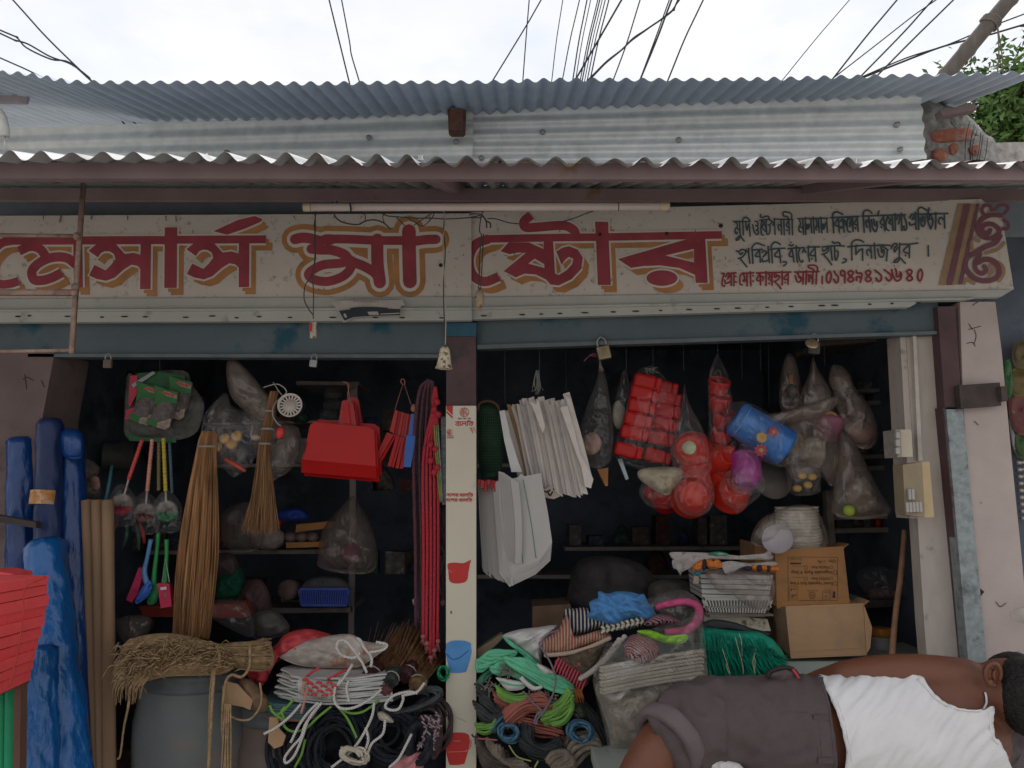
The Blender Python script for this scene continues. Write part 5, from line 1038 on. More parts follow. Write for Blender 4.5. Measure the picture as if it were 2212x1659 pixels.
for k in range(7):
    q=MB();q.tube([P(945+k*3,900,3.02),P(946+k*3,1000,3.02),P(950+k*2.4,1090,3.02)]if k>2 else[P(938+k*4,918,3.0),P(943+k*4,1000,3.0),P(951+k*2.4,1085,3.01)],.0032,5,n=5);obj('strand',q,m_rgreen if k<2 else m_rgrey,t)
t=thing('wire_loop','loose blue-grey cord loop hanging low behind the red ropes','cord');q=MB();q.tube([P(u,v,3.06)for u,v in((948,1170),(938,1210),(950,1240),(960,1200),(950,1180),(945,1230),(955,1290))],.003,6,n=6);obj('cord',q,mat('cord_blue',(.06,.10,.15),.6),t)
# ------------------------------------------------------------------ advertising strip on the post
ad=thing('advert_strip','tall cream advertising strip with red and blue buckets on the post','advert')
SA=2.962;m_ad=mat('advert_cream',(.56,.51,.41),.5,var=.05,scale=4,dirt=(.36,.31,.22),dscale=7,dlo=.62,dhi=.8)
q=MB();q.slab([P(963.5,877,SA),P(1028.5,877,SA),P(1028.5,1790,SA),P(963.5,1790,SA)],(0,.035,0));obj('board',q,m_ad,ad)
W1=tf(961.2,869.4,.04882);W2=tf(955.8,1053,.03418);ka=.04882
m_adred=mat('advert_red',(.46,.035,.03),.5,var=.08);m_adblue=mat('advert_blue',(.08,.25,.52),.5,var=.15,scale=14);m_adblk=mat('advert_black',(.07,.06,.05),.6)
q=MB();q.poly(W1([(360,150),(1360,150),(1360,1000),(1290,1080),(1200,1100),(360,1100)]),SA,.001);obj('logo_panel',q,mat('advert_white',(.60,.55,.47),.5,var=.04),ad)
q=MB();q.poly(W1([(65,150),(340,150),(340,560),(65,300)]),SA,.0012);q.poly(W1([(65,360),(340,620),(340,715),(65,460)]),SA,.0012)
q.stroke(W1([(860+195*math.cos(a*.3142),435+195*math.sin(a*.3142))for a in range(20)]),SA,26*ka,.002,2,True,True)
for i,st in enumerate(([(730,530),(740,400),(800,300),(800,590)],[(735,440),(800,440)],[(845,585),(850,290),(880,280)],[(850,435),(905,435)],[(935,290),(935,560),(1000,480)])):q.stroke(W1(st),SA,24*ka,.003+i*.0002,3)
balti=[[(455,855),(1240,855)],[(600,860),(470,985),(600,1015)],[(600,855),(598,1035)],[(672,855),(672,1035)],[(905,860),(930,1030)],[(735,1000),(790,905),(830,950),(905,920)],[(735,1000),(780,1005)],[(995,860),(1000,1035)],[(985,850),(1020,810),(1060,825),(1110,790)],[(1140,880),(1150,935),(1190,870),(1235,930),(1190,1010),(1110,1000),(1080,930)]]
for i,st in enumerate(balti):q.stroke(W1(st),SA,38*ka,.0022+i*.0002,5)
# smaller logo and two slogan lines
q.stroke(W1([(205+115*math.cos(a*.3142),1310+115*math.sin(a*.3142))for a in range(20)]),SA,16*ka,.002,2,True,True)
for i,st in enumerate(([(130,1400),(140,1260),(170,1400)],[(195,1400),(200,1230)],[(240,1230),(240,1390),(280,1380)],[(100,1540),(370,1545)],[(120,1550),(110,1590)],[(190,1550),(200,1590)],[(270,1550),(260,1595)],[(340,1550),(350,1600)])):q.stroke(W1(st),SA,22*ka,.003+i*.0002,3)
desher=[[(250,395),(1000,398)],[(395,400),(405,570)],[(255,530),(330,450),(400,480)],[(480,405),(480,520),(520,570)],[(600,440),(660,480),(580,490)],[(660,480),(710,440)],[(755,400),(760,560)],[(950,410),(830,490),(960,530)],[(970,400),(975,575)],[(880,560),(884,566)],
 [(1100,402),(1910,402)],[(1250,410),(1115,500),(1255,530)],[(1255,405),(1255,570)],[(1335,405),(1340,570)],[(1560,405),(1570,570)],[(1400,460),(1430,540),(1480,440),(1560,470)],[(1655,405),(1650,570)],[(1640,400),(1690,335),(1760,330),(1820,375)],[(1790,430),(1830,480),(1880,430),(1895,510),(1810,565),(1740,500)]]
for(dx,dy)in((0,0),(-52,318)):
    for i,st in enumerate(desher):
        st2=[(max(240,x+dx),y+dy)for x,y in st];q.stroke(W2(st2),SA,40*.03418,.0022+i*.00015,4)
obj('red_print',q,m_adred,ad)
q=MB()
for i,st in enumerate(([(570,690),(740,692)],[(600,700),(590,740),(650,745)],[(660,700),(662,750)],[(730,700),(700,725),(735,750)],[(800,690),(940,692)],[(810,700),(840,745)],[(880,700),(870,730),(905,750)],[(925,700),(930,720)],[(1000,690),(1140,692)],[(1010,700),(1040,745)],[(1080,730),(1110,710),(1130,750)],[(90,1470),(370,1475)],[(170,1480),(200,1500)],[(290,1480),(330,1498)])):q.stroke(W1(st),SA,18*ka,.0022+i*.0002,3)
q.stroke(BC([(1575,1275),(1610,1290),(1650,1310)]),SA,.5,.002,2);q.stroke(BC([(1530,468),(1532,480)]),SA,3,.002,2);q.stroke(BC([(1690,1405),(1700,1420)]),SA,4,.002,2)
obj('black_print',q,m_adblk,ad)
q=MB();q.poly(W1([(1080,1105),(1200,1105),(1260,1350),(1220,1380)]),SA,.0011);q.poly(W1([(1230,1100),(1290,1090),(1355,1290),(1355,1350)]),SA,.0011);obj('ochre_print',q,mat('advert_ochre',(.42,.24,.12),.6),ad)
def bucket_print(par,body,rimpts,m,hi):
    q=MB();q.poly(BC(body),SA,.0015,sm=3);q.poly(BC(rimpts),SA,.0021,sm=4);obj('bucket_print',q,m,par)
    q=MB();
    for i,st in enumerate(hi):q.stroke(BC(st),SA,2.0,.0030+i*.0002,5)
    obj('bucket_handle_print',q,mat('bucket_hi_'+m.name,tuple(min(1,c*1.1+.12)for c in m.node_tree.nodes['Color Ramp'].color_ramp.elements[0].color[:3]),.5)if m is not m_adblue else mat('bucket_dkblue',(.03,.10,.30),.5),par)
bucket_print(ad,[(1505,105),(1560,112),(1620,105),(1672,85),(1662,170),(1648,235),(1585,255),(1522,240),(1510,170)],[(1510,102),(1560,96),(1625,100),(1678,76),(1668,104),(1600,116),(1540,114)],m_adred,[[(1508,150),(1535,168)]])
bucket_print(ad,[(1495,720),(1680,720),(1655,900),(1630,930),(1550,935),(1520,915)],[(1493,718),(1530,692),(1590,688),(1650,694),(1684,718),(1650,742),(1590,748),(1530,742)],m_adblue,[[(1498,790),(1540,830),(1600,815),(1660,765)]])
bucket_print(ad,[(1492,1420),(1668,1415),(1640,1600),(1615,1630),(1540,1635),(1510,1610)],[(1490,1415),(1530,1392),(1590,1388),(1640,1392),(1668,1415),(1630,1432),(1570,1438),(1520,1432)],m_adred,[[(1668,1430),(1682,1465),(1670,1510),(1640,1525)],[(1550,1450),(1600,1452)],[(1500,1535),(1650,1530)]])
# ------------------------------------------------------------------ lower left heaps (in front of the shelf, left half)
m_drum=mat('drum_grey',(.115,.125,.125),.6,var=.14,scale=5,dirt=(.17,.13,.11),dscale=4,bump=.1)
m_drum2=mat('drum_brown',(.13,.10,.085),.6,var=.2,scale=6,dirt=(.08,.08,.08),dscale=5)
def drum(label,u0,u1,vtop,vrim,Y,m):
    t=thing('drum',label,'drum','storage drums');r=(u1-u0)/2*px(Y)*1.02;c=P((u0+u1)/2,vrim,Y+r*.0);c.y=Y+r
    q=MB();H=c.z-.40;q.lathe([(r*.94,-H),(r*1.0,-H+.02),(r*1.03,-H*.6),(r*1.03,-H*.4),(r*.985,-.10),(r*.95,-.015),(r*.95,0)],c,(0,0,1),48);obj('body',q,m,t)
    q=MB();q.lathe([(r*.95,-.028),(r*.985,-.024),(r*.985,-.008),(r*.97,-.004),(r*.97,.012),(r*.985,.016),(r*.985,.034),(r*.93,.04),(r*.6,.045),(0,.045)],c,(0,0,1),48);obj('lid',q,mat('lid_'+m.name,(.09,.095,.10),.5,var=.15),t);return c,r
c1,r1_=drum('big grey plastic drum with bundles of jute on its lid',252,512,1458,1487,2.86,m_drum)
c2,r2_=drum('smaller brownish drum with torn cardboard on its lid',498,640,1545,1560,2.92,m_drum2)
# jute bundles
m_jute=mat('jute',(.31,.21,.115),.9,var=.3,scale=60,bump=.5,bscale=120,stretch=(1,1,1));
t=thing('jute_bundle','shaggy coil of jute fibre spilling over the front of the grey drum lid','jute');q=MB()
for k in range(620):
    f=random.random();u=262+f*240+random.gauss(0,8);top=1368+40*abs(f-.42)+random.random()*30;v=top+random.random()*62*(1-.45*f)
    Y=2.83-random.random()*.09;dx=random.uniform(6,42)*(1 if random.random()<.75 else-1)*(1-.3*f);dv=random.uniform(-6,30)*(1.3-f)
    p0,p1,p2=P(u,v,Y),P(u-dx*.5,v+dv*.4+random.uniform(-10,4),Y-random.uniform(.0,.02)),P(u-dx,v+dv,Y+random.uniform(-.01,.02));q.tube([p0,p1,p2],[.0022,.0026,.0012],3,n=3,cap=False)
for k in range(130):
    u=244+random.random()*66;v=1430+random.random()*60;Y=2.80;q.tube([P(u+14,v-18,Y-.02),P(u,v,Y-.02),P(u-random.uniform(0,8),v+random.uniform(15,40),Y)],[.002,.0022,.001],3,n=3,cap=False)
q.puff([(262,1400),(300,1375),(370,1368),(450,1385),(500,1400),(505,1440),(470,1458),(360,1462),(290,1478),(258,1460)],2.84,.05,.06,8,4,.012,30)
obj('fibres',q,m_jute,t);q=MB();q.tube([P(466,1392,2.78),P(474,1412,2.75),P(472,1436,2.76),P(462,1450,2.79)],.006,6,n=5);obj('binding',q,m_jute,t)
q=MB();q.tube([P(464,1440,2.78),P(459,1500,2.78),P(455,1580,2.77),P(448,1700,2.77)],.0058,6,n=6);q.tube([P(460,1440,2.785),P(453,1520,2.785),P(450,1700,2.78)],.004,6,n=6);tag(obj('jute_rope',q,m_jute),'thick jute rope hanging down the front of the grey drum','rope')
q=MB();q.tube([P(282,1470,2.80),P(278,1520,2.80),P(268,1570,2.82),P(260,1630,2.84),P(254,1640,2.84)],[.006,.0045,.0035,.004],6,n=6);tag(obj('jute_rope',q,m_jute),'frayed jute strand hanging at the left side of the grey drum','rope')
t=thing('jute_bundle','smooth combed hank of jute lying beside the shaggy coil','jute');q=MB()
for k in range(260):
    f=random.uniform(-1,1);g=random.uniform(-1,1);Y=2.86-.04*math.sqrt(max(0,1-f*f))+random.uniform(-.01,.01)
    q.tube([P(462+random.uniform(-3,3),1412+f*16,Y),P(500,1412+f*24,Y-.01),P(545,1415+f*30,Y),P(575+g*12,1412+f*34,Y+.02)],.0024,3,n=4,cap=False)
q.puff([(470,1400),(520,1388),(580,1385),(590,1440),(540,1450),(480,1430)],2.88,.03,.05,7,4,.006,30);obj('fibres',q,m_jute,t)
q=MB();q.tube([P(540,1392,2.80),P(538,1440,2.80),P(522,1462,2.80),P(500,1458,2.8),P(486,1480,2.8),P(480,1560,2.8),P(486,1640,2.8),P(480,1720,2.8)],.0055,6,n=6)
for k in range(5):q.tube([P(486+k*3,1520,2.79),P(484+k*3+random.uniform(-3,3),1600,2.79),P(478+k*5,1670,2.79)],.003,5,n=4)
tag(obj('jute_rope',q,m_jute),'looped jute rope hanging between the two drums','rope')
m_carton=mat('carton_brown',(.36,.225,.13),.85,var=.1,scale=10,dirt=(.26,.16,.10),dscale=9,bump=.15,bscale=80)
q=MB();q.slab([P(u,v,2.84)for u,v in BB([(775,1120),(850,1140),(945,1240),(930,1300),(880,1280),(790,1265),(752,1270),(770,1190)])],(0,.006,0));tag(obj('cardboard_piece',q,m_carton),'torn piece of cardboard hanging over the smaller drum lid','cardboard')
q=MB();q.slab([P(u,v,2.80)for u,v in BB([(1048,1345),(1100,1345),(1112,1420),(1150,1460),(1130,1520),(1080,1540),(1040,1500)])],(0,.006,0));tag(obj('cardboard_piece',q,m_carton),'small torn cardboard tag by the white rope ends','cardboard')
q=MB();q.puff(BB([(860,1120),(930,1110),(1010,1190),(1060,1260),(1040,1310),(940,1300),(900,1230)]),2.9,.05,.05,8,4,.012,20);tag(obj('brown_sack',q,mat('sack_brown',(.19,.12,.075),.85,var=.25,bump=.4)),'folded brown sack lying on the smaller drum','sack')
q=MB();q.tube([P(u,v,2.82)for u,v in BB([(760,1150),(775,1290),(830,1350),(920,1360),(980,1300),(1000,1230),(990,1130)])],.004,6,n=6);tag(obj('jute_rope',q,m_jute),'slack brown cord curving across the smaller drum','rope')
# hessian-brown platform under the heaps
pf=thing('platform','low boarded platform under the heaps of rope','platform');q=MB();q.box((-.55,3.12,.40),(2.2,.42,.06));obj('boards',q,m_wood,pf)
# folded sheets and sacks
q=MB();q.puff(BC([(0,845),(180,735),(270,640),(420,600),(560,625),(600,660),(300,760),(190,850),(130,960),(90,1035),(0,985),(-25,900)]),2.95,.05,.06,9,5,.016,18,fold=.010,ff=18);tag(obj('plastic_sheet',q,mat('sheet_red',(.40,.045,.05),.4,var=.15,bump=.35,coat=.1)),'folded red plastic sheet poking out left of the white sacks','sheet')
q=MB();q.tube([P(u,v,2.90)for u,v in BC([(0,905),(50,895),(100,925),(90,990)])],.02,8,n=5);tag(obj('sheet_roll',q,mat('sheet_red_dark',(.25,.02,.03),.45)),'rolled dark red sheet end under the folded red sheet','sheet')
m_teals=stripes('striped_teal',(.05,.10,.11),(.09,.14,.15),40,'Z',.85,.3)
for k in range(7):
    z=.742-k*.0085;o_=3*math.sin(k*1.9)
    q=flat([(572+o_,2.90),(592+o_,2.84),(660+o_,2.83),(690,2.90),(680,3.05),(590,3.05)],z,.0075,k+30,.005)
    tag(obj('folded_cloth',q,m_teals if k<6 else stripes('plaid_orange',(.10,.04,.03),(.34,.18,.12),90,'X',.9)),'dark teal folded cloth in the pile under the white sacks' if k<6 else 'orange plaid folded cloth at the bottom of the teal pile','cloth','teal folded cloths' if k<6 else None)
q=MB();q.puff(BC([(170,850),(230,690),(330,650),(400,680),(260,830)]),3.0,.03,.05,7,4,.008,22);tag(obj('folded_cloth',q,stripes('dark_stripe',(.04,.045,.05),(.12,.08,.085),50,'X',.9,.2)),'dark striped cloth between the red sheet and the patterned bag','cloth')
m_sack=mat('sack_white',(.46,.44,.43),.75,var=.08,scale=20,bump=.25,bscale=60)
for k in range(13):
    z=.842-k*.0072;o_=6*math.sin(k*2.3);du=k*1.0
    q=flat([(607+o_-du,2.90),(640+o_,2.815),(760+o_,2.79),(838+o_*.5+du,2.84),(826+o_,3.02),(655+o_,3.06)],z,.0058,k,.011)
    tag(obj('woven_sack',q,m_sack if k%4!=3 else mat('sack_greenish',(.36,.42,.36),.75,var=.1)),'flat white woven sack in the pile under the patterned bag' if k%4!=3 else 'greenish-white woven sack in the pile under the patterned bag','sack','pile of folded sacks')
q=MB()
for k in range(60):
    x=370+k*4.6+random.uniform(-2,2);y0=975+k*1.0;q.tube([P(*BC([(x+15,y0-15)])[0],2.79),P(*BC([(x,y0+40)])[0],2.772),P(*BC([(x+5,1090+k*.8+random.uniform(-12,12))])[0],2.785)],.0036,4,n=3)
ts=thing('sack_bundle','bundle of white sack edges with red stripes, tied with pink cord','sacks');obj('sack_edges',q,m_sack,ts)
q=MB()
for k in range(14):
    x=400+(k*37)%230;y=990+(k*29)%120;q.tube([P(*BC([(x,y)])[0],2.764),P(*BC([(x+20,y-12+k%5)])[0],2.764),P(*BC([(x+44,y+4)])[0],2.768)],.0042,5,n=3)
for st in([(410,980),(470,930),(530,895)],[(590,985),(690,930),(780,900)]):q.tube([P(*p,2.80)for p in BC(st)],.0045,5,n=4)
obj('red_stripe',q,mat('stripe_red',(.50,.05,.045),.7),ts)
q=MB();q.tube([P(*p,2.76)for p in BC([(430,1000),(400,1050),(425,1100),(440,1040),(415,1150),(388,1245)])],.0045,6,n=5);obj('tie',q,mat('pink_cord',(.42,.20,.16),.8),ts)
q=MB();q.puff(BC([(235,800),(360,720),(560,660),(760,640),(860,690),(1020,720),(1020,760),(900,850),(800,895),(560,895),(380,880),(245,830)]),2.90,.032,.05,9,5,.014,18,fold=.010,ff=22);tag(obj('patterned_bag',q,mat('bag_floral',(.40,.35,.31),.45,var=.35,scale=9,dirt=(.30,.16,.11),dscale=7,dlo=.5,dhi=.6,bump=.3)),'crumpled cream floral bag lying on top of the white sacks','bag')
# white ropes
m_wrope=stripes('white_rope',(.42,.40,.38),(.66,.63,.60),60,'DIAGONAL',.75,.5)
ropesW=[([(890,935),(850,850),(800,780),(740,700),(680,690),(660,740),(700,800),(790,820),(840,780)],'white rope loop standing on the floral bag'),([(920,890),(925,820),(880,760),(840,690),(810,670)],'white rope end curving beside the loop on the floral bag'),
 ([(105,1400),(200,1350),(300,1270),(390,1170)],'white rope end pointing left towards the drum'),([(310,1465),(370,1340),(440,1240),(520,1160)],'short white rope hanging below the sacks'),([(545,1160),(450,1280),(400,1420),(340,1560),(280,1620),(265,1580),(320,1500),(390,1420),(420,1330),(500,1220),(540,1170)],'white rope folded into a long hanging loop below the sacks'),
 ([(945,1160),(930,1260),(880,1370),(820,1470),(740,1560),(620,1655)],'white rope running down across the black ropes'),([(880,1350),(900,1440),(880,1520)],'short white rope branching over the black ropes'),([(1030,1290),(1010,1400),(930,1470),(890,1560)],'white rope hanging from the pale knot'),([(1275,1090),(1200,1080),(1090,1110),(1030,1180),(1060,1215),(1130,1210),(1165,1140),(1160,1100)],'white rope looped in front of the wrapped brooms'),([(1330,1010),(1270,1080),(1170,1105)],'white rope at the foot of the wrapped brooms'),
 ([(1230,1400),(1180,1500),(1130,1590),(1060,1655)],'thick white twisted rope at the bottom beside the pink cloth'),([(650,1040),(640,1130),(680,1200),(790,1200),(920,1130),(1000,1060)],'thin white rope sagging under the sacks'),([(780,870),(730,950),(670,1030),(690,980)],'white cord crossing the sack pile'),([(750,990),(735,1060),(755,1160)],'twisted white cord hanging on the sack edges'),([(960,700),(1040,720),(1010,760),(900,780)],'thin pale cord lying on the brooms')]
for st,lb in ropesW:q=MB();q.tube([P(*p,2.765+.0002*i)for i,p in enumerate(BC(st))],.0048,7,n=7);tag(obj('white_rope',q,m_wrope),lb,'rope','white ropes')
t=thing('rope_tangle','tangled cream knot of rope ends in the middle of the black ropes','rope');q=MB()
for k in range(13):
    a=random.uniform(0,6.28);pts=[(790+90*math.cos(a+j*.9)+random.uniform(-25,25),1560+55*math.sin(a+j*1.1)+random.uniform(-18,18))for j in range(5)];q.tube([P(*p,2.765-.012*(k%3))for p in BC(pts)],.0048,6,n=5)
obj('strand',q,mat('cream_rope',(.48,.42,.34),.8,var=.2,bump=.5,bscale=150),t)
q=MB();q.puff(BC([(970,1240),(1010,1230),(1060,1260),(1095,1310),(1040,1310),(985,1290)]),2.81,.02,.02,6,4,.008,50);tag(obj('rope_knot',q,MATS['cream_rope']),'frayed cream knot hanging above the black ropes','knot')
m_grope=mat('rope_lime',(.14,.30,.05),.6,var=.25)
for st,lb in(([(150,1180),(180,1240),(260,1290),(240,1230),(270,1190)],'bright green cord curl beside the teal cloths'),([(240,1280),(270,1350),(330,1380),(420,1360),(520,1270),(620,1190)],'bright green cord sweeping under the white ropes'),([(340,1655),(390,1560),(420,1440)],'bright green cord end at the bottom'),([(660,1180),(740,1280),(800,1400),(810,1430)],'bright green cord crossing the black coil'),([(690,1200),(760,1240),(860,1230),(980,1150)],'bright green cord sagging under the sacks'),([(200,1260),(260,1220),(330,1140)],'bright green cord by the torn cardboard')):
    q=MB();q.tube([P(*p,2.78)for p in BC(st)],.0046,6,n=6);tag(obj('green_cord',q,m_grope),lb,'cord','green cords')  # lengths of green cord
# black rope coils
m_brope=mat('rope_black',(.022,.025,.033),.75,var=.4,scale=90,bump=.7,bscale=180)
def coil(label,c,ru,rv,n,Y,m,r=.0062,tilt=0.,jit=.12,group='coils of rope',start=0.,sweep=6.28):
    t=thing('rope_coil',label,'rope coil',group);q=MB()
    for k in range(n):
        s_=1-.42*random.random();ox,oy=random.gauss(0,jit*ru),random.gauss(0,jit*rv);y0=Y+random.uniform(-.03,.03);ph=start
        pts=[]
        for j in range(13):
            a=ph+sweep*j/13;x=ru*s_*math.cos(a);y=rv*s_*math.sin(a);pts.append(P(c[0]+ox+x*math.cos(tilt)-y*math.sin(tilt),c[1]+oy+x*math.sin(tilt)+y*math.cos(tilt),y0-.02*math.sin(a*2+k)))
        q.tube(pts,r*random.uniform(.85,1.1),6,sweep>6.2,n=4)
    obj('strands',q,m,t);return t
coil('big black rope coil at the bottom centre of the left heap',(725,1610),75,95,26,2.92,m_brope,.0075)
coil('black rope coil left of the big one, beside the small drum',(640,1620),55,80,20,2.94,m_brope,.0070)
coil('black rope coil under the wrapped brooms',(850,1590),60,60,20,2.93,m_brope,.0085)
coil('thick black rope ring near the white strip at the bottom',(906,1605),26,46,3,2.86,m_brope,.012,jit=.03)
coil('dark grey rope hank sweeping up to the right of the black coils',(880,1515),75,22,18,2.92,mat('rope_darkgrey',(.06,.065,.07),.85,var=.3,bump=.5),.005,-.28)
coil('dark rope bundle low behind the white strip',(925,1560),45,55,16,2.97,mat('rope_darkbrown',(.06,.045,.045),.9,var=.4,scale=40,bump=.6),.0065)
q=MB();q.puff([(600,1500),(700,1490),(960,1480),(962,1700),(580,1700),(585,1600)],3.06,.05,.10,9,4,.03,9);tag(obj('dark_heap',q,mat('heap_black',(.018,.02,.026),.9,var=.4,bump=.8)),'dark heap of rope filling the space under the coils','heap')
q=MB();q.puff(BC([(1060,1640),(1150,1570),(1230,1530),(1330,1540),(1330,1620),(1280,1690),(1080,1700)]),2.90,.04,.04,7,4,.014,20,fold=.010,ff=24);tag(obj('pink_cloth',q,mat('cloth_pink',(.48,.20,.21),.8,var=.15,bump=.3)),'pink cloth showing through the black rope ring at the bottom','cloth')
t=thing('woven_strap','black and pink woven strap draped behind the black rope ring','strap');q=MB()
for k in range(70):
    x=1300+(k*61)%150;y=1260+(k*43)%230;p=P(*BC([(x,y)])[0],2.87-.02*random.random());q.tube([p,p+V((random.uniform(-.02,.02),-.008,random.uniform(-.02,.02)))],.003,5)
obj('pale_weave',q,mat('strap_pale',(.30,.22,.24),.9,var=.4,scale=60),t)
q=MB();q.puff(BC([(1280,1280),(1330,1250),(1440,1280),(1470,1400),(1450,1530),(1390,1600),(1320,1500),(1290,1400)]),2.92,.04,.03,8,4,.015,24);obj('dark_weave',q,mat('strap_dark',(.07,.045,.055),.9,var=.5,scale=50,dirt=(.20,.08,.12),dscale=30),t)
# brooms lying with wrapped heads
def lying_broom(label,head,tip,rh,spread,mw,Y):
    t=thing('straw_broom',label,'broom','brooms lying with wrapped heads');q=MB();(hu,hv),(tu,tv)=BC([head,tip])
    for k in range(150):
        f=random.gauss(0,.5);g=random.gauss(0,.5);q.tube([P(hu+f*9,hv+g*9,Y-.02+g*.02),P((hu+tu)/2+f*spread*.6,(hv+tv)/2+g*10,Y+.10),P(tu+f*spread,tv+g*24,Y+.28)],[.0018,.0016,.0008],3,n=3,cap=False)
    obj('bristles',q,m_straw2,t)
    a=P(hu,hv,Y-.05);ax=(P(tu,tv,Y+.28)-a).normalized();q=MB();q.lathe([(0,.0),(rh*.5,.001),(rh*.85,.0),(rh,.006),(rh,.03),(rh*1.02,.05),(rh*.9,.075),(rh*.8,.08)],a,ax,22);q.v=[p+V((noise.noise(p*45),noise.noise(p*50),noise.noise(p*45+V((3,0,0)))))*.010 for p in q.v]
    e1_=ax.orthogonal().normalized();e2_=ax.cross(e1_)
    for k in range(26):an,rr_=k*2.4,rh*.8*math.sqrt((k+.5)/26);p_=a+(e1_*math.cos(an)+e2_*math.sin(an))*rr_;q.tube([p_+ax*.01,p_-ax*random.uniform(.003,.012)],.0022,5);obj('wrapped_head',q,mw,t)
    q=MB();q.tube([a+ax*.03+(ax.orthogonal().normalized()*math.cos(x*.5236)+ax.cross(ax.orthogonal().normalized())*math.sin(x*.5236))*rh*1.03 for x in range(12)],.003,5,True);obj('binding',q,m_string,t)
lying_broom('lying straw broom with a maroon wrapped head, leftmost of four',(905,985),(1180,620),.034,46,mat('wrap_maroon',(.10,.035,.04),.6,var=.5,scale=40,bump=.4),2.90)
lying_broom('lying straw broom with a slate-green wrapped head, second from left',(1060,1010),(1260,640),.026,40,mat('wrap_slate',(.07,.08,.075),.6,var=.4,scale=40,bump=.4),2.88)
lying_broom('lying straw broom with a dark red wrapped head, third from left',(1190,965),(1330,640),.028,34,mat('wrap_red',(.12,.045,.045),.6,var=.5,scale=40,bump=.4),2.94)
lying_broom('lying straw broom with a tan wrapped head beside the white strip',(1260,1040),(1420,760),.030,30,mat('wrap_tan',(.27,.16,.075),.7,var=.3,scale=40,bump=.4),2.90)
q=MB();q.ball(P(*BC([(1030,1060)])[0],2.84),(.026,.02,.022),8,12,.3);tag(obj('wrapped_stub',q,MATS['wrap_red']),'small reddish wrapped broom stub below the slate-green one','broom end')
coil('small bright green cord coil peeping out at the strip edge',(957,1455),12,16,6,2.96,mat('coil_green',(.02,.28,.13),.5),.004)
# ================================================================== right half
# strings from the ceiling
for i,(u,v0,v1,Y)in enumerate(((1090,750,870,3.2),(1165,750,850,3.1),(1222,750,860,3.4),(1352,745,800,3.15),(1410,745,800,3.2),(1476,740,800,3.2),(1550,735,770,3.1),(1602,735,820,3.3),(1642,735,800,3.2),(1660,735,880,3.3),(1780,730,790,3.2))):
    q=MB();q.tube([P(u,v0-20,Y),P(u+1,v1,Y)],.0011,4);tag(obj('hanging_string',q,m_darkst),'thin string hanging from the ceiling of the right half','string','ceiling strings')
q=MB()
for k in range(14):q.tube([P(1161+random.uniform(-3,3),800,3.1),P(1158+random.uniform(-8,10),825+random.uniform(-10,20),3.1),P(1160+random.uniform(-12,14),852+random.uniform(-15,5),3.1)],.001,3,n=3)
tag(obj('string_tuft',q,m_string),'frayed tuft of string above the paper bags','string')
# padlocks
m_brass=mat('padlock_brass',(.22,.17,.10),.4,metal=.7,var=.3,scale=30);m_chrome=mat('padlock_steel',(.26,.26,.26),.4,metal=.8,var=.2)
def padlock(label,u,v,S,sz,m,rot=0.2):
    t=thing('padlock',label,'padlock','padlocks on the shutters');c=P(u,v,S);M=Matrix.Rotation(rot,3,'Y');q=MB();q.box(c,(sz,sz*.5,sz*1.05),M,.004);obj('body',q,m,t)
    q=MB();h=sz*.32;q.tube([c+M@V((-h,0,sz*.5)),c+M@V((-h,0,sz*.95)),c+M@V((0,0,sz*1.25)),c+M@V((h,0,sz*.95)),c+M@V((h,0,sz*.5))],sz*.09,8,n=4);obj('shackle',q,m_chrome,t);return t
padlock('square brass padlock on the right shutter, tilted',1304,762,2.92,.050,m_brass,-.2)
padlock('round-edged shiny padlock on the left shutter under the pendant switch',677,785,2.95,.030,m_chrome,.1)
padlock('brownish padlock at the far left of the left shutter',233,786,2.95,.032,mat('padlock_dull',(.16,.11,.09),.6,metal=.3),0)
t=padlock('dark padlock near the right end of the right shutter, underside shining',1757,752,2.80,.044,mat('padlock_black',(.05,.05,.05),.4,metal=.4),.1);q=MB();q.lathe([(0,0),(.022,0),(.024,.004),(.022,.007)],P(1753,744,2.76),(0,-.6,.4),18);obj('face_ring',q,mat('ring_gold',(.42,.32,.20),.3,metal=.6),t)
q=MB();q.tube([P(1290,766,2.92),P(1278,765,2.92),P(1262,780,2.92)],.0016,4,n=4);q.tube([P(1290,770,2.92),P(1275,768,2.92)],.0016,4);tag(obj('red_thread',q,mat('thread_red',(.30,.09,.08),.8)),'reddish thread ends by the square brass padlock','thread')
# green net bag
t=thing('net_bag','dark green net bag with an arched handle left of the paper bags','net bag');q=MB()
o_=[(1034,880),(1060,875),(1084,890),(1088,950),(1080,1020),(1040,1024),(1032,950)]
q.puff(o_,3.25,.05,.04,8,4,.006,20);obj('sack',q,mat('net_inner',(.035,.085,.05),.8,var=.4,scale=12),t);q=MB()
for k in range(12):q.tube([P(1033+k*4.4,884,3.18-.02*math.sin(k*.26)),P(1033+k*4.2,950,3.17-.025*math.sin(k*.26)),P(1036+k*4,1016,3.19)],.0007,3)
for k in range(22):q.tube([P(1033,886+k*6,3.20),P(1058,886+k*6.1,3.165),P(1086,886+k*6,3.20)],.0007,3,n=2)
obj('netting',q,mat('net_line',(.10,.16,.11),.6),t);q=MB();q.tube([P(1032,890,3.22),P(1036,872,3.2),P(1056,866,3.2),P(1074,876,3.2),P(1082,900,3.22)],.006,6,n=5);obj('handle',q,mat('net_handle',(.16,.08,.06),.6),t)
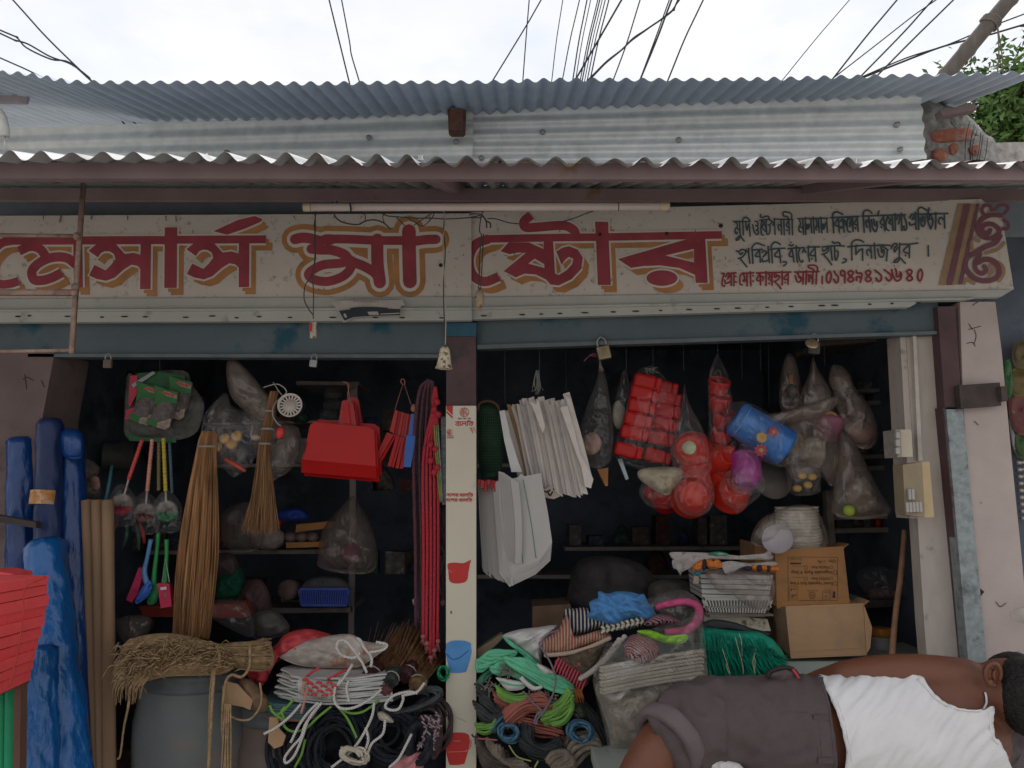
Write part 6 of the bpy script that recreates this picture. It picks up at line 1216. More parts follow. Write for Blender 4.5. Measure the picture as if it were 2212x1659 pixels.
# paper bag bunch
m_paper=mat('newsprint',(.56,.50,.465),.85,var=.08,scale=18,bump=.12,bscale=30);m_paper2=mat('newsprint_grey',(.40,.37,.36),.85,var=.15,scale=30);m_brownp=mat('kraft_paper',(.30,.18,.09),.8,var=.12);m_white=mat('white_paper',(.56,.56,.55),.8,var=.05)
def sheetq(tl,tr,br,bl,Y,m,label,group,dz=0,bend=0.,name='paper_bag'):
    vs=[];fs=[];n=6
    for i in range(n+1):
        f=i/n
        for(a,b)in((tl,bl),(tr,br)):
            bow=bend*math.sin(f*math.pi);u=a[0]+(b[0]-a[0])*f+bow;v=a[1]+(b[1]-a[1])*f;vs.append(P(u,v,Y+(dz if(a,b)==(tr,br)else 0)))
    for i in range(n):fs.append((2*i,2*i+1,2*i+3,2*i+2))
    q=MB();N=len(vs);q.add(vs+[p+V((.0012,.0012,0))for p in vs],fs+[tuple(N+k for k in reversed(f))for f in fs]+[(2*i,2*i+2,N+2*i+2,N+2*i)for i in range(n)]+[(2*i+1,N+2*i+1,N+2*i+3,2*i+3)for i in range(n)])
    return tag(obj(name,q,m),label,'paper bag',group)
for k in range(46):
    f=k/45;u0=1084+f*138+random.uniform(-2,2);v0=885-18*math.sin(min(1,f*2)*1.57)+14*max(0,f-.5)+random.uniform(-10,9)+(0 if f<.95 else-14);u1=1122+f*146+random.uniform(-3,3);v1=1030+34*math.sin(f*2.2)+random.uniform(-12,12)-(16 if f>.93 else 0)
    w_=random.uniform(9,14);Y=3.10-.0042*k
    sheetq((u0,v0),(u0+w_,v0+random.uniform(-6,6)),(u1+w_,v1+random.uniform(-4,6)),(u1-2,v1-6),Y,m_brownp if k in(4,5,9)else(m_paper2 if k%4==0 else m_paper),'thin newsprint bag in the big hanging bunch of paper bags' if k not in(4,5,9)else 'brown kraft bag among the left sheets of the paper-bag bunch','hanging bunch of paper bags',.006,random.uniform(-3,5))
o_=A6([(915,685),(975,668),(1030,860),(1085,1080),(1150,1190),(1190,1280),(1170,1355),(1120,1340),(1090,1180),(1010,960)]);q=MB();q.slab([P(u,v,2.90)for u,v in o_],(0,.004,0));tag(obj('paper_bag',q,m_paper),'broad front newsprint bag at the right edge of the big bunch','paper bag')
o_=A6([(668,636),(715,660),(730,615),(745,660),(790,840),(770,900),(700,720)]);q=MB();q.slab([P(u,v,2.93)for u,v in o_],(0,.003,0));tag(obj('paper_bag',q,m_paper),'torn-topped newsprint bag sticking up from the big bunch','paper bag')
o_=A6([(410,715),(455,705),(500,920),(560,1120),(600,1220),(510,1220),(450,960)]);q=MB();q.slab([P(u,v,3.02)for u,v in o_],(0,.004,0));tag(obj('paper_bag',q,m_white),'bluish-white paper bag at the left edge of the big bunch','paper bag')
o_=A6([(540,1285),(590,1235),(660,1290),(760,1362),(690,1375),(600,1345)]);q=MB();q.slab([P(u,v,2.98)for u,v in o_],(0,.004,0));tag(obj('paper_bag',q,m_white),'folded white paper flap under the big bunch of bags','paper bag')
o_=A6([(600,1350),(760,1370),(850,1330),(900,1400),(940,1410),(860,1445),(780,1430),(690,1455),(620,1410)]);q=MB();q.slab([P(u,v,3.0)for u,v in o_],(0,.004,0));t=tag(obj('paper_bag',q,mat('newsprint_pink',(.42,.33,.30),.85,var=.1)),'crumpled pinkish newsprint bag with bold black print, under the bunch','paper bag')
q=MB();e=0
for st in([(720,1375),(740,1415),(755,1385),(775,1420)],[(760,1370),(800,1385),(830,1370)],[(810,1380),(830,1415),(850,1385)],[(860,1360),(885,1385)]):e+=.0003;q.stroke(A6(st),3.0,3.4,.002+e,4)
obj('print',q,mat('print_black',(.03,.03,.03),.7),t)
# white carrier bags
m_carr=mat('carrier_white',(.43,.41,.39),.7,var=.06,scale=10,bump=.15,bscale=30,stretch=(1,1,.3))
for k in range(26):
    f=k/25;u0=1030+f*62+random.uniform(-1,1);v0=1045+random.uniform(-5,8);u1=1042+f*62+random.uniform(-2,2);v1=1232+f*28+random.uniform(-5,6)
    sheetq((u0,v0),(u0+5,v0+2),(u1+5,v1+4),(u1,v1),3.08-.0040*k,m_carr,'white woven carrier bag seen edge-on in the bunch beside the post','bunch of white carrier bags',.003,random.uniform(-2,2),name='carrier_bag')
for k in range(7):
    du,dv=-k*1.2,k*8;o_=[(1072+du,1040+dv*.3),(1168+du*.4,1022+dv),(1184+du*.4,1110+dv),(1193+du*.5,1172+dv*.8),(1164+du,1212+dv*.6),(1108+du,1234+dv*.7),(1086+du,1200+dv*.8)]
    Y=2.965+.006*k;q=MB();q.slab([P(u,v,Y+.004*noise.noise(V((u*.02,v*.02,k))))for u,v in o_],(0,.002,0));t=tag(obj('carrier_bag',q,m_carr),'broad white carrier bag with green seams, foremost of those seen flat' if k==0 else 'white carrier bag in the fanned pile right behind the foremost flat one','carrier bag',None if k==0 else 'fanned white carrier bags')
    if k<2:
        q=MB()
        for(a,b)in(((1106,1042),(1130,1218)),((1130,1036),(1158,1206))):q.tube([P(a[0]+du,a[1]+dv,Y-.004),P((a[0]+b[0])/2+2+du,(a[1]+b[1])/2+dv,Y-.004),P(b[0]+du,b[1]+dv,Y-.004)],.0013,4,n=4)
        obj('green_seam',q,mat('seam_green',(.02,.22,.12),.7),t)
for k in range(6):sheetq((1077+k*5,1018+k*3),(1090+k*6,1022+k*4),(1116+k*2,1200+k*3),(1098+k*3,1208+k*2),2.945-.004*k,m_carr,'narrow folded white carrier bag in front of the flat ones','narrow white carrier bags',.012,-6+k*2,name='carrier_bag')
q=MB()
for k in range(9):q.box(P(1035+k*7,1042+(k%3)*4,3.0-.01*(k%2)),(.014,.02,.022+.01*(k%3)),bev=.003)
tag(obj('red_clip',q,mat('clip_red',(.34,.035,.04),.5)),'row of dark red clip tops over the white carrier bags','clips')
# clear bags right of the paper
t=clear_bag('tall clear bag with a peach lump, hung under the square padlock',[(1298,790),(1312,830),(1322,900),(1326,960),(1316,1000),(1285,1012),(1256,985),(1250,940),(1266,880),(1286,830)],3.1,.05,.04,m_film,.014,18)
q=MB();q.tube([P(1298,770,3.05),P(1296,785,3.05),P(1299,800,3.07)],[.006,.004,.012],8,n=4);obj('knot',q,m_filmd,t)
q=MB();q.ball(P(1278,958,3.1),(.04,.03,.045),9,14,.15);tag(obj('sponge',q,mat('peach',(.36,.20,.16),.8,var=.3,scale=14,dirt=(.36,.33,.20),dscale=12)),'peach and yellow sponge inside the tall clear bag','sponge')
t=clear_bag('slim clear bag with a cotton roll left of the red jars',[(1348,798),(1362,830),(1368,880),(1352,924),(1330,925),(1322,890),(1334,840)],3.16,.03,.03,m_film,.008,22)
q=MB();q.ball(P(1335,895,3.16),(.024,.02,.055),9,14,.2,5);tag(obj('cotton_roll',q,mat('cotton',(.42,.38,.30),.95,var=.2,bump=.4)),'cream cotton roll inside the slim clear bag','cotton')
q=MB();q.slab([P(u,v,3.12)for u,v in[(1290,1014),(1314,1010),(1313,1050),(1308,1050)]],(0,.03,0));tag(obj('wooden_spatula',q,m_owood),'orange-brown wooden blade hanging below the tall clear bag','blade')
q=MB();q.slab([P(u,v,3.15)for u,v in[(1334,992),(1343,990),(1358,1034),(1352,1037)]],(0,.01,0));tag(obj('knife_blade',q,mat('pale_blade',(.36,.42,.40),.4,metal=.3)),'pale blade end hanging below the red jars','blade')
# bag of red jars: two columns of six
for j,col in enumerate(([(1398,826),(1391,851),(1386,879),(1378,908),(1370,936),(1357,974)],[(1434,838),(1441,860),(1438,888),(1435,916),(1426,947),(1420,986)])):
    for i,(u,v)in enumerate(col):
        t=thing('red_jar','red plastic jar in the left column of six in the hanging bag' if j==0 else 'red plastic jar in the right column of six in the hanging bag','jar','red jars in the hanging bag');M=Matrix.Rotation(.20+(i%2)*.04,3,'Y');c=P(u,v,3.085+.07*j);L_=.106
        q=MB();q.box(c+M@V((-.012,0,0)),(L_*.84,.056,.0575),M,.014);obj('body',q,m_redp,t)
        q=MB();q.box(c+M@V((L_*.40,0,0)),(L_*.24,.052,.051),M,.009);obj('lid',q,m_redp,t)
t=clear_bag('big clear bag packed with two columns of red jars',[(1395,792),(1412,790),(1432,810),(1470,862),(1474,900),(1462,960),(1440,1010),(1420,1020),(1360,1008),(1326,985),(1322,975),(1350,890),(1368,812)],3.11,.055,.05,m_films,.010,24)
q=MB()
for k in range(16):q.tube([P(1408,800,3.1),P(1404+random.uniform(-14,14),795,3.09),P(1410+random.uniform(-22,16),800+random.uniform(-8,12),3.08)],.001,3,n=3)
obj('frill',q,m_string,t)
# column of red bowls
for i in range(6):
    u,v=1553+(0,2,10,8,12,14)[i],822+i*35;c=P(u,v+8,3.08);t=thing('red_bowl',('topmost','second','third','fourth','fifth','lowest')[i]+' red bowl in the slim hanging column','bowl','column of red bowls');q=MB()
    q.lathe([(0,-.040),(.032,-.040),(.038,-.030),(.042,.0),(.044,.014),(.042,.018)],c,(.10,-.55,1),28,cap=False);obj('shell',q,m_redp,t)
    q=MB();q.lathe([(0,.017),(.037,.017),(.039,.020),(.044,.019),(.0455,.014),(.0455,.008)],c,(.10,-.55,1),28,cap=False);obj('lid',q,m_redp,t)
clear_bag('slim clear sleeve round the column of red bowls',[(1548,765),(1556,775),(1574,815),(1588,900),(1602,960),(1600,1010),(1570,1030),(1535,1000),(1530,900),(1530,820),(1540,780)],3.06,.05,.05,m_films,.008,24)
def pot(label,u,v,rx,Y,axis,m,inner=None,depth=.09,group='red tubs',film_=True):
    t=thing('plastic_tub',label,'tub',group);r=rx*px(Y);c=P(u,v,Y);q=MB();axv=V(axis)
    q.lathe([(0,.012),(r*.52,.010),(r*.56,.016),(r*.62,.016),(r*.66,.006),(r*.82,-.006),(r*.95,-.028),(r*1.0,-.055),(r*1.03,-depth),(r*1.08,-depth-.004),(r*1.08,-depth-.012),(r*.9,-depth-.012)],c,axv,34,cap=False);obj('body',q,m,t)
    if inner:q=MB();q.lathe([(0,.0135),(r*.35,.0132),(r*.35,.009)],c,axv,20,cap=False);obj('label_disc',q,inner,t)
    return t
m_redo=mat('red_orange',(.46,.026,.014),.38,var=.08)
pot('red-orange lidded tub with a pale oval label, below the jar columns',1490,968,42,3.05,(-.45,-1,.12),m_redo,mat('oval_label',(.42,.46,.28),.5))
pot('red tub under the one with the oval label',1500,1002,38,3.10,(-.1,-.5,1),m_redo)
pot('large red tub facing front at the bottom of the cluster',1500,1068,42,3.02,(-.05,-1,.15),m_redo)
pot('dark red tub hanging left of the large red one',1432,1072,28,3.14,(-.3,-1,.2),m_redp);pot('small dark red tub between two bigger ones',1408,1062,24,3.18,(-.5,-1,.1),m_redp)
pot('red-orange tub with a dark slot, right of the bowl column',1572,985,32,3.03,(.25,-1,.25),m_redo);pot('red tub lower right of the bowl column',1565,1000,34,3.10,(.1,-.6,.8),m_redo)
pot('red tub in a pointed bag at the bottom right of the cluster',1588,1052,40,3.06,(.1,-1,.5),m_redo,depth=.07)
m_purp=mat('purple_plastic',(.30,.03,.20),.35,var=.12,coat=.2);t=pot('translucent purple tub beneath the blue flowered one',1614,1042,33,3.00,(-.1,-.45,-1),m_purp,depth=.10,group=None)
for lb,o_,Y in(('clear wrapping round the large red tub',[(1500,1010),(1530,1020),(1544,1070),(1530,1105),(1500,1114),(1470,1104),(1456,1070),(1466,1030)],2.99),('pointed clear bag round the lowest red tub',[(1590,1010),(1640,1030),(1650,1060),(1620,1090),(1598,1106),(1594,1114),(1588,1104),(1560,1080),(1556,1040)],3.0),('clear bag from the knot to the tub with the oval label',[(1478,830),(1488,870),(1520,930),(1536,990),(1530,1024),(1470,1030),(1452,1000),(1450,950),(1470,890)],3.0),('clear wrap hanging round the purple tub',[(1600,960),(1630,975),(1652,1040),(1648,1062),(1600,1066),(1580,1045),(1590,1000)],2.95),('clear wrap over the dark red tubs at the left of the cluster',[(1400,1030),(1440,1040),(1466,1070),(1450,1098),(1400,1092),(1380,1060)],3.08)):
    clear_bag(lb,o_,Y,.045,.05,m_films,.012,22,seed=o_[0][0])
q=MB();q.puff([(1384,1014),(1430,1008),(1470,1012),(1476,1030),(1455,1058),(1440,1070),(1400,1050),(1378,1030)],3.08,.05,.04,8,4,.016,28);tag(obj('cotton_wad',q,mat('cotton_dark',(.44,.38,.28),.95,var=.3,scale=12,dirt=(.10,.08,.06),dscale=9,bump=.5)),'grubby cream cotton wad under the bag of red jars','cotton')
# blue flowered tub
t=thing('blue_tub','blue wrapped tub with yellow and red flower stickers, tilted','tub');a,b=P(1586,900,2.99),P(1700,970,2.97);ax=b-a;Lh=ax.length;q=MB()
q.lathe([(0,.0),(.062,.0),(.068,.006),(.071,.014),(.071,.03),(.069,.034),(.075,Lh*.95),(.070,Lh),(0,Lh)],a,ax,36);obj('body',q,mat('tub_blue',(.03,.14,.42),.35,var=.3,scale=12,coat=.2),t)
q=MB();q.lathe([(.0725,.028),(.0725,.033)],a,ax,36,cap=False);obj('rim',q,mat('tub_rim',(.10,.24,.50),.35),t)
def flower(u,v,r,m1,m2,n=9):
    cpt=P(u,v,2.895);q=MB()
    for k in range(n):
        an=k*2*math.pi/n;d_=V((math.cos(an),0,math.sin(an)));s_=V((-math.sin(an),0,math.cos(an)));q.add([cpt+V((0,.0004*k,0)),cpt+d_*r*.6+s_*r*.28+V((0,.004,0)),cpt+d_*r+V((0,.006,0)),cpt+d_*r*.6-s_*r*.28+V((0,.004,0))],[(0,1,2,3)])
    obj('flower_sticker',q,m1,t);q=MB();q.lathe([(0,.002),(r*.3,.0)],cpt,(0,-1,0),12,cap=False);obj('flower_centre',q,m2,t)
m_fy=mat('flower_yellow',(.46,.27,.06),.5);m_fr=mat('flower_red',(.36,.05,.07),.5);m_fc=mat('flower_mid',(.36,.26,.08),.5)
flower(*A7([(724,932)])[0],.022,m_fy,m_fc,12);flower(*A7([(820,885)])[0],.022,m_fr,m_fc);flower(*A7([(716,1038)])[0],.027,m_fr,m_fc)
clear_bag('clear film wrapped round the blue flowered tub',[(1572,880),(1600,866),(1640,880),(1700,920),(1722,960),(1712,1000),(1680,1008),(1630,985),(1590,950),(1568,915)],2.97,.085,.06,m_films,.008,24)
# grey-brown dusty bags at the right
for lb,o_,Y,D,sd in(('dusty bag with an orange tap, hung below the dark padlock',[(1700,765),(1718,775),(1730,830),(1738,880),(1720,900),(1690,890),(1682,850),(1688,800)],3.12,.04,1),('tall dusty bag hanging from the dark padlock',[(1756,770),(1768,800),(1800,850),(1800,900),(1770,920),(1730,905),(1726,860),(1746,810)],3.05,.05,2),('dusty hanging bag twisted diagonally behind the blue tub',[(1652,898),(1700,885),(1770,865),(1806,855),(1810,870),(1780,895),(1720,910),(1690,915),(1655,915)],2.96,.03,3),('broad dusty bag of household things right of the blue tub',[(1690,905),(1740,890),(1800,880),(1815,930),(1830,1000),(1800,1050),(1770,1030),(1720,1040),(1690,1000),(1680,950)],3.04,.07,4),('long dusty bag drooping over the upper right shelf',[(1800,788),(1830,800),(1850,840),(1880,880),(1895,920),(1890,960),(1865,970),(1830,950),(1810,900),(1800,850),(1790,820)],3.02,.05,5),('long dusty bag reaching down to the shelf, pale and creased',[(1815,930),(1840,950),(1870,1000),(1900,1060),(1926,1100),(1910,1116),(1850,1122),(1800,1110),(1798,1060),(1810,1000)],3.0,.05,6)):
    clear_bag(lb,o_,Y,D,.05,m_filmd,.022,13,'dusty hanging bags',seed=sd)
for i,(u,v,rx,rz,c_,lb)in enumerate(((1862,935,.05,.045,(.26,.12,.10),'dull pink lump low in the long bag over the upper right shelf'),(1846,880,.04,.05,(.16,.13,.11),'grey lump in the long bag over the upper right shelf'),(1760,975,.05,.06,(.24,.20,.15),'cream tub shape inside the broad dusty bag'),(1716,960,.035,.05,(.20,.13,.06),'amber tub shape inside the broad dusty bag'),(1770,860,.04,.05,(.14,.11,.10),'grey-brown lump inside the tall dusty bag'),(1860,1070,.06,.07,(.22,.17,.13),'beige bundle inside the pale creased bag'),(1710,845,.02,.03,(.10,.09,.08),'dark lump under the orange tap in its bag'),(1822,1010,.035,.05,(.17,.09,.08),'reddish-brown lump high in the pale creased bag'))):
    q=MB();q.ball(P(u,v,3.05),(rx,.03,rz),10,16,.25,3);tag(obj('household_ware',q,mat('ware_%d'%i,c_,.5,var=.4,scale=20)),lb,'goods','goods inside the dusty bags')
q=MB();q.tube([P(*p,3.08)for p in A7([(960,420),(965,500),(970,530)])],.008,8);
for a_ in(-1,0,1):q.tube([P(*A7([(970,525)])[0],3.08),P(*A7([(970+a_*55,570)])[0],3.07)],[.008,.004],6)
tag(obj('orange_tap',q,mat('tap_orange',(.42,.17,.04),.45)),'orange plastic tap inside the dusty bag below the dark padlock','tap')
q=MB();q.lathe([(.05,-.05),(.058,.03),(.055,.05),(0,.052)],P(1790,920,3.04),(.1,-.4,1),24);tag(obj('pink_tub',q,mat('dull_pink',(.24,.09,.13),.5,var=.15)),'dull pink tub inside the broad dusty bag','tub')
q=MB();q.tube([P(*p,3.0)for p in A7([(1240,740),(1300,730),(1350,770),(1350,800),(1280,760)])],.008,8,n=5);tag(obj('amber_handle',q,mat('amber_dark',(.30,.18,.07),.45)),'amber curved handle on top of the dull pink tub','strap')  # the amber piece is the tub's curved handle
t=thing('yellow_jar','jar of yellow soaps hanging below the broad dusty bag','jar');c=P(1740,1068,3.02);q=MB();q.lathe([(.04,0),(.058,.01),(.064,.10),(.058,.12)],c,(-.1,-.1,1),24);obj('glass',q,m_film,t)
for i,(u,v)in enumerate(((1745,1048),(1722,1055),(1732,1028),(1755,1030))):q=MB();q.ball(P(u,v,3.0),(.018,.016,.014),8,12);obj('soap',q,mat('soap_yellow',(.42,.25,.06),.5,var=.3),t)
q=MB();q.lathe([(0,0),(.075,.002),(.078,.012),(0,.014)],P(1668,1038,3.16),(.1,-1,.2),28);tag(obj('grey_plate',q,mat('plate_grey',(.16,.14,.13),.6,var=.15)),'dull grey round plate hanging behind the purple tub','plate')
q=MB();q.ball(P(1834,1103,2.94),.022,9,14);tag(obj('green_ball',q,mat('ball_green',(.28,.36,.05),.5)),'lime green ball in the bottom of the pale creased bag','ball')
# shelf at the right back
s2f=thing('shelf_rack','pale wooden shelves at the right behind the hanging dusty bags','shelf');m_pw=mat('pale_wood',(.24,.205,.175),.75,var=.25,scale=16,dirt=(.10,.08,.07),dscale=10,stretch=(.4,1,1))
YR=3.55
for o_ in([(1770,738),(1905,728),(1905,737),(1770,748)],[(1860,840),(1940,838),(1940,846),(1860,848)],[(1870,866),(1942,864),(1942,873),(1870,875)],[(1860,983),(1950,980),(1950,988),(1860,991)],[(1875,1007),(1950,1004),(1950,1014),(1875,1017)],[(1790,1116),(1960,1110),(1960,1120),(1790,1124)],[(1805,1142),(1962,1138),(1962,1149),(1805,1152)],[(1835,1302),(1985,1295),(1985,1308),(1835,1316)]):plank(o_,YR,.30,'shelf_board',s2f,m_pw)
plank([(1783,1060),(1797,1060),(1806,1180),(1793,1180)],YR-.02,.04,'upright',s2f,m_pw);plank([(1925,730),(1944,730),(1958,1110),(1942,1110)],YR+.25,.05,'upright',s2f,mat('upright_dark',(.10,.10,.10),.8))
q=MB();q.slab([P(u,v,YR-.01)for u,v in[(1772,728),(1880,724),(1880,733),(1772,738)]],(0,.03,0));obj('board_edge',q,mat('edge_brick',(.22,.10,.085),.8,var=.2),s2f)
for lb,o_,c_ in(('small dark box on the shelf under the pale creased bag',[(1808,1122),(1850,1121),(1850,1141),(1808,1142)],(.06,.06,.065)),('grey box on the shelf left of the red bottle cap',[(1856,1120),(1880,1120),(1880,1140),(1856,1140)],(.12,.12,.125))):on_shelf_box(lb,o_,YR+.05,.1,mat('sbox'+lb[:3]+lb[6:9],c_,.6,var=.2))
q=MB();q.lathe([(.012,0),(.012,.035),(.006,.04)],P(1898,1140,YR+.03),(0,0,1),12);tag(obj('bottle',q,m_redp),'small red-topped bottle on the shelf under the creased bags','bottle')
for lb,o_,Y,c_ in(('crumpled clear bag of dark things on the lower right shelf',[(1850,1240),(1880,1222),(1920,1228),(1960,1250),(1975,1290),(1900,1300),(1860,1270)],3.42,None),('shiny clear packet of brown beans on the lower right shelf',[(1874,1272),(1900,1268),(1940,1270),(1945,1292),(1890,1298),(1874,1290)],3.38,None)):clear_bag(lb,o_,Y,.05,.04,m_film,.014,26)
q=MB();q.puff([(1880,1276),(1938,1274),(1940,1290),(1885,1294)],3.40,.02,.03,6,4,.006,50);tag(obj('beans',q,mat('beans_brown',(.17,.10,.09),.5,var=.5,scale=60)),'brown beans inside the shiny packet on the lower right shelf','beans')
q=MB();q.slab([P(u,v,3.4)for u,v in[(1836,1282),(1866,1292),(1862,1302),(1838,1300)]],(0,.05,0));tag(obj('teal_box',q,mat('teal_box',(.10,.17,.18),.5)),'teal box corner beside the upper cardboard box','box')
t=thing('jar','pale labelled jar with an orange lid behind the lower cardboard box','jar');c=P(1906,1425,3.25);q=MB();q.lathe([(.04,0),(.043,.006),(.043,.085),(.038,.095)],c,(0,0,1),24);obj('body',q,mat('jar_pale',(.34,.31,.31),.4,var=.2,scale=30,dirt=(.26,.05,.07),dscale=14,dlo=.6,dhi=.66),t);q=MB();q.lathe([(.043,.095),(.044,.10),(.044,.122),(.04,.126),(0,.126)],c,(0,0,1),24);obj('lid',q,mat('lid_orange',(.50,.19,.03),.4),t)
q=MB();q.tube([P(1954,1145,3.0),P(1946,1240,2.96),P(1934,1330,2.93),P(1925,1440,2.90)],[.010,.011,.0105,.012],8,n=5);tag(obj('wooden_stick',q,mat('stick_brown',(.27,.145,.085),.7,var=.25,scale=30)),'thin brown stick leaning beside the jamb','stick')
k=0
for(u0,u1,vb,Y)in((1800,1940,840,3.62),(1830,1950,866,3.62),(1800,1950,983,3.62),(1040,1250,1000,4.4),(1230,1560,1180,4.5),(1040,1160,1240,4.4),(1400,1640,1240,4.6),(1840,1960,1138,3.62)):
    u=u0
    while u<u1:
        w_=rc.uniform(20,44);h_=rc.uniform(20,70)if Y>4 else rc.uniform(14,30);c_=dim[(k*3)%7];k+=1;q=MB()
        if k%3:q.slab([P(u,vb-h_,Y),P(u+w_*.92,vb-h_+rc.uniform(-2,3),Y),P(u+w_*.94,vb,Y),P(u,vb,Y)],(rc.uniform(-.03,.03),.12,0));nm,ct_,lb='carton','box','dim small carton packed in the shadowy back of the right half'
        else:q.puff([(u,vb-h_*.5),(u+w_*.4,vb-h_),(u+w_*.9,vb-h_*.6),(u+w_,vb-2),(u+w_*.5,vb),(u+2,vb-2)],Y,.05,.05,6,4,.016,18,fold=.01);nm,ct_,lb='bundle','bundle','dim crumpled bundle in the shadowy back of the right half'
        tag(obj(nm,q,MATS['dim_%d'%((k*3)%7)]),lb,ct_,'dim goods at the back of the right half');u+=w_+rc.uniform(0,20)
for(p0,p1)in(((1030,1002),(1260,1000)),((1220,1182),(1640,1180)),((1030,1242),(1640,1242))):
    q=MB();a_,b_=P(*p0,4.35),P(*p1,4.35);q.slab([a_,b_,b_-V((0,0,.02)),a_-V((0,0,.02))],(0,.35,0));tag(obj('wall_shelf',q,m_shelf),'dim shelf board fixed at the back of the right half','shelf','dim back shelves of the right half')
# switch boxes
sb=thing('switch_board','cream switch box with sockets, upper of two on the jamb','switch box','electrical boxes');SB=(2.93,-.176,SR[2]);m_sw=mat('switch_cream',(.50,.44,.35),.5,var=.06);m_sw2=mat('switch_tan',(.30,.235,.16),.55,var=.1)
q=MB();q.slab([P(u,v,SB)for u,v in[(1945,928),(1969,928),(1972,987),(1949,987)]],(0,.08,0));obj('box',q,m_sw,sb)
q=MB();q.slab([P(u,v,(2.925,-.176,SR[2]))for u,v in[(1934,928),(1945,928),(1949,988),(1938,988)]],(0,.09,0));sb=obj('face_plate',q,mat('switch_grey',(.30,.27,.24),.5,var=.2,scale=30),sb)
q=MB()
for v in(940,957,974):q.box(P(1938,v,(2.92,-.176,SR[2])),(.014,.014,.022),bev=.003)
obj('switch',q,mat('switch_white',(.40,.38,.36),.4),sb)
sb=thing('switch_board','larger tan switch board with a row of white switches, lower on the jamb','switch box','electrical boxes')
q=MB();q.slab([P(u,v,SB)for u,v in[(1950,1004),(1992,998),(1998,1118),(1956,1112)]],(0,.07,0));fp_=obj('face_plate',q,m_sw2,sb)
q=MB();q.slab([P(u,v,SB)for u,v in[(1992,998),(2008,997),(2018,1117),(1998,1118)]],(0,.08,0));obj('box',q,mat('box_yellow',(.50,.38,.22),.5,var=.08),sb)
for(u,v,n)in((1964,1068,2),(1959,1096,5)):
    for k in range(n):q=MB();q.box(P(u+k*7.2,v-k*.3,(2.918,-.176,SR[2])),(.010,.012,.034 if n==5 else .036),bev=.002);obj('switch',q,MATS['switch_white'],fp_)
# ---- counter goods, right half
m_counter=mat('counter_green',(.34,.37,.33),.6,var=.08,scale=6,dirt=(.30,.15,.08),dscale=6,dlo=.64,dhi=.7)
ct=thing('metal_bench','pale green painted metal bench with rust spots under the sleeping man','bench');z0=.60
q=MB();q.box((1.15,2.42,z0-.025),(1.75,.86,.05),bev=.006);obj('top',q,m_counter,ct)
for x in(.35,1.95):
    for y in(2.05,2.80):q=MB();q.box((x,y,.276),(.05,.05,.55));obj('leg',q,m_counter,ct)
ct2=thing('counter','pale green counter carrying the cardboard boxes behind the man','counter');zc=P(1780,1432,2.98).z
q=MB();q.box((1.0,3.19,(zc+.40)/2),(1.3,.36,zc-.402),bev=.004);obj('body',q,m_counter,ct2)
# boxes
m_box1=mat('box_tan',(.36,.175,.07),.8,var=.08,scale=8,dirt=(.26,.14,.07),dscale=7,bump=.08);m_box2=mat('box_plain',(.44,.27,.15),.82,var=.06,scale=6,dirt=(.36,.23,.14),dscale=9,bump=.06,stretch=(.5,1,4))
def carton(label,front,Y,th,m,left=None,flaps=True):
    t=thing('cardboard_box',label,'box','stacked cardboard boxes');f=[P(u,v,Y)for u,v in front];q=MB();q.slab(f,(0.02,th,.0));obj('carton',q,m,t)
    q=MB();tl,tr,br,bl=f
    def strip(a,b,wv,dy=-.0018):q.slab([a+V((0,dy,0)),b+V((0,dy,0)),b+wv+V((0,dy,0)),a+wv+V((0,dy,0))],(0,.0012,0))
    strip(bl.lerp(tl,.10),br.lerp(tr,.12),V((0,0,.0016)));strip(tl+V((0,0,-.002)),tr+V((0,0,-.001)),V((0,0,.006)));strip(bl,br,V((0,0,-.004)))
    q.slab([tr+V((0,-.001,.0)),tr+V((.02,.0,.015)),tr+V((.03,.12,.012)),tr+V((.01,.12,0))],(0,0,-.003))
    obj('flap',q,m,t);return t
S_b=3.02
tb_=carton('tan box printed with upside-down vegetable rack text',[(1674,1190),(1822,1183),(1836,1305),(1678,1312)],S_b,.28,m_box1)
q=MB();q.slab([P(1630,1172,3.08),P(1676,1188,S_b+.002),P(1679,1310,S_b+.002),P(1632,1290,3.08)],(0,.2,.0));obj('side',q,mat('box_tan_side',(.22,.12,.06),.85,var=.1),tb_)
KB=tf(1641.6,1166.4,.08788)
m_pr=mat('box_print',(.055,.032,.02),.75);q=MB();SBx=S_b
def fr_(pts,w_,lf):q.stroke(KB(pts),SBx,w_,lf,2)
for i,st in enumerate(([(685,415),(1905,425)],[(1905,425),(1910,1485)],[(1910,1485),(690,1485)],[(690,1485),(685,415)])):fr_(st,.75,.0015+i*.0001)
def sqr(x0,y0,x1,y1,w_=.6,l=.002):
    for i,st in enumerate(([(x0,y0),(x1,y0)],[(x1,y0),(x1,y1)],[(x1,y1),(x0,y1)],[(x0,y1),(x0,y0)])):fr_(st,w_,l+i*.0001)
sqr(1810,750,1885,845);sqr(1808,1025,1885,1115);sqr(1720,635,1778,695);sqr(1722,912,1780,975);sqr(1095,640,1160,712);sqr(1095,912,1160,985);sqr(715,1140,915,1450,.5);sqr(1535,1245,1725,1450,.5);fr_([(720,1330),(915,1335)],.5,.0024);fr_([(790,640),(1075,640)],.6,.002);fr_([(795,912),(1075,918)],.6,.002)
q.poly(KB([(745,560),(1005,565),(1005,595),(745,600)]),SBx,.002);sqr(745,490,1010,550,.3)
q.poly(KB([(1795,1265),(1845,1265),(1840,1375),(1865,1378),(1812,1438),(1760,1372),(1785,1375)]),SBx,.002);q.poly(KB([(1585,1375),(1655,1375),(1625,1400)]),SBx,.002)
q.stroke(KB([(1283+82*math.cos(a*.3142),1358+82*math.sin(a*.3142))for a in range(20)]),SBx,.7,.002,2,True,True)
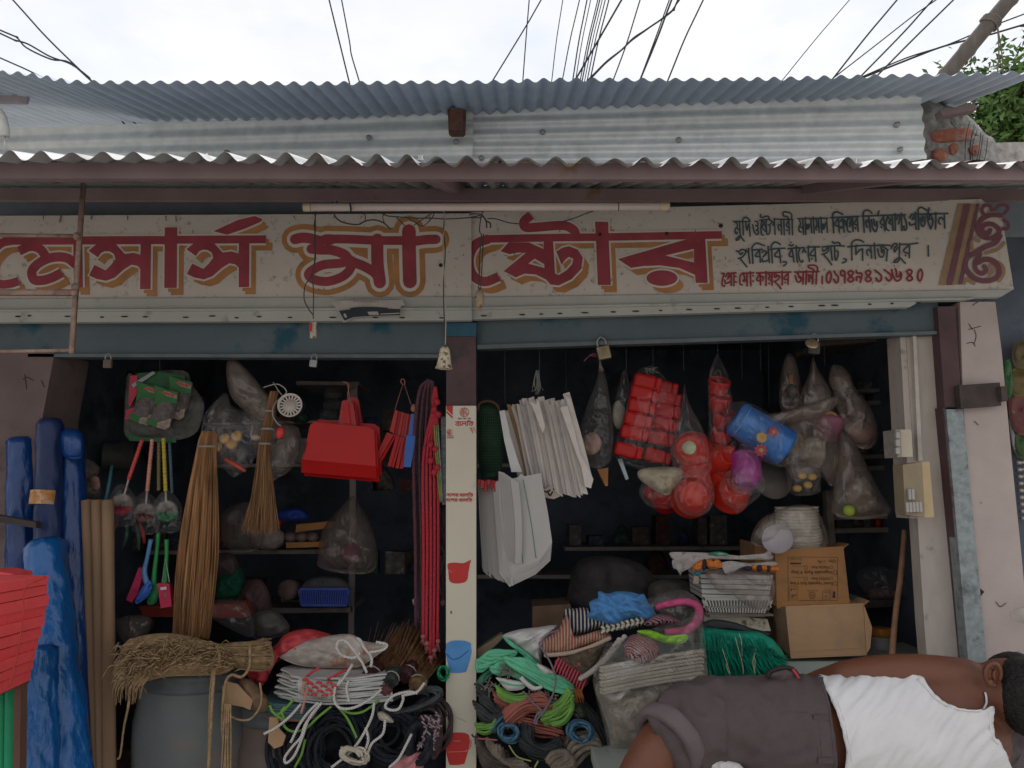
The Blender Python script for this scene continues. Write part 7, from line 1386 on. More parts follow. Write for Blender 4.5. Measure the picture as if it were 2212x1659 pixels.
for x in(1245,1280,1320):fr_([(x,1300),(x,1415)],.6,.0025)
fr_([(1245,1365),(1330,1365)],.5,.0029)
for i,st in enumerate(([(760,1250),(770,1190),(790,1210)],[(820,1200),(880,1200)],[(760,1400),(790,1370),(810,1420)],[(800,1362),(880,1368)],[(1160,1245),(1220,1250)],[(1250,1245),(1320,1248)],[(1350,1240),(1420,1245)],[(1580,1280),(1690,1282)])):fr_(st,1.4 if i<4 else .8,.0032+i*.0001)
obj('print',q,m_pr,tb_)
def upside(text,xr,xl,ytop,ybot,name='lettering'):
    """text printed upside down: starts at xr (right) and ends at xl (left)"""
    cu=bpy.data.curves.new('lettering','FONT');cu.body=text;cu.size=1;ob=bpy.data.objects.new('tmp',cu);C.objects.link(ob);dg=bpy.context.evaluated_depsgraph_get();me=bpy.data.meshes.new_from_object(ob.evaluated_get(dg));bpy.data.objects.remove(ob)
    xs=[v.co.x for v in me.vertices];x0,x1=min(xs),max(xs);q=MB()
    vs=[]
    for v in me.vertices:
        f=(v.co.x-x0)/(x1-x0);g=v.co.y/.70;pxy=KB([(xr+(xl-xr)*f,ytop+(ybot-ytop)*g)])[0];vs.append(P(*pxy,SBx)+V((0,-.0022,0)))
    q.add(vs,[tuple(p.vertices)for p in me.polygons]);bpy.data.meshes.remove(me);obj(name,q,m_pr,tb_)
# baseline is at the top when upside down
upside('Qty : 1 Pc',1862,1410,490,568);upside('936036-Red',1700,1270,640,706);upside('Vegetable Rack 4 Step',1785,765,755,845);upside('937033-Red',1700,1270,918,984);upside('Round Vegetable Rack 4 Step',1785,735,1030,1115);upside('Made in Bangladesh',1035,715,450,475)
carton('plain brown box under the printed one, larger',[(1697,1312),(1866,1306),(1872,1413),(1708,1420)],2.99,.30,m_box2)
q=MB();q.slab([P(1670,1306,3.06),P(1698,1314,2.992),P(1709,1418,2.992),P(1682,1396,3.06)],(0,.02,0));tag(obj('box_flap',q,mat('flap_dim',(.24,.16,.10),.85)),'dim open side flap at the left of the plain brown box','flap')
q=MB();q.slab([P(1866,1306,2.985),P(1884,1355,2.98),P(1880,1400,2.98),P(1872,1412,2.985)],(0,.01,0));tag(obj('box_flap',q,m_box2),'bent flap sticking out at the right of the plain brown box','flap')
# stack of white bowls in a bag on the boxes
t=thing('bowl_stack','stack of white plastic bowls in a bag on the printed box','bowls',None);q=MB();c=P(1726,1184,3.12)
for k in range(13):q.lathe([(.078,k*.0125),(.084,k*.0125+.008),(.085,k*.0125+.011),(.080,k*.0125+.012)],c,(-.02,0,1),26,cap=(k in(0,12)))
obj('bowls',q,mat('bowl_white',(.60,.56,.48),.45,var=.06),t)
clear_bag('cloudy bag round the stack of white bowls',[(1690,1098),(1730,1090),(1760,1098),(1782,1135),(1784,1182),(1700,1184),(1650,1182),(1622,1170),(1640,1125)],3.04,.05,.05,m_filmd,.014,18)
q=MB();q.lathe([(0,.004),(.055,.0),(.058,.006)],P(1680,1165,2.98),(-.5,-1,.5),26,cap=False);tag(obj('round_lid',q,mat('lid_cloudy',(.40,.36,.38),.4)),'cloudy round lid leaning against the bag of white bowls','plate')  # this round piece is a lid
# basket of newspapers and crochet
bw2=thing('slotted_basket','white slotted basket stuffed with bags and newspapers','basket');m_bw=mat('basket_white',(.46,.45,.41),.5,var=.1)
q=MB();o4=[(1605,1285),(1665,1290),(1650,1325),(1625,1330)]
slotted(bw2,1518,1668,1290,1332,2.98,.2,m_bw,22,7,12)
for k in range(5):q=MB();q.slab([P(1512+k,1240+k*11,2.99),P(1670-k*2,1243+k*11,2.99),P(1668-k*2,1252+k*11,2.985),P(1514+k,1249+k*11,2.985)],(0,.2,0));tag(obj('white_tray',q,mat('tray_white',(.50,.48,.45),.5,var=.12)),'white plastic tray in the stack above the slotted basket','tray','white trays in the basket')
t=clear_bag('crumpled grey plastic bag draped over the white trays',[(1526,1232),(1600,1230),(1660,1240),(1676,1270),(1660,1310),(1640,1320),(1600,1300),(1580,1282),(1552,1278),(1538,1262)],2.93,.03,.03,m_filmd,.018,16)
m_news=mat('newspaper',(.36,.32,.30),.85,var=.25,scale=30,dirt=(.16,.15,.15),dscale=30,dlo=.55,dhi=.62)
for i,(lb,o_,Y)in enumerate((('torn newspaper spread on top of the basket, upper sheet',BF([(170,470),(240,460),(340,462),(560,470),(760,490),(900,495),(1050,470),(1080,520),(820,530),(500,525),(360,560),(280,640),(260,600),(210,540)]),2.92),('newspaper sheet hanging under the top one, over the crochet',BF([(620,560),(720,540),(880,560),(1100,545),(1110,580),(820,600),(690,660),(640,600)]),2.90),('crumpled newspaper corner hanging at the left of the basket',BF([(200,530),(280,560),(290,600),(270,670),(240,620),(205,600)]),2.90),('folded newspaper standing up against the printed box',BF([(1010,480),(1060,440),(1080,500),(1070,540),(1000,530)]),2.95))):
    q=MB();q.puff(o_,Y,.010,.03,6,3,.008,30,rim=.5);tag(obj('newspaper',q,m_news),lb,'newspaper')
m_croc=mat('crochet_orange',(.55,.17,.04),.9,var=.3,scale=70,bump=.8,bscale=120);m_crob=mat('crochet_dark',(.035,.03,.05),.9,bump=.8,bscale=120)
t=thing('crochet_strip','orange and black crochet strip under the newspapers','crochet')
for i,(o_,m)in enumerate(((BF([(375,590),(430,540),(470,535),(470,600),(420,630),(385,620)]),m_croc),(BF([(470,530),(495,530),(495,600),(475,625),(462,600)]),m_crob),(BF([(495,530),(600,525),(635,560),(630,600),(520,605)]),m_croc),(BF([(545,525),(580,530),(565,555)]),m_crob),(BF([(820,600),(880,580),(900,620),(850,625)]),m_crob),(BF([(895,575),(940,570),(950,615),(910,625)]),m_croc),(BF([(945,580),(985,575),(985,625),(950,625)]),m_crob),(BF([(985,578),(1035,575),(1040,625),(995,625)]),m_croc),(BF([(1035,585),(1065,585),(1060,630),(1035,630)]),m_crob),(BF([(1062,585),(1140,592),(1148,630),(1060,632)]),m_croc))):q=MB();q.puff(o_,2.895,.018,.02,6,4,.004,60);obj('orange_square' if m is m_croc else 'dark_square',q,m,t)
q=MB();q.puff(BF([(390,640),(450,625),(440,660),(410,675)]),2.90,.012,.012,5,4,.003);obj('teal_tassel',q,mat('tassel_teal',(.02,.17,.22),.9),t)
q=MB()
for k in range(10):q.tube([P(*BF([(395+k*3,665)])[0],2.9),P(*BF([(385+k*5,700+random.uniform(-5,20))])[0],2.9),P(*BF([(390+k*4,745)])[0],2.9)],.0014,3,n=3)
obj('fringe',q,mat('fringe_cream',(.40,.34,.28),.9),t)
q=MB();q.puff(BF([(520,468),(600,455),(680,470),(690,490),(600,490),(530,485)]),2.90,.006,.01,5,4,.003);tag(obj('sweet_packet',q,mat('packet_green',(.04,.20,.12),.35,var=.5,scale=20,dirt=(.5,.5,.45),dscale=14)),'small green and white sweet packet on the newspapers','packet')
q=MB();q.slab([P(u,v,2.96)for u,v in BF([(480,1000),(1090,1010),(1095,1028),(940,1030),(500,1012)])],(0,.22,0));tag(obj('board',q,mat('board_brown',(.16,.115,.085),.8,var=.2)),'thin brown board under the white slotted basket','board')
q=MB();q.slab([P(u,v,3.0)for u,v in BF([(480,1020),(560,1005),(1040,1055),(1070,1160),(1000,1160),(800,1110),(560,1060),(480,1080)])],(0,.15,0));tag(obj('booklet',q,mat('booklet_cream',(.40,.37,.28),.7,var=.1,dirt=(.13,.08,.05),dscale=7,dlo=.6,dhi=.64)),'cream stained booklet lying above the green fibre bundle','booklet')
q=MB();q.puff(BF([(475,1085),(560,1055),(720,1075),(860,1120),(950,1160),(1060,1175),(1040,1195),(860,1180),(700,1150),(560,1140),(478,1130)]),2.95,.012,.03,7,4,.003,20);tag(obj('black_pad',q,mat('pad_black',(.03,.032,.035),.5)),'curved black pad between the booklet and the green fibre bundle','pad')
# green fibre bundle
t=thing('fibre_bundle','bundle of emerald green plastic fibre beside the plastic bag of rugs','fibre');m_gf=mat('fibre_green',(.012,.29,.19),.42,var=.4,scale=30,stretch=(1,1,.15));q=MB()
q.puff(BF([(425,1180),(470,1130),(600,1140),(800,1160),(960,1170),(1080,1230),(1180,1350),(1210,1480),(1190,1600),(500,1610),(480,1400)]),2.93,.07,.08,9,4,.012,26)
for k in range(420):
    f=random.random();u0,v0=BF([(440+f*560,1140+f*60+random.uniform(0,160))])[0];u1=BF([(470+f*730+random.uniform(-40,60),0)])[0][0];v1=1080+.2441*random.uniform(1380,1640)
    q.tube([P(u0,v0,2.86),P(u0*.6+u1*.4+random.uniform(-4,4),v0*.5+v1*.5,2.845+random.uniform(-.02,.01)),P(u1,v1,2.87)],.0015,3,n=3,cap=False)
obj('fibres',q,m_gf,t);q=MB()
for st in([(640,1320),(680,1440),(710,1540)],[(755,1215),(785,1330),(820,1460),(825,1540)],[(790,1180),(810,1260),(815,1380)],[(905,1330),(930,1420),(920,1530)],[(940,1320),(910,1440),(935,1540)],[(700,1540),(670,1450)]):q.tube([P(*p,2.82)for p in BF(st)],.0018,4,n=4)
obj('tie_string',q,mat('string_cream',(.40,.36,.25),.9),t);q=MB()
for(x,y)in((560,1330),(880,1300),(1050,1320)):
    for k in range(26):p=P(*BF([(x+random.gauss(0,28),y+random.gauss(0,14))])[0],2.82);q.tube([p,p+V((random.uniform(-.015,.015),-.012,random.uniform(-.02,.006)))],.0014,3)
obj('tuft',q,mat('fibre_dark',(.008,.16,.11),.5),t)
# back bundles behind the rugs
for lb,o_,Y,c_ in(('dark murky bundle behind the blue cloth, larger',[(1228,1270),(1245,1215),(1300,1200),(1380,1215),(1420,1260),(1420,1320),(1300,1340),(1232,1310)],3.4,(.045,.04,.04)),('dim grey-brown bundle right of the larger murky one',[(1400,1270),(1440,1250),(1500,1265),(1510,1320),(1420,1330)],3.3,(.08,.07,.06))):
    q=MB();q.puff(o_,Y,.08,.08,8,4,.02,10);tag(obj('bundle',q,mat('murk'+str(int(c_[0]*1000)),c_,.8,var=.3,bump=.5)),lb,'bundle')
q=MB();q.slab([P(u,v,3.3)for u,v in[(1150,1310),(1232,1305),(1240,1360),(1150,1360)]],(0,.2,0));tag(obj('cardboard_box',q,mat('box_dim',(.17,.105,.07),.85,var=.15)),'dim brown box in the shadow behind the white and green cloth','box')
# ---- rugs, blue cloth
m_navy=stripes('rug_navy',(.018,.022,.05),(.46,.42,.35),24,'X',.95,.6,.66);m_redrug=stripes('rug_red',(.33,.09,.07),(.36,.25,.17),30,'X',.95,.6,.5,2.0,(.40,.32,.24));m_brnrug=mat('rug_brown',(.10,.075,.055),.95,var=.4,scale=60,bump=.8,bscale=140,dirt=(.36,.10,.07),dscale=24,dlo=.60,dhi=.63)
q=MB();q.puff(BE([(880,300),(940,290),(1080,285),(1120,380),(1540,370),(1560,410),(1540,440),(1330,480),(1180,460),(1000,510),(860,510),(850,470)]),2.92,.045,.06,9,4,.008,26);t=tag(obj('woven_mat',q,m_navy),'navy and cream striped woven mat under the blue cloth','mat')
q=MB()
for k in range(9):
    x=1210+k*42;y=470-k*10;p=P(*BE([(x,y)])[0],2.865)
    for sg in(-1,1):q.tube([P(*BE([(x-14,y+sg*30)])[0],2.86),P(*BE([(x+12,y)])[0],2.855)],.0062,5)
obj('chevron_edge',q,mat('weave_cream',(.50,.46,.38),.95,bump=.5),t)
q=MB();q.puff(BE([(700,560),(820,470),(900,330),(880,500),(1010,520),(1190,470),(1270,510),(1270,560),(1130,600),(1010,640),(880,690),(760,700),(690,640)]),2.90,.05,.05,9,4,.010,24);t=tag(obj('woven_mat',q,m_redrug),'red and tan striped woven rug folded below the navy mat','mat')
q=MB()
for k in range(30):
    f=k/29;p=P(*BE([(720+f*540,690-150*f+40*math.sin(f*3))])[0],2.85);q.ball(p,(.010,.008,.008),5,7)
obj('braided_edge',q,mat('braid_tan',(.44,.33,.25),.95,bump=.5),t)
q=MB();q.puff(BE([(790,740),(900,690),(1020,640),(1180,590),(1240,570),(1200,680),(1130,820),(1060,960),(960,920),(860,830)]),2.86,.03,.05,9,4,.008,24);t=tag(obj('woven_mat',q,m_brnrug),'brown woven rug with red dashes and a pale braided edge','mat')
q=MB()
for k in range(18):
    f=k/17;p=P(*BE([(1370-330*f,545+330*f+40*math.sin(f*3.1))])[0],2.80+.02*(1-f))
    for s_ in(-1,1):q.ball(p+V((s_*.009,0,s_*.005)),(.011,.009,.009),5,7)
obj('braided_edge',q,mat('braid_grey',(.42,.38,.34),.95,bump=.5),t);q=MB()
for k in range(11):x,y=790+k*24,740+k*17;q.tube([P(*BE([(x+40,y-30)])[0],2.815),P(*BE([(x+10,y+35)])[0],2.81),P(*BE([(x-5,y+80)])[0],2.82)],.004,5,n=3)
obj('red_fringe',q,mat('fringe_red',(.42,.06,.09),.9),t)
q=MB();
for k in range(20):p=P(*BE([(960+random.uniform(-20,60),940+random.uniform(0,90))])[0],2.84);q.tube([p,p+V((.01,0,-.03))],.002,3)
obj('thread_end',q,mat('thread_orange',(.34,.12,.04),.9),t)
q=MB();q.puff(BE([(1090,240),(1130,210),(1165,195),(1170,140),(1250,160),(1330,140),(1440,145),(1520,165),(1560,165),(1600,240),(1640,290),(1670,370),(1620,405),(1540,370),(1400,385),(1330,440),(1250,430),(1180,400),(1060,360),(1100,310)]),2.88,.045,.05,12,5,.014,22,fold=.013,ff=24);tag(obj('blue_cloth',q,mat('cloth_blue',(.085,.24,.50),.85,var=.14,scale=14,bump=.4,bscale=90)),'crumpled light blue cloth tossed on the woven mats','cloth')
# bag of rugs
t=thing('rug_bag','big clear plastic bag stuffed with folded knitted rugs','bag of rugs')
q=MB();q.puff(BE([(1120,900),(1200,680),(1320,600),(1500,500),(1900,380),(2040,300),(2080,560),(2100,800),(2060,1100),(1950,1400),(1800,1500),(1300,1560),(1240,1400),(1180,1150)]),2.76,.10,.07,10,5,.026,10,ridge=True);obj('film',q,film('rug_film',(.66,.62,.58),.04,.14,12,1.0,.75,(1,1,1)),t)
m_knit=stripes('knit_grey',(.12,.10,.08),(.36,.32,.265),9,'Z',.95,.8,.5,.6)
for k in range(4):
    y=690+k*62;q=MB();q.puff(BE([(1175+k*4,y+90),(1300,y+60),(1700,y-10),(2050,y-60),(2085,y-10),(2070,y+30),(1700,y+80),(1300,y+140),(1185,y+150)]),2.78+.004*k,.05,.08,7,4,.008,30,seed=k,fold=.008)
    q2=MB()
    for r_ in range(2):
        for i in range(46):
            f=i/45;p=P(*BE([(1195+f*860,y+112+r_*26-f*148-10*math.sin(f*3.1))])[0],2.73+.02*abs(f-.5));q2.tube([p+V((-.006,0,.005)),p+V((.006,-.004,-.005))],.0042,5)
    t2=tag(obj('folded_rug',q,mat('rug_taupe',(.19,.165,.135),.95,var=.3,scale=50,bump=.8,bscale=110)),'grey and cream knitted rug folded inside the clear bag','rug','rugs in the clear bag');obj('cream_stitching',q2,mat('stitch_cream',(.40,.36,.29),.95,bump=.5),t2)
q=MB();q.puff(BE([(1150,930),(1400,900),(1800,830),(2080,760),(2090,1000),(1980,1300),(1860,1420),(1330,1500),(1260,1330),(1190,1120)]),2.82,.06,.08,10,5,.016,14,fold=.014,ff=9)
tag(obj('folded_rug',q,mat('rug_beige',(.21,.18,.14),.95,var=.25,scale=30,bump=.7,bscale=90)),'plain beige rug filling the lower half of the clear bag','rug','rugs in the clear bag')
q=MB();q.ball(P(*BE([(1540,630)])[0],2.74),(.06,.05,.05),12,18,.15,3);tag(obj('yarn_ball',q,stripes('yarn_mix',(.04,.035,.05),(.55,.52,.50),55,'DIAGONAL',.95,.6,.5,6.0,(.5,.06,.05))),'black, white and red knitted lump inside the clear bag','yarn')
q=MB();q.tube([P(*p,2.80)for p in BE([(1660,280),(1760,250),(1900,230),(2010,260),(2035,340),(1990,430),(1900,480),(1740,500)])],[.010,.013,.013,.016,.016,.014],8,n=6);tag(obj('pink_strap',q,mat('strap_pink',(.46,.07,.17),.8,var=.3,scale=40,bump=.4)),'pink padded strap curving in the mouth of the bag','strap')
q=MB();q.puff(BE([(1500,480),(1620,475),(1760,520),(1920,510),(1930,560),(1850,595),(1720,580),(1560,520)]),2.73,.03,.03,7,4,.01,26,fold=.008,ff=26);tag(obj('lime_cloth',q,mat('cloth_lime',(.26,.55,.04),.75,var=.15,bump=.4)),'lime green cloth inside the clear bag of rugs','cloth')
q=MB();q.puff(BE([(1560,420),(1660,340),(1760,340),(1880,400),(1800,420),(1650,440)]),2.84,.03,.03,7,4,.006,30);tag(obj('woven_mat',q,stripes('mat_mix',(.02,.02,.04),(.45,.42,.40),40,'DIAGONAL',.95,.5,.5,1,(.4,.05,.08))),'striped black, white and red mat right of the blue cloth','mat')
q=MB();q.puff(BE([(1500,260),(1700,160),(1900,130),(2040,220),(2060,330),(1980,440),(1900,460),(1650,300)]),2.86,.05,.05,9,4,.02,12);tag(obj('plastic_bag',q,m_film),'open mouth of thin clear plastic above the bag of rugs','bag')
# white and green cloth
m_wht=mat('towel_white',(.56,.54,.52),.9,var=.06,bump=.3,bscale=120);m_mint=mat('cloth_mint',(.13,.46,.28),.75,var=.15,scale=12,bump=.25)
q=MB();q.puff(BE([(350,520),(480,470),(640,450),(780,430),(810,450),(720,560),(680,700),(670,790),(560,700),(420,600)]),2.96,.05,.06,9,4,.012,16,fold=.010,ff=22);tag(obj('white_cloth',q,m_wht),'fluffy white cloth with mint edges folded left of the rugs','cloth')
for i,(o_,lb,Y)in enumerate((([(340,520),(380,540),(520,640),(640,740),(670,790),(640,815),(560,790),(580,760),(480,660),(390,590)],'mint green hem folded round the fluffy white cloth',2.90),([(120,740),(240,660),(400,640),(480,660),(420,700),(280,740),(200,790),(125,840)],'mint green cloth end trailing left to the white strip',2.92),([(350,710),(520,720),(640,780),(780,850),(900,900),(960,960),(950,1020),(880,1030),(740,980),(560,880),(430,790)],'long mint green folded cloth slanting over the coils',2.87),([(240,800),(330,750),(420,770),(560,880),(640,940),(560,940),(400,850),(300,860)],'mint green cloth fold beneath the long slanting one',2.90),([(160,860),(240,790),(300,790),(260,860),(130,980),(122,920)],'dusky green cloth edge against the white strip',2.94))):
    q=MB();nn=len(o_)
    if i in(1,2,3):
        top_,bot_=BE(o_[:nn//2+1]),BE([o_[0]]+o_[:nn//2:-1])
        for k in range(7):
            f=(k+.5)/7;L1=catmull([V((x,y,0))for x,y in top_],6);L2=catmull([V((x,y,0))for x,y in bot_],6);pts=[]
            for g in range(12):pa,pb=L1[min(len(L1)-1,int(g/11*(len(L1)-1)))],L2[min(len(L2)-1,int(g/11*(len(L2)-1)))];pm=pa.lerp(pb,f);pts.append(P(pm.x,pm.y+1.6*math.sin(g*1.3+k),Y-.018+.010*abs(f-.5)-.004*math.sin(g+k*2)))
            q.tube(pts,[.005,.0075,.0085,.0065,.008,.006],7,n=3)
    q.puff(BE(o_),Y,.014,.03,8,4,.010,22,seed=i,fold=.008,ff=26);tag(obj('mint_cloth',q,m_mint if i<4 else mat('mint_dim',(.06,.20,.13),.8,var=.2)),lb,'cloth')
q=MB();q.puff(BE([(640,760),(720,790),(800,840),(780,860),(700,850),(650,800)]),2.86,.02,.02,6,4,.006,30);tag(obj('white_cloth',q,m_wht),'small torn white cloth edge above the mint cloth','cloth')
q=MB();q.puff(BE([(290,880),(420,900),(540,930),(520,980),(420,995),(370,980),(320,920)]),2.86,.015,.02,6,4,.004,24);t=tag(obj('white_band',q,m_wht),'white band with a green stripe hanging under the mint cloth','band');q=MB();q.tube([P(*p,2.84)for p in BE([(320,915),(430,945),(530,945)])],.003,5,n=4);obj('green_stripe',q,m_mint,t)
q=MB();q.tube([P(*p,2.85)for p in BE([(500,880),(560,940),(620,975),(685,960)])],[.008,.009,.006],6,n=5);tag(obj('white_band',q,m_wht),'looped white band beside the green-striped one','band')
q=MB();q.slab([P(u,v,3.0)for u,v in BE([(125,640),(330,510),(360,530),(250,640),(130,720)])],(0,.05,0));tag(obj('cardboard_piece',q,mat('card_dim',(.20,.15,.10),.85)),'brown cardboard edge behind the mint cloth','cardboard')
q=MB()
for k in range(170):x,y=random.choice(((230,940),(380,820),(620,1010),(700,1050),(780,1080)));p=P(*BE([(x+random.gauss(0,36),y+random.gauss(0,26))])[0],2.86);q.tube([p,p+V((random.uniform(-.016,.016),-.01,random.uniform(-.018,.01)))],.0022,3)
tag(obj('grey_tufts',q,mat('tuft_grey',(.22,.19,.165),.95,var=.3)),'shaggy grey-brown string tufts between the mint cloth and the coils','tufts')
# rope coils right
def hank(label,pts,n,spread,Y,m,r=.0045,grp='hanks of cord'):
    t=thing('rope_hank',label,'rope',grp);q=MB()
    for k in range(n):
        f=(k/max(1,n-1)-.5)*2;q.tube([P(u+spread[0]*f+random.uniform(-1.5,1.5),v+spread[1]*f*(1 if j%2==0 else 1.25)+random.uniform(-1.5,1.5),Y-.03*math.sqrt(max(0,1-f*f))+.012*random.random())for j,(u,v)in enumerate(BE(pts))],r,6,n=5)
    obj('strands',q,m,t);return t
m_rb=mat('cord_darkgrey',(.05,.052,.055),.6,var=.25,bump=.4,bscale=160);m_rr=mat('cord_terracotta',(.30,.10,.075),.6,var=.25,bump=.4,bscale=160);m_rg=mat('cord_green',(.16,.33,.07),.55,var=.2,bump=.4,bscale=160);m_rbl=mat('cord_steelblue',(.07,.16,.24),.6,var=.2,bump=.4,bscale=160);m_rk=mat('rope_khaki',(.20,.165,.13),.85,var=.3,bump=.8,bscale=130);m_rbk=mat('cord_black2',(.03,.032,.034),.6,var=.25,bump=.4,bscale=160)
hank('dark grey cord hank curving at the left, beside the white strip',[(130,1020),(230,1080),(300,1160),(420,1180),(460,1160)],14,(6,22),2.92,m_rb)
hank('dark grey cord hank, lower curve beside the white strip',[(110,1140),(180,1200),(280,1250),(380,1230),(440,1180)],12,(6,16),2.91,m_rb)
hank('terracotta cord hank twisting up to the left',[(270,1040),(360,1090),(480,1120),(560,1110)],7,(3,12),2.88,m_rr)
hank('terracotta cord hank in the middle, slanting',[(360,1250),(460,1160),(560,1110),(700,1100),(760,1130)],11,(5,18),2.85,m_rr);hank('terracotta cord hank, lower right strands',[(470,1260),(640,1300),(760,1330),(870,1370)],7,(4,16),2.88,m_rr)
hank('green cord hank at the upper left under the mint cloth',[(290,990),(360,1040),(460,1080),(560,1080)],7,(4,12),2.86,m_rg);hank('green cord hank fanning at the right',[(670,1230),(760,1200),(860,1130),(920,1060),(935,1010)],11,(8,14),2.85,m_rg);hank('green cord hank, tight inner curve at the right',[(760,1270),(860,1240),(930,1150),(945,1080)],5,(4,8),2.84,m_rg);hank('green cord strands low at the white strip',[(110,1310),(180,1320),(250,1300),(290,1260)],6,(3,9),2.90,m_rg)
coil('steel-blue cord ball left of the black cords',BE([(400,1350)])[0],24,20,24,2.86,m_rbl,.0042,.4,.08);coil('steel-blue cord ball right of the black cords',BE([(1015,1350)])[0],29,24,28,2.85,m_rbl,.0042,.3,.08)
hank('steel-blue strands crossing behind the terracotta cord',[(250,1340),(320,1250),(420,1170)],5,(5,4),2.90,m_rbl)
hank('black cord hank in the middle below the terracotta cord',[(560,1290),(560,1400),(640,1480),(740,1500),(820,1470)],12,(14,6),2.85,m_rbk);hank('black cord hank sweeping under the right blue ball',[(480,1420),(600,1500),(740,1520),(860,1440)],9,(5,16),2.86,m_rbk);hank('black cords falling beside the plastic bag',[(960,1060),(1080,1180),(1160,1330),(1200,1480)],7,(18,4),2.92,m_rb)
for k,(a,lb)in enumerate((((560,1440),'thick khaki rope coil at the bottom right'),((0,0),''))):
    if lb:pass
hank('thick khaki rope hank standing at the bottom right',[(900,1600),(960,1500),(1060,1440),(1160,1450),(1210,1530),(1200,1600)],5,(10,20),2.86,m_rk,.0095);hank('thick khaki rope coiled flat at the bottom centre',[(740,1620),(800,1560),(900,1540),(920,1590),(840,1640),(760,1640)],5,(10,10),2.84,m_rk,.0095);hank('thick khaki rope curving at the bottom left',[(270,1440),(300,1540),(400,1620),(560,1640)],6,(16,10),2.88,m_rk,.0085);hank('khaki rope strands standing behind the right coil',[(870,1600),(890,1440),(900,1390)],3,(6,4),2.90,m_rk,.009)
hank('dark khaki rope bundle at the bottom beside the white strip',[(130,1480),(200,1560),(300,1620),(420,1650)],8,(6,26),2.92,mat('rope_khakidark',(.085,.07,.06),.9,var=.3,bump=.7),.0085)
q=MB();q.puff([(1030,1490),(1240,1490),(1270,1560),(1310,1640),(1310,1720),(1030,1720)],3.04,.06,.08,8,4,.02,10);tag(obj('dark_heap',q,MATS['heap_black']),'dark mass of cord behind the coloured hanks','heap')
q=MB();q.puff(BE([(950,1120),(1000,1080),(1060,1160),(1070,1230),(1000,1250),(950,1200)]),2.90,.03,.03,7,4,.008,40);tag(obj('knit_bundle',q,stripes('knit_darkgreen',(.03,.04,.03),(.13,.16,.10),60,'DIAGONAL',.95,.6)),'dark green knitted bundle above the right blue ball','bundle')
for st,m,r,lb in(([(690,560),(660,590),(700,660),(760,760),(800,880),(780,1020),(700,1170),(650,1230),(630,1280)],mat('cord_lilac',(.17,.14,.17),.8),.0036,'lilac-grey cord looped from the rugs down over the coils'),([(520,1000),(600,1090),(680,1170),(640,1200),(620,1270),(650,1280)],mat('cord_lilac',(.17,.14,.17),.8),.0036,'lilac-grey cord knotted on the terracotta hank'),([(660,590),(720,520),(830,470)],mat('cord_lilac',(.17,.14,.17),.8),.003,'lilac-grey cord running over the red rug'),([(400,1465),(470,1560),(590,1600)],mat('cord_yellowgreen',(.30,.33,.10),.7),.0026,'thin yellow-green cord across the khaki rope'),([(620,1655),(650,1600)],mat('cord_yellowgreen',(.30,.33,.10),.7),.0032,'yellow-green cord end at the bottom edge'),([(130,1405),(300,1420)],m_rr,.0032,'terracotta strand lying straight by the white strip')):
    q=MB();q.tube([P(*p,2.815)for p in BE(st)],r,6,n=6);tag(obj('twine',q,m),lb,'twine')  # cords, and one loose terracotta strand
# snack packets at the right edge
for i,(o_,c_,lb)in enumerate((([(2168,790),(2184,780),(2188,850),(2172,855)],(.03,.11,.03),'green snack packet, leftmost of those at the right edge'),([(2190,745),(2230,735),(2230,790),(2192,792)],(.13,.10,.05),'yellow snack packet at the top of the right edge'),([(2184,800),(2230,795),(2230,850),(2186,852)],(.15,.11,.04),'yellow and red snack packet in the middle of the right edge'),([(2180,855),(2230,850),(2230,935),(2190,930)],(.14,.045,.045),'red snack packet hanging at the right edge'),([(2192,935),(2230,930),(2230,985),(2198,985)],(.05,.09,.03),'green snack packet, lowest at the right edge'),([(2186,960),(2180,900),(2192,930),(2202,990)],(.45,.44,.45),'white leaflet edge hanging by the right pier'))):
    q=MB();q.puff(o_,2.78+.01*i,.010,.01,6,4,.008,30,rim=.4);t=tag(obj('snack_packet',q,mat('snack_%d'%i,c_,.35,var=.4,scale=16,dirt=(.2,.17,.1)if i in(0,3)else(.2,.03,.03),dscale=9,dlo=.56,dhi=.6)),lb,'packet','snack packets')
q=MB();q.slab([P(2190,992,2.86),P(2260,992,2.86),P(2260,1140,2.86),P(2206,1140,2.86)],(0,.02,0));sc_=tag(obj('hanging_card',q,mat('card_blue',(.02,.03,.06),.5)),'dark card of small silver-topped bottles at the right edge','card')
for k in range(9):q=MB();q.lathe([(.007,0),(.008,.012),(.005,.016)],P(2196+k*1.2,1000+k*15,2.82),(1,0,.1),10);q.lathe([(.006,.016),(.006,.04)],P(2196+k*1.2,1000+k*15,2.82),(1,0,.1),10);obj('bottle',q,mat('bottle_silver',(.50,.45,.42),.3,metal=.5,var=.4,scale=60),sc_)
clear_bag('wisp of clear plastic on the right pier above the man',[(2180,1325),(2212,1310),(2260,1315),(2260,1350),(2200,1345)],2.62,.02,.02,m_film,.01,30)
clear_bag('clear plastic scrap behind the man\'s head',[(2185,1418),(2200,1405),(2250,1420),(2250,1450),(2215,1440)],2.45,.02,.02,m_film,.01,30)
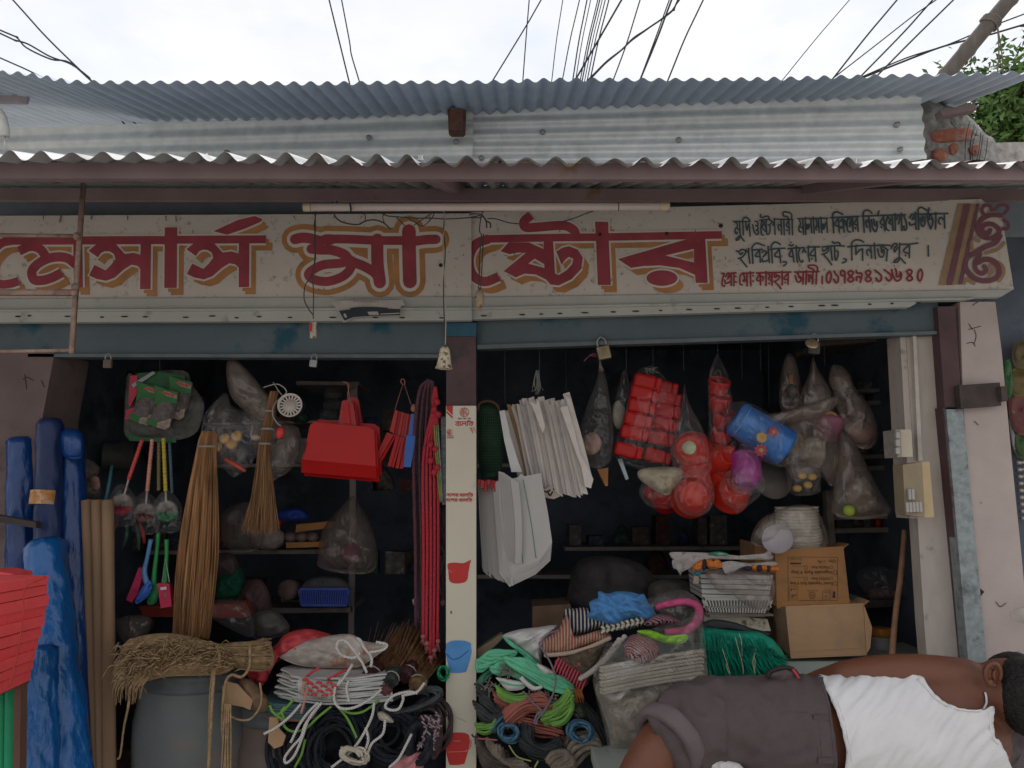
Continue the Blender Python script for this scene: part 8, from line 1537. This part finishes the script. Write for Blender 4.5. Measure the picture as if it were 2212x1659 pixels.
# ------------------------------------------------------------------ sleeping man
def solid(name,mb,m,parent,voxel=.008,smooth=6,disp=None,wr=None):
    """lofts fused into one continuous skin"""
    me=bpy.data.meshes.new('tmp');me.from_pydata([tuple(v)for v in mb.v],[],mb.f);ob=bpy.data.objects.new('tmp',me);C.objects.link(ob)
    r=ob.modifiers.new('r','REMESH');r.mode='VOXEL';r.voxel_size=voxel
    s_=ob.modifiers.new('s','SMOOTH');s_.factor=.5;s_.iterations=smooth
    dg=bpy.context.evaluated_depsgraph_get();dg.update();m2=bpy.data.meshes.new_from_object(ob.evaluated_get(dg));bpy.data.objects.remove(ob)
    m2.calc_loop_triangles();vs=[v.co.copy()for v in m2.vertices];ns=[v.normal.copy()for v in m2.vertices]
    if wr:vs=[p+n*wr(p,n)for p,n in zip(vs,ns)]
    q=MB();q.add(vs,[tuple(p.vertices)for p in m2.polygons],True);bpy.data.meshes.remove(m2);return obj(name,q,m,parent)
def sph(mb,c,r,rings=12,seg=18):mb.ball(c,r,rings,seg)
def limb(mb,pts,n=5):
    """pts: (pos, radius) chain, round"""
    c=catmull([p for p,_ in pts],n);rr=[r for _,r in pts];st=[]
    for i,p in enumerate(c):
        x=i/n;j=min(int(x),len(rr)-2);r=rr[j]+(rr[j+1]-rr[j])*(x-j);st.append((p,r,r))
    mb.loft(st,18);mb.ball(c[0],rr[0],8,14);mb.ball(c[-1],rr[-1],8,14)
man=thing('person','man asleep on his side in a white vest and rolled grey-brown trousers, back turned','person')
m_skin=mat('skin_brown',(.145,.053,.029),.48,spec=.35,var=.12,scale=9,bump=.12,bscale=180,sub=.12)
YM=2.20
def Q(u,v,dy=0.):return P(u,v,YM+dy)
body=MB()
# torso core (under the vest)
body.loft([(Q(1770,1590),.090,.130),(Q(1850,1592),.092,.140),(Q(1950,1592),.100,.158),(Q(2050,1590),.108,.185),(Q(2104,1584),.098,.168),(Q(2130,1575),.074,.115),(Q(2155,1566),.052,.070)],24)
body.loft([(Q(1620,1590),.10,.135),(Q(1700,1585),.105,.145),(Q(1780,1590),.092,.132)],24)
# near shoulder and upper arm lying along the flank
limb(body,[(Q(2092,1478,.01),.066),(Q(2065,1470,-.01),.062),(Q(1990,1458,-.005),.055),(Q(1900,1455,.01),.049),(Q(1826,1462,.04),.043)])
body.ball(Q(2082,1490,-.005),(.078,.080,.084),10,16);body.ball(Q(2050,1510,-.02),(.07,.06,.075),10,16)
limb(body,[(Q(1826,1462,.04),.043),(Q(1780,1478,.10),.043),(Q(1730,1492,.18),.036),(Q(1680,1500,.25),.028)])
# hand resting in front of the hip
hd=Q(1660,1502,.28);body.loft([(Q(1682,1500,.25),.024,.028),(hd,.016,.040),(Q(1632,1505,.31),.014,.040)],14)
for k in range(4):
    b0=Q(1634-2*abs(k-1.5),1487+k*11,.31);L_=(.062,.072,.068,.052)[k];dv=V((-.8,.45,-.12+.02*k)).normalized();body.tube([b0,b0+dv*L_*.55,b0+dv*L_*.8+V((-.01,.004,-.018)),b0+dv*L_+V((-.016,.0,-.038))],[.0088,.0085,.008,.0068],10,n=3)
b0=Q(1662,1484,.28);body.tube([b0,b0+V((-.022,-.004,.022)),b0+V((-.05,.004,.024))],[.011,.0095,.0075],10,n=3)
# neck, head
limb(body,[(Q(2110,1560,.0),.066),(Q(2145,1542,-.015),.058),(Q(2180,1520,-.03),.058)])
hc=Q(2186,1494,-.035);body.ball(hc,(.104,.098,.086),16,24);body.ball(hc+V((-.03,.055,-.004)),(.062,.062,.060),12,18)
nose=hc+V((-.005,.118,.0));body.ball(nose,(.016,.022,.013),8,10);body.ball(hc+V((-.068,.075,0)),(.030,.034,.034),10,14)
body.ball(hc+V((-.034,.112,0)),(.010,.012,.024),8,10);body.ball(hc+V((.02,.098,.03)),(.012,.012,.014),8,10);body.ball(hc+V((.02,.098,-.03)),(.012,.012,.014),8,10)
# legs: thighs forward and bent, shins towards the viewer's left and down
limb(body,[(Q(1640,1545,.02),.095),(Q(1560,1548,-.02),.088),(Q(1470,1570,-.10),.072),(Q(1440,1596,-.13),.066)])
limb(body,[(Q(1440,1596,-.13),.064),(Q(1408,1640,-.16),.060),(Q(1375,1700,-.16),.056),(Q(1345,1790,-.12),.046),(Q(1330,1880,-.06),.036)])
limb(body,[(Q(1640,1640,.02),.095),(Q(1560,1650,-.01),.085),(Q(1490,1670,-.06),.07),(Q(1450,1720,-.08),.058),(Q(1420,1800,-.04),.046),(Q(1405,1880,.0),.036)])
for(ax_,ay)in((1330,-.06),(1405,.0)):
    a_=Q(ax_,1880,ay);body.loft([(a_+V((.02,.03,.01)),.032,.034),(a_+V((-.02,-.03,-.035)),.036,.030),(a_+V((-.05,-.09,-.055)),.042,.020),(a_+V((-.065,-.125,-.06)),.038,.013)],14)
    for k in range(5):b0=a_+V((-.075+(k-2)*.016,-.12,-.06));body.ball(b0+V((0,-.012,0)),(.009,.016,.009),6,8)
# lower arm stretched under the head
limb(body,[(Q(2090,1640,.06),.052),(Q(2150,1650,.16),.042),(Q(2215,1640,.24),.034),(Q(2260,1625,.30),.026)])
hd2=Q(2275,1620,.33);body.ball(hd2,(.045,.022,.03),8,12)
for k in range(4):b0=hd2+V((.03,.0+.002*k,.024-k*.016));body.tube([b0,b0+V((.035,.01,0)),b0+V((.062,.0,-.004))],[.0085,.008,.006],8,n=3)
b0=hd2+V((0,-.01,.025));body.tube([b0,b0+V((.02,-.01,.02)),b0+V((.045,-.01,.022))],[.010,.009,.007],8,n=3)
body_o=solid('body',body,m_skin,man,.0075,4)
# ear
q=MB();ec=hc+V((-.034,-.018,.077));ec=P(2143,1456,hc.y-.075)
ear_pts=[ec+V((math.cos(a)*.020,-.004-.004*math.sin(a),math.sin(a)*.028))for a in[x*.55 for x in range(-1,10)]]
q.tube(ear_pts,[.004,.0058,.0062,.006,.0055,.006],8,n=3);q.ball(ec+V((-.004,.008,.0)),(.016,.010,.022),8,12);q.ball(ec+V((-.008,-.002,-.022)),(.009,.006,.010),6,10);q.tube([ec+V((.008,-.002,.012)),ec+V((.001,-.004,.0)),ec+V((.004,-.003,-.014))],.004,6,n=3)
obj('ear',q,m_skin,man)
# hair
hair=MB();hair.ball(hc+V((.022,-.032,.0)),(.100,.106,.094),18,26);hair.ball(hc+V((.022,-.052,-.045)),(.075,.070,.060),12,18);hair.ball(hc+V((.034,.03,.012)),(.088,.088,.084),14,20);hair.ball(hc+V((-.015,-.052,-.01)),(.052,.045,.058),12,16)
def hw(p,n):return .0012*noise.noise(p*90)+.001*noise.noise(p*220)
solid('hair',hair,mat('hair_black',(.018,.015,.015),.5,var=.4,scale=120,bump=.8,bscale=260,stretch=(.4,.4,1)),man,.006,2,wr=hw)
q=MB()
for k in range(900):
    a=random.uniform(0,6.28);z=random.uniform(-1,1);d_=V((math.sqrt(1-z*z)*math.cos(a),math.sqrt(1-z*z)*math.sin(a),z))
    if d_.x<-.55 or(d_.y>.75 and d_.x<.2):continue
    p=hc+V((.024,-.008,.004))+V((d_.x*.097,d_.y*.093,d_.z*.080));t_=(V((.5,-.2,-.6))-d_*V((.5,-.2,-.6)).dot(d_)).normalized();q.tube([p,p+t_*.010+d_*.004,p+t_*.02+d_*.003],[.0009,.0008,.0004],3,cap=False)
obj('hair_strands',q,MATS['hair_black'],man)
# vest: shell over the torso cut by outline
def shell(name,st,m,cut,wr,outl=None,voxel=.0065):
    mb=MB();
    for s_ in st:mb.loft(s_,36)
    me=bpy.data.meshes.new('tmp');me.from_pydata([tuple(v)for v in mb.v],[],mb.f);ob=bpy.data.objects.new('tmp',me);C.objects.link(ob)
    r=ob.modifiers.new('r','REMESH');r.mode='VOXEL';r.voxel_size=voxel;s2=ob.modifiers.new('s','SMOOTH');s2.factor=.5;s2.iterations=6
    dg=bpy.context.evaluated_depsgraph_get();dg.update();m2=bpy.data.meshes.new_from_object(ob.evaluated_get(dg));bpy.data.objects.remove(ob)
    vs=[v.co.copy()for v in m2.vertices];ns=[v.normal.copy()for v in m2.vertices];fs=[tuple(p.vertices)for p in m2.polygons];bpy.data.meshes.remove(m2)
    keep=[cut(p)for p in vs];fs=[f for f in fs if all(keep[i]for i in f)]
    used=sorted({i for f in fs for i in f});mp_={o:i for i,o in enumerate(used)}
    # hem: thicken
    if outl:
        cnt={}
        for t_ in fs:
            for i in range(len(t_)):e_=tuple(sorted((t_[i],t_[i-1])));cnt[e_]=cnt.get(e_,0)+1
        for i in{i for e_,c_ in cnt.items()if c_==1 for i in e_}:
            u,v=uvof(vs[i]);best=None
            for k in range(len(outl)):
                (x1,y1),(x2,y2)=outl[k],outl[k-1];L2=(x2-x1)**2+(y2-y1)**2 or 1e-9;t_=max(0,min(1,((u-x1)*(x2-x1)+(v-y1)*(y2-y1))/L2));X,Y_=x1+t_*(x2-x1),y1+t_*(y2-y1);d_=(X-u)**2+(Y_-v)**2
                if best is None or d_<best[0]:best=(d_,X,Y_)
            if best[0]<150:vs[i]=P(best[1],best[2],vs[i].y)
    vv=[vs[i]+ns[i]*wr(vs[i],ns[i])for i in used];ff=[tuple(mp_[i]for i in f)for f in fs]
    q=MB();q.add(vv,ff,True);ob=obj(name,q,m,man)
    sd=ob.modifiers.new('thickness','SOLIDIFY');sd.thickness=.0035;sd.offset=1
    return ob
def uvof(p):
    r=p-CAM;y=r.y*CP+r.z*SP;z=-r.y*SP+r.z*CP;return 1106+F*r.x/y,829.5-F*z/y
def inpoly(u,v,poly):
    c=False;n=len(poly)
    for i in range(n):
        (x1,y1),(x2,y2)=poly[i],poly[i-1]
        if(y1>v)!=(y2>v)and u<(x2-x1)*(v-y1)/(y2-y1)+x1:c=not c
    return c
m_vest=mat('vest_white',(.66,.645,.65),.85,var=.04,scale=10,bump=.12,bscale=120)
back_poly=rs2(BG([(1118,300),(1400,270),(1640,288),(1690,340),(1740,395),(1800,430),(1870,452),(1950,460),(1985,455),(2010,440),(2026,446),(2028,520),(2040,600),(2072,640),(2085,900),(1285,900),(1250,700),(1212,520),(1163,400)]),4)
def cutv(p):
    u,v=uvof(p)
    return inpoly(u,v,back_poly)
def wrv(p,n):
    u,v=uvof(p);s_=(u-1800)*.8+(v-1480)*.62;f=noise.noise(V((s_*.030,(u-v)*.006,3)));g=noise.noise(V((s_*.075,(u-v)*.010,9)))
    s2_=(u-1800)*.8+(v-1480)*.62+14*noise.noise(V((u*.012,v*.012,1)));h=noise.noise(V((s2_*.055,(u*.6-v)*.007,17)));return .007+.010*(.45-abs(f))+.006*(.4-abs(h))*1.4+.003*g
vest_o=shell('vest',[[(Q(1740,1592),.105,.136),(Q(1850,1592),.104,.147),(Q(1950,1592),.113,.166),(Q(2050,1590),.122,.194),(Q(2104,1584),.112,.180),(Q(2132,1576),.090,.130),(Q(2160,1568),.058,.08)]],m_vest,cutv,wrv,back_poly)
q=MB();hem=[P(u,v,YM-.098)for u,v in BG([(1118,312),(1165,400),(1200,500),(1225,620),(1240,769)])]
# trousers
m_trs=mat('trouser_taupe',(.088,.066,.067),.85,var=.08,scale=20,bump=.25,bscale=220)
tro_poly=rs2(BG([(1120,318),(1035,300),(1015,285),(985,240),(930,226),(870,240),(820,272),(700,262),(560,262),(450,275),(380,288),(300,390),(220,500),(185,560),(200,640),(400,720),(560,900),(1240,900),(1190,769),(1175,560),(1150,400)]),2)
trim_poly=rs2([(1770,1400),(1777,1480),(1789,1530),(1797,1590),(1802,1640),(1812,1760),(1840,1900),(1330,1900),(1430,1690),(1462,1640),(1440,1600),(1416,1560),(1410,1548),(1470,1468),(1482,1400)],3)
def cutt(p):
    u,v=uvof(p);return inpoly(u,v,trim_poly)
def wrt(p,n):
    u,v=uvof(p);f=noise.noise(V((u*.018+v*.008,v*.022-u*.01,5)));g=noise.noise(V((u*.05,v*.03,2)));k=1.0 if u<1560 else .45
    h=noise.noise(V(((u-v)*.03,(u+v)*.012,8)));return .008+k*(.012*(1-abs(f)*2)+.005*g+.006*(.4-abs(h)))
trs_o=shell('trousers',[[(Q(1560,1585),.10,.125),(Q(1620,1588),.118,.136),(Q(1700,1587),.122,.144),(Q(1780,1590),.106,.140),(Q(1825,1592),.100,.138)],
 [(Q(1680,1558,.02),.10,.100),(Q(1590,1563,-.02),.104,.106),(Q(1520,1566,-.06),.098,.102),(Q(1474,1578,-.10),.088,.092),(Q(1436,1598,-.13),.078,.080),(Q(1425,1608,-.14),.075,.076)],
 [(Q(1680,1640,.02),.10,.11),(Q(1560,1650,-.01),.098,.10),(Q(1490,1672,-.06),.082,.086),(Q(1465,1700,-.075),.07,.07)]],m_trs,cutt,wrt,trim_poly)
# rolled cuff
m_cuff=mat('cuff_inner',(.125,.10,.104),.85,var=.08,scale=20,bump=.25,bscale=200)
a_,b_=Q(1452,1588,-.145),Q(1424,1618,-.175);ax=(b_-a_).normalized();q=MB();q.lathe([(.080,-.012),(.091,-.008),(.094,.006),(.094,.030),(.089,.037),(.068,.035),(.066,.0)],a_,ax,36,cap=False)
q.v=[p+(p-a_).normalized()*.004*noise.noise(p*25)for p in q.v];obj('cuff',q,m_cuff,man)
# seams, strap and belt loops laid on the clothes
from mathutils.bvhtree import BVHTree
def tree_of(*obs):
    vs,fs=[],[]
    for o in obs:
        b0=len(vs);w_=WL[o.name];vs+=[w_+v.co for v in o.data.vertices];fs+=[tuple(b0+i for i in p.vertices)for p in o.data.polygons]
    return BVHTree.FromPolygons(vs,fs)
T_all=tree_of(body_o,vest_o,trs_o)
def on(u,v,lift=.005):
    d_=ray(u,v).normalized();h=T_all.ray_cast(CAM,d_);return(h[0]if h[0]is not None else P(u,v,YM-.1))-d_*lift
def seam(name,pts,r,m,lift=.004,n=10):
    c=catmull([V((u,v,0))for u,v in BG(pts)],n);q=MB();q.tube([on(p.x,p.y,lift)for p in c],r,6);return obj(name,q,m,trs_o if 'taupe' in m.name else vest_o)
seam('strap',[(1996,452),(2010,420),(2009,385),(2003,362)],.0026,m_vest,.006)
seam('hem_stitch',[(1205,400),(1245,520),(1270,640),(1292,769)],.0012,mat('stitch_grey',(.50,.49,.50),.9),.003)
seam('armhole_edge',[(1640,292),(1690,342),(1740,397),(1800,432),(1870,454),(1950,462),(1990,456)],.0026,m_vest,.005)
seam('neck_edge',[(2026,446),(2030,520),(2042,600),(2074,640)],.0026,m_vest,.005)
m_seam=mat('seam_taupe',(.07,.048,.052),.9)
seam('waist_seam',[(1070,318),(1095,400),(1108,500),(1118,620),(1128,769)],.0012,m_seam,.003);seam('waist_edge',[(1122,320),(1160,420),(1176,540),(1186,660),(1194,769)],.0030,m_trs,.003)
seam('pocket_seam',[(950,466),(1020,470),(1090,474)],.0012,m_seam,.003)
seam('side_seam',[(1100,500),(1100,640),(1112,769)],.0010,m_seam,.003)
for(x0,x1,y)in((1078,1165,497),(1102,1186,727)):
    c=[on(*BG([(x0+(x1-x0)*k/6,y)])[0],.004)for k in range(7)];q=MB();top=[p+V((0,0,.007))for p in c];bot=[p-V((0,0,.007))for p in c]
    vs=top+bot+[p+V((0,-.004,0))for p in top+bot];N_=7;fs=[]
    for k in range(6):fs+=[(14+k,15+k,22+k,21+k),(k,k+1,15+k,14+k),(7+k,21+k,22+k,8+k)]
    q.add(vs,fs);obj('belt_loop',q,m_trs,trs_o)
q=MB();q.puff(BG([(825,285),(850,245),(920,226),(975,232),(1015,280),(1030,320),(900,330)]),YM-.01,.03,.03,7,4,.006,26);obj('pocket',q,m_trs,man)
q=MB();q.tube([P(*p,YM-.035)for p in BG([(832,282),(850,250),(910,230),(965,235),(1000,275)])],.006,7,n=5);w1=tag(obj('wallet',q,mat('wallet_black',(.02,.018,.02),.5)),"black wallet edge poking out of the man's trouser pocket",'wallet')
q=MB();q.tube([P(*p,YM-.042)for p in BG([(968,238),(985,262),(1000,285)])],.004,6,n=4);obj('red_trim',q,mat('wallet_red',(.42,.04,.05),.5),w1)
# white cloth tucked between the legs, mat under his head
q=MB();q.puff(BG([(480,750),(500,720),(560,712),(640,725),(700,765),(760,900),(500,900),(475,800)]),YM-.13,.04,.05,8,4,.010,30);tag(obj('white_cloth',q,m_wht),"white cloth showing between the sleeping man's legs at the bottom",'cloth')
q=MB();q.puff([(2128,1590),(2150,1572),(2190,1560),(2260,1545),(2330,1560),(2330,1760),(2140,1760),(2135,1680)],YM+.10,.06,.08,9,4,.01,20);tag(obj('pillow',q,stripes('pillow_knit',(.13,.10,.105),(.24,.20,.205),110,'DIAGONAL',.95,.6)),"grey-brown knitted pillow under the sleeping man's head",'pillow')
settle()
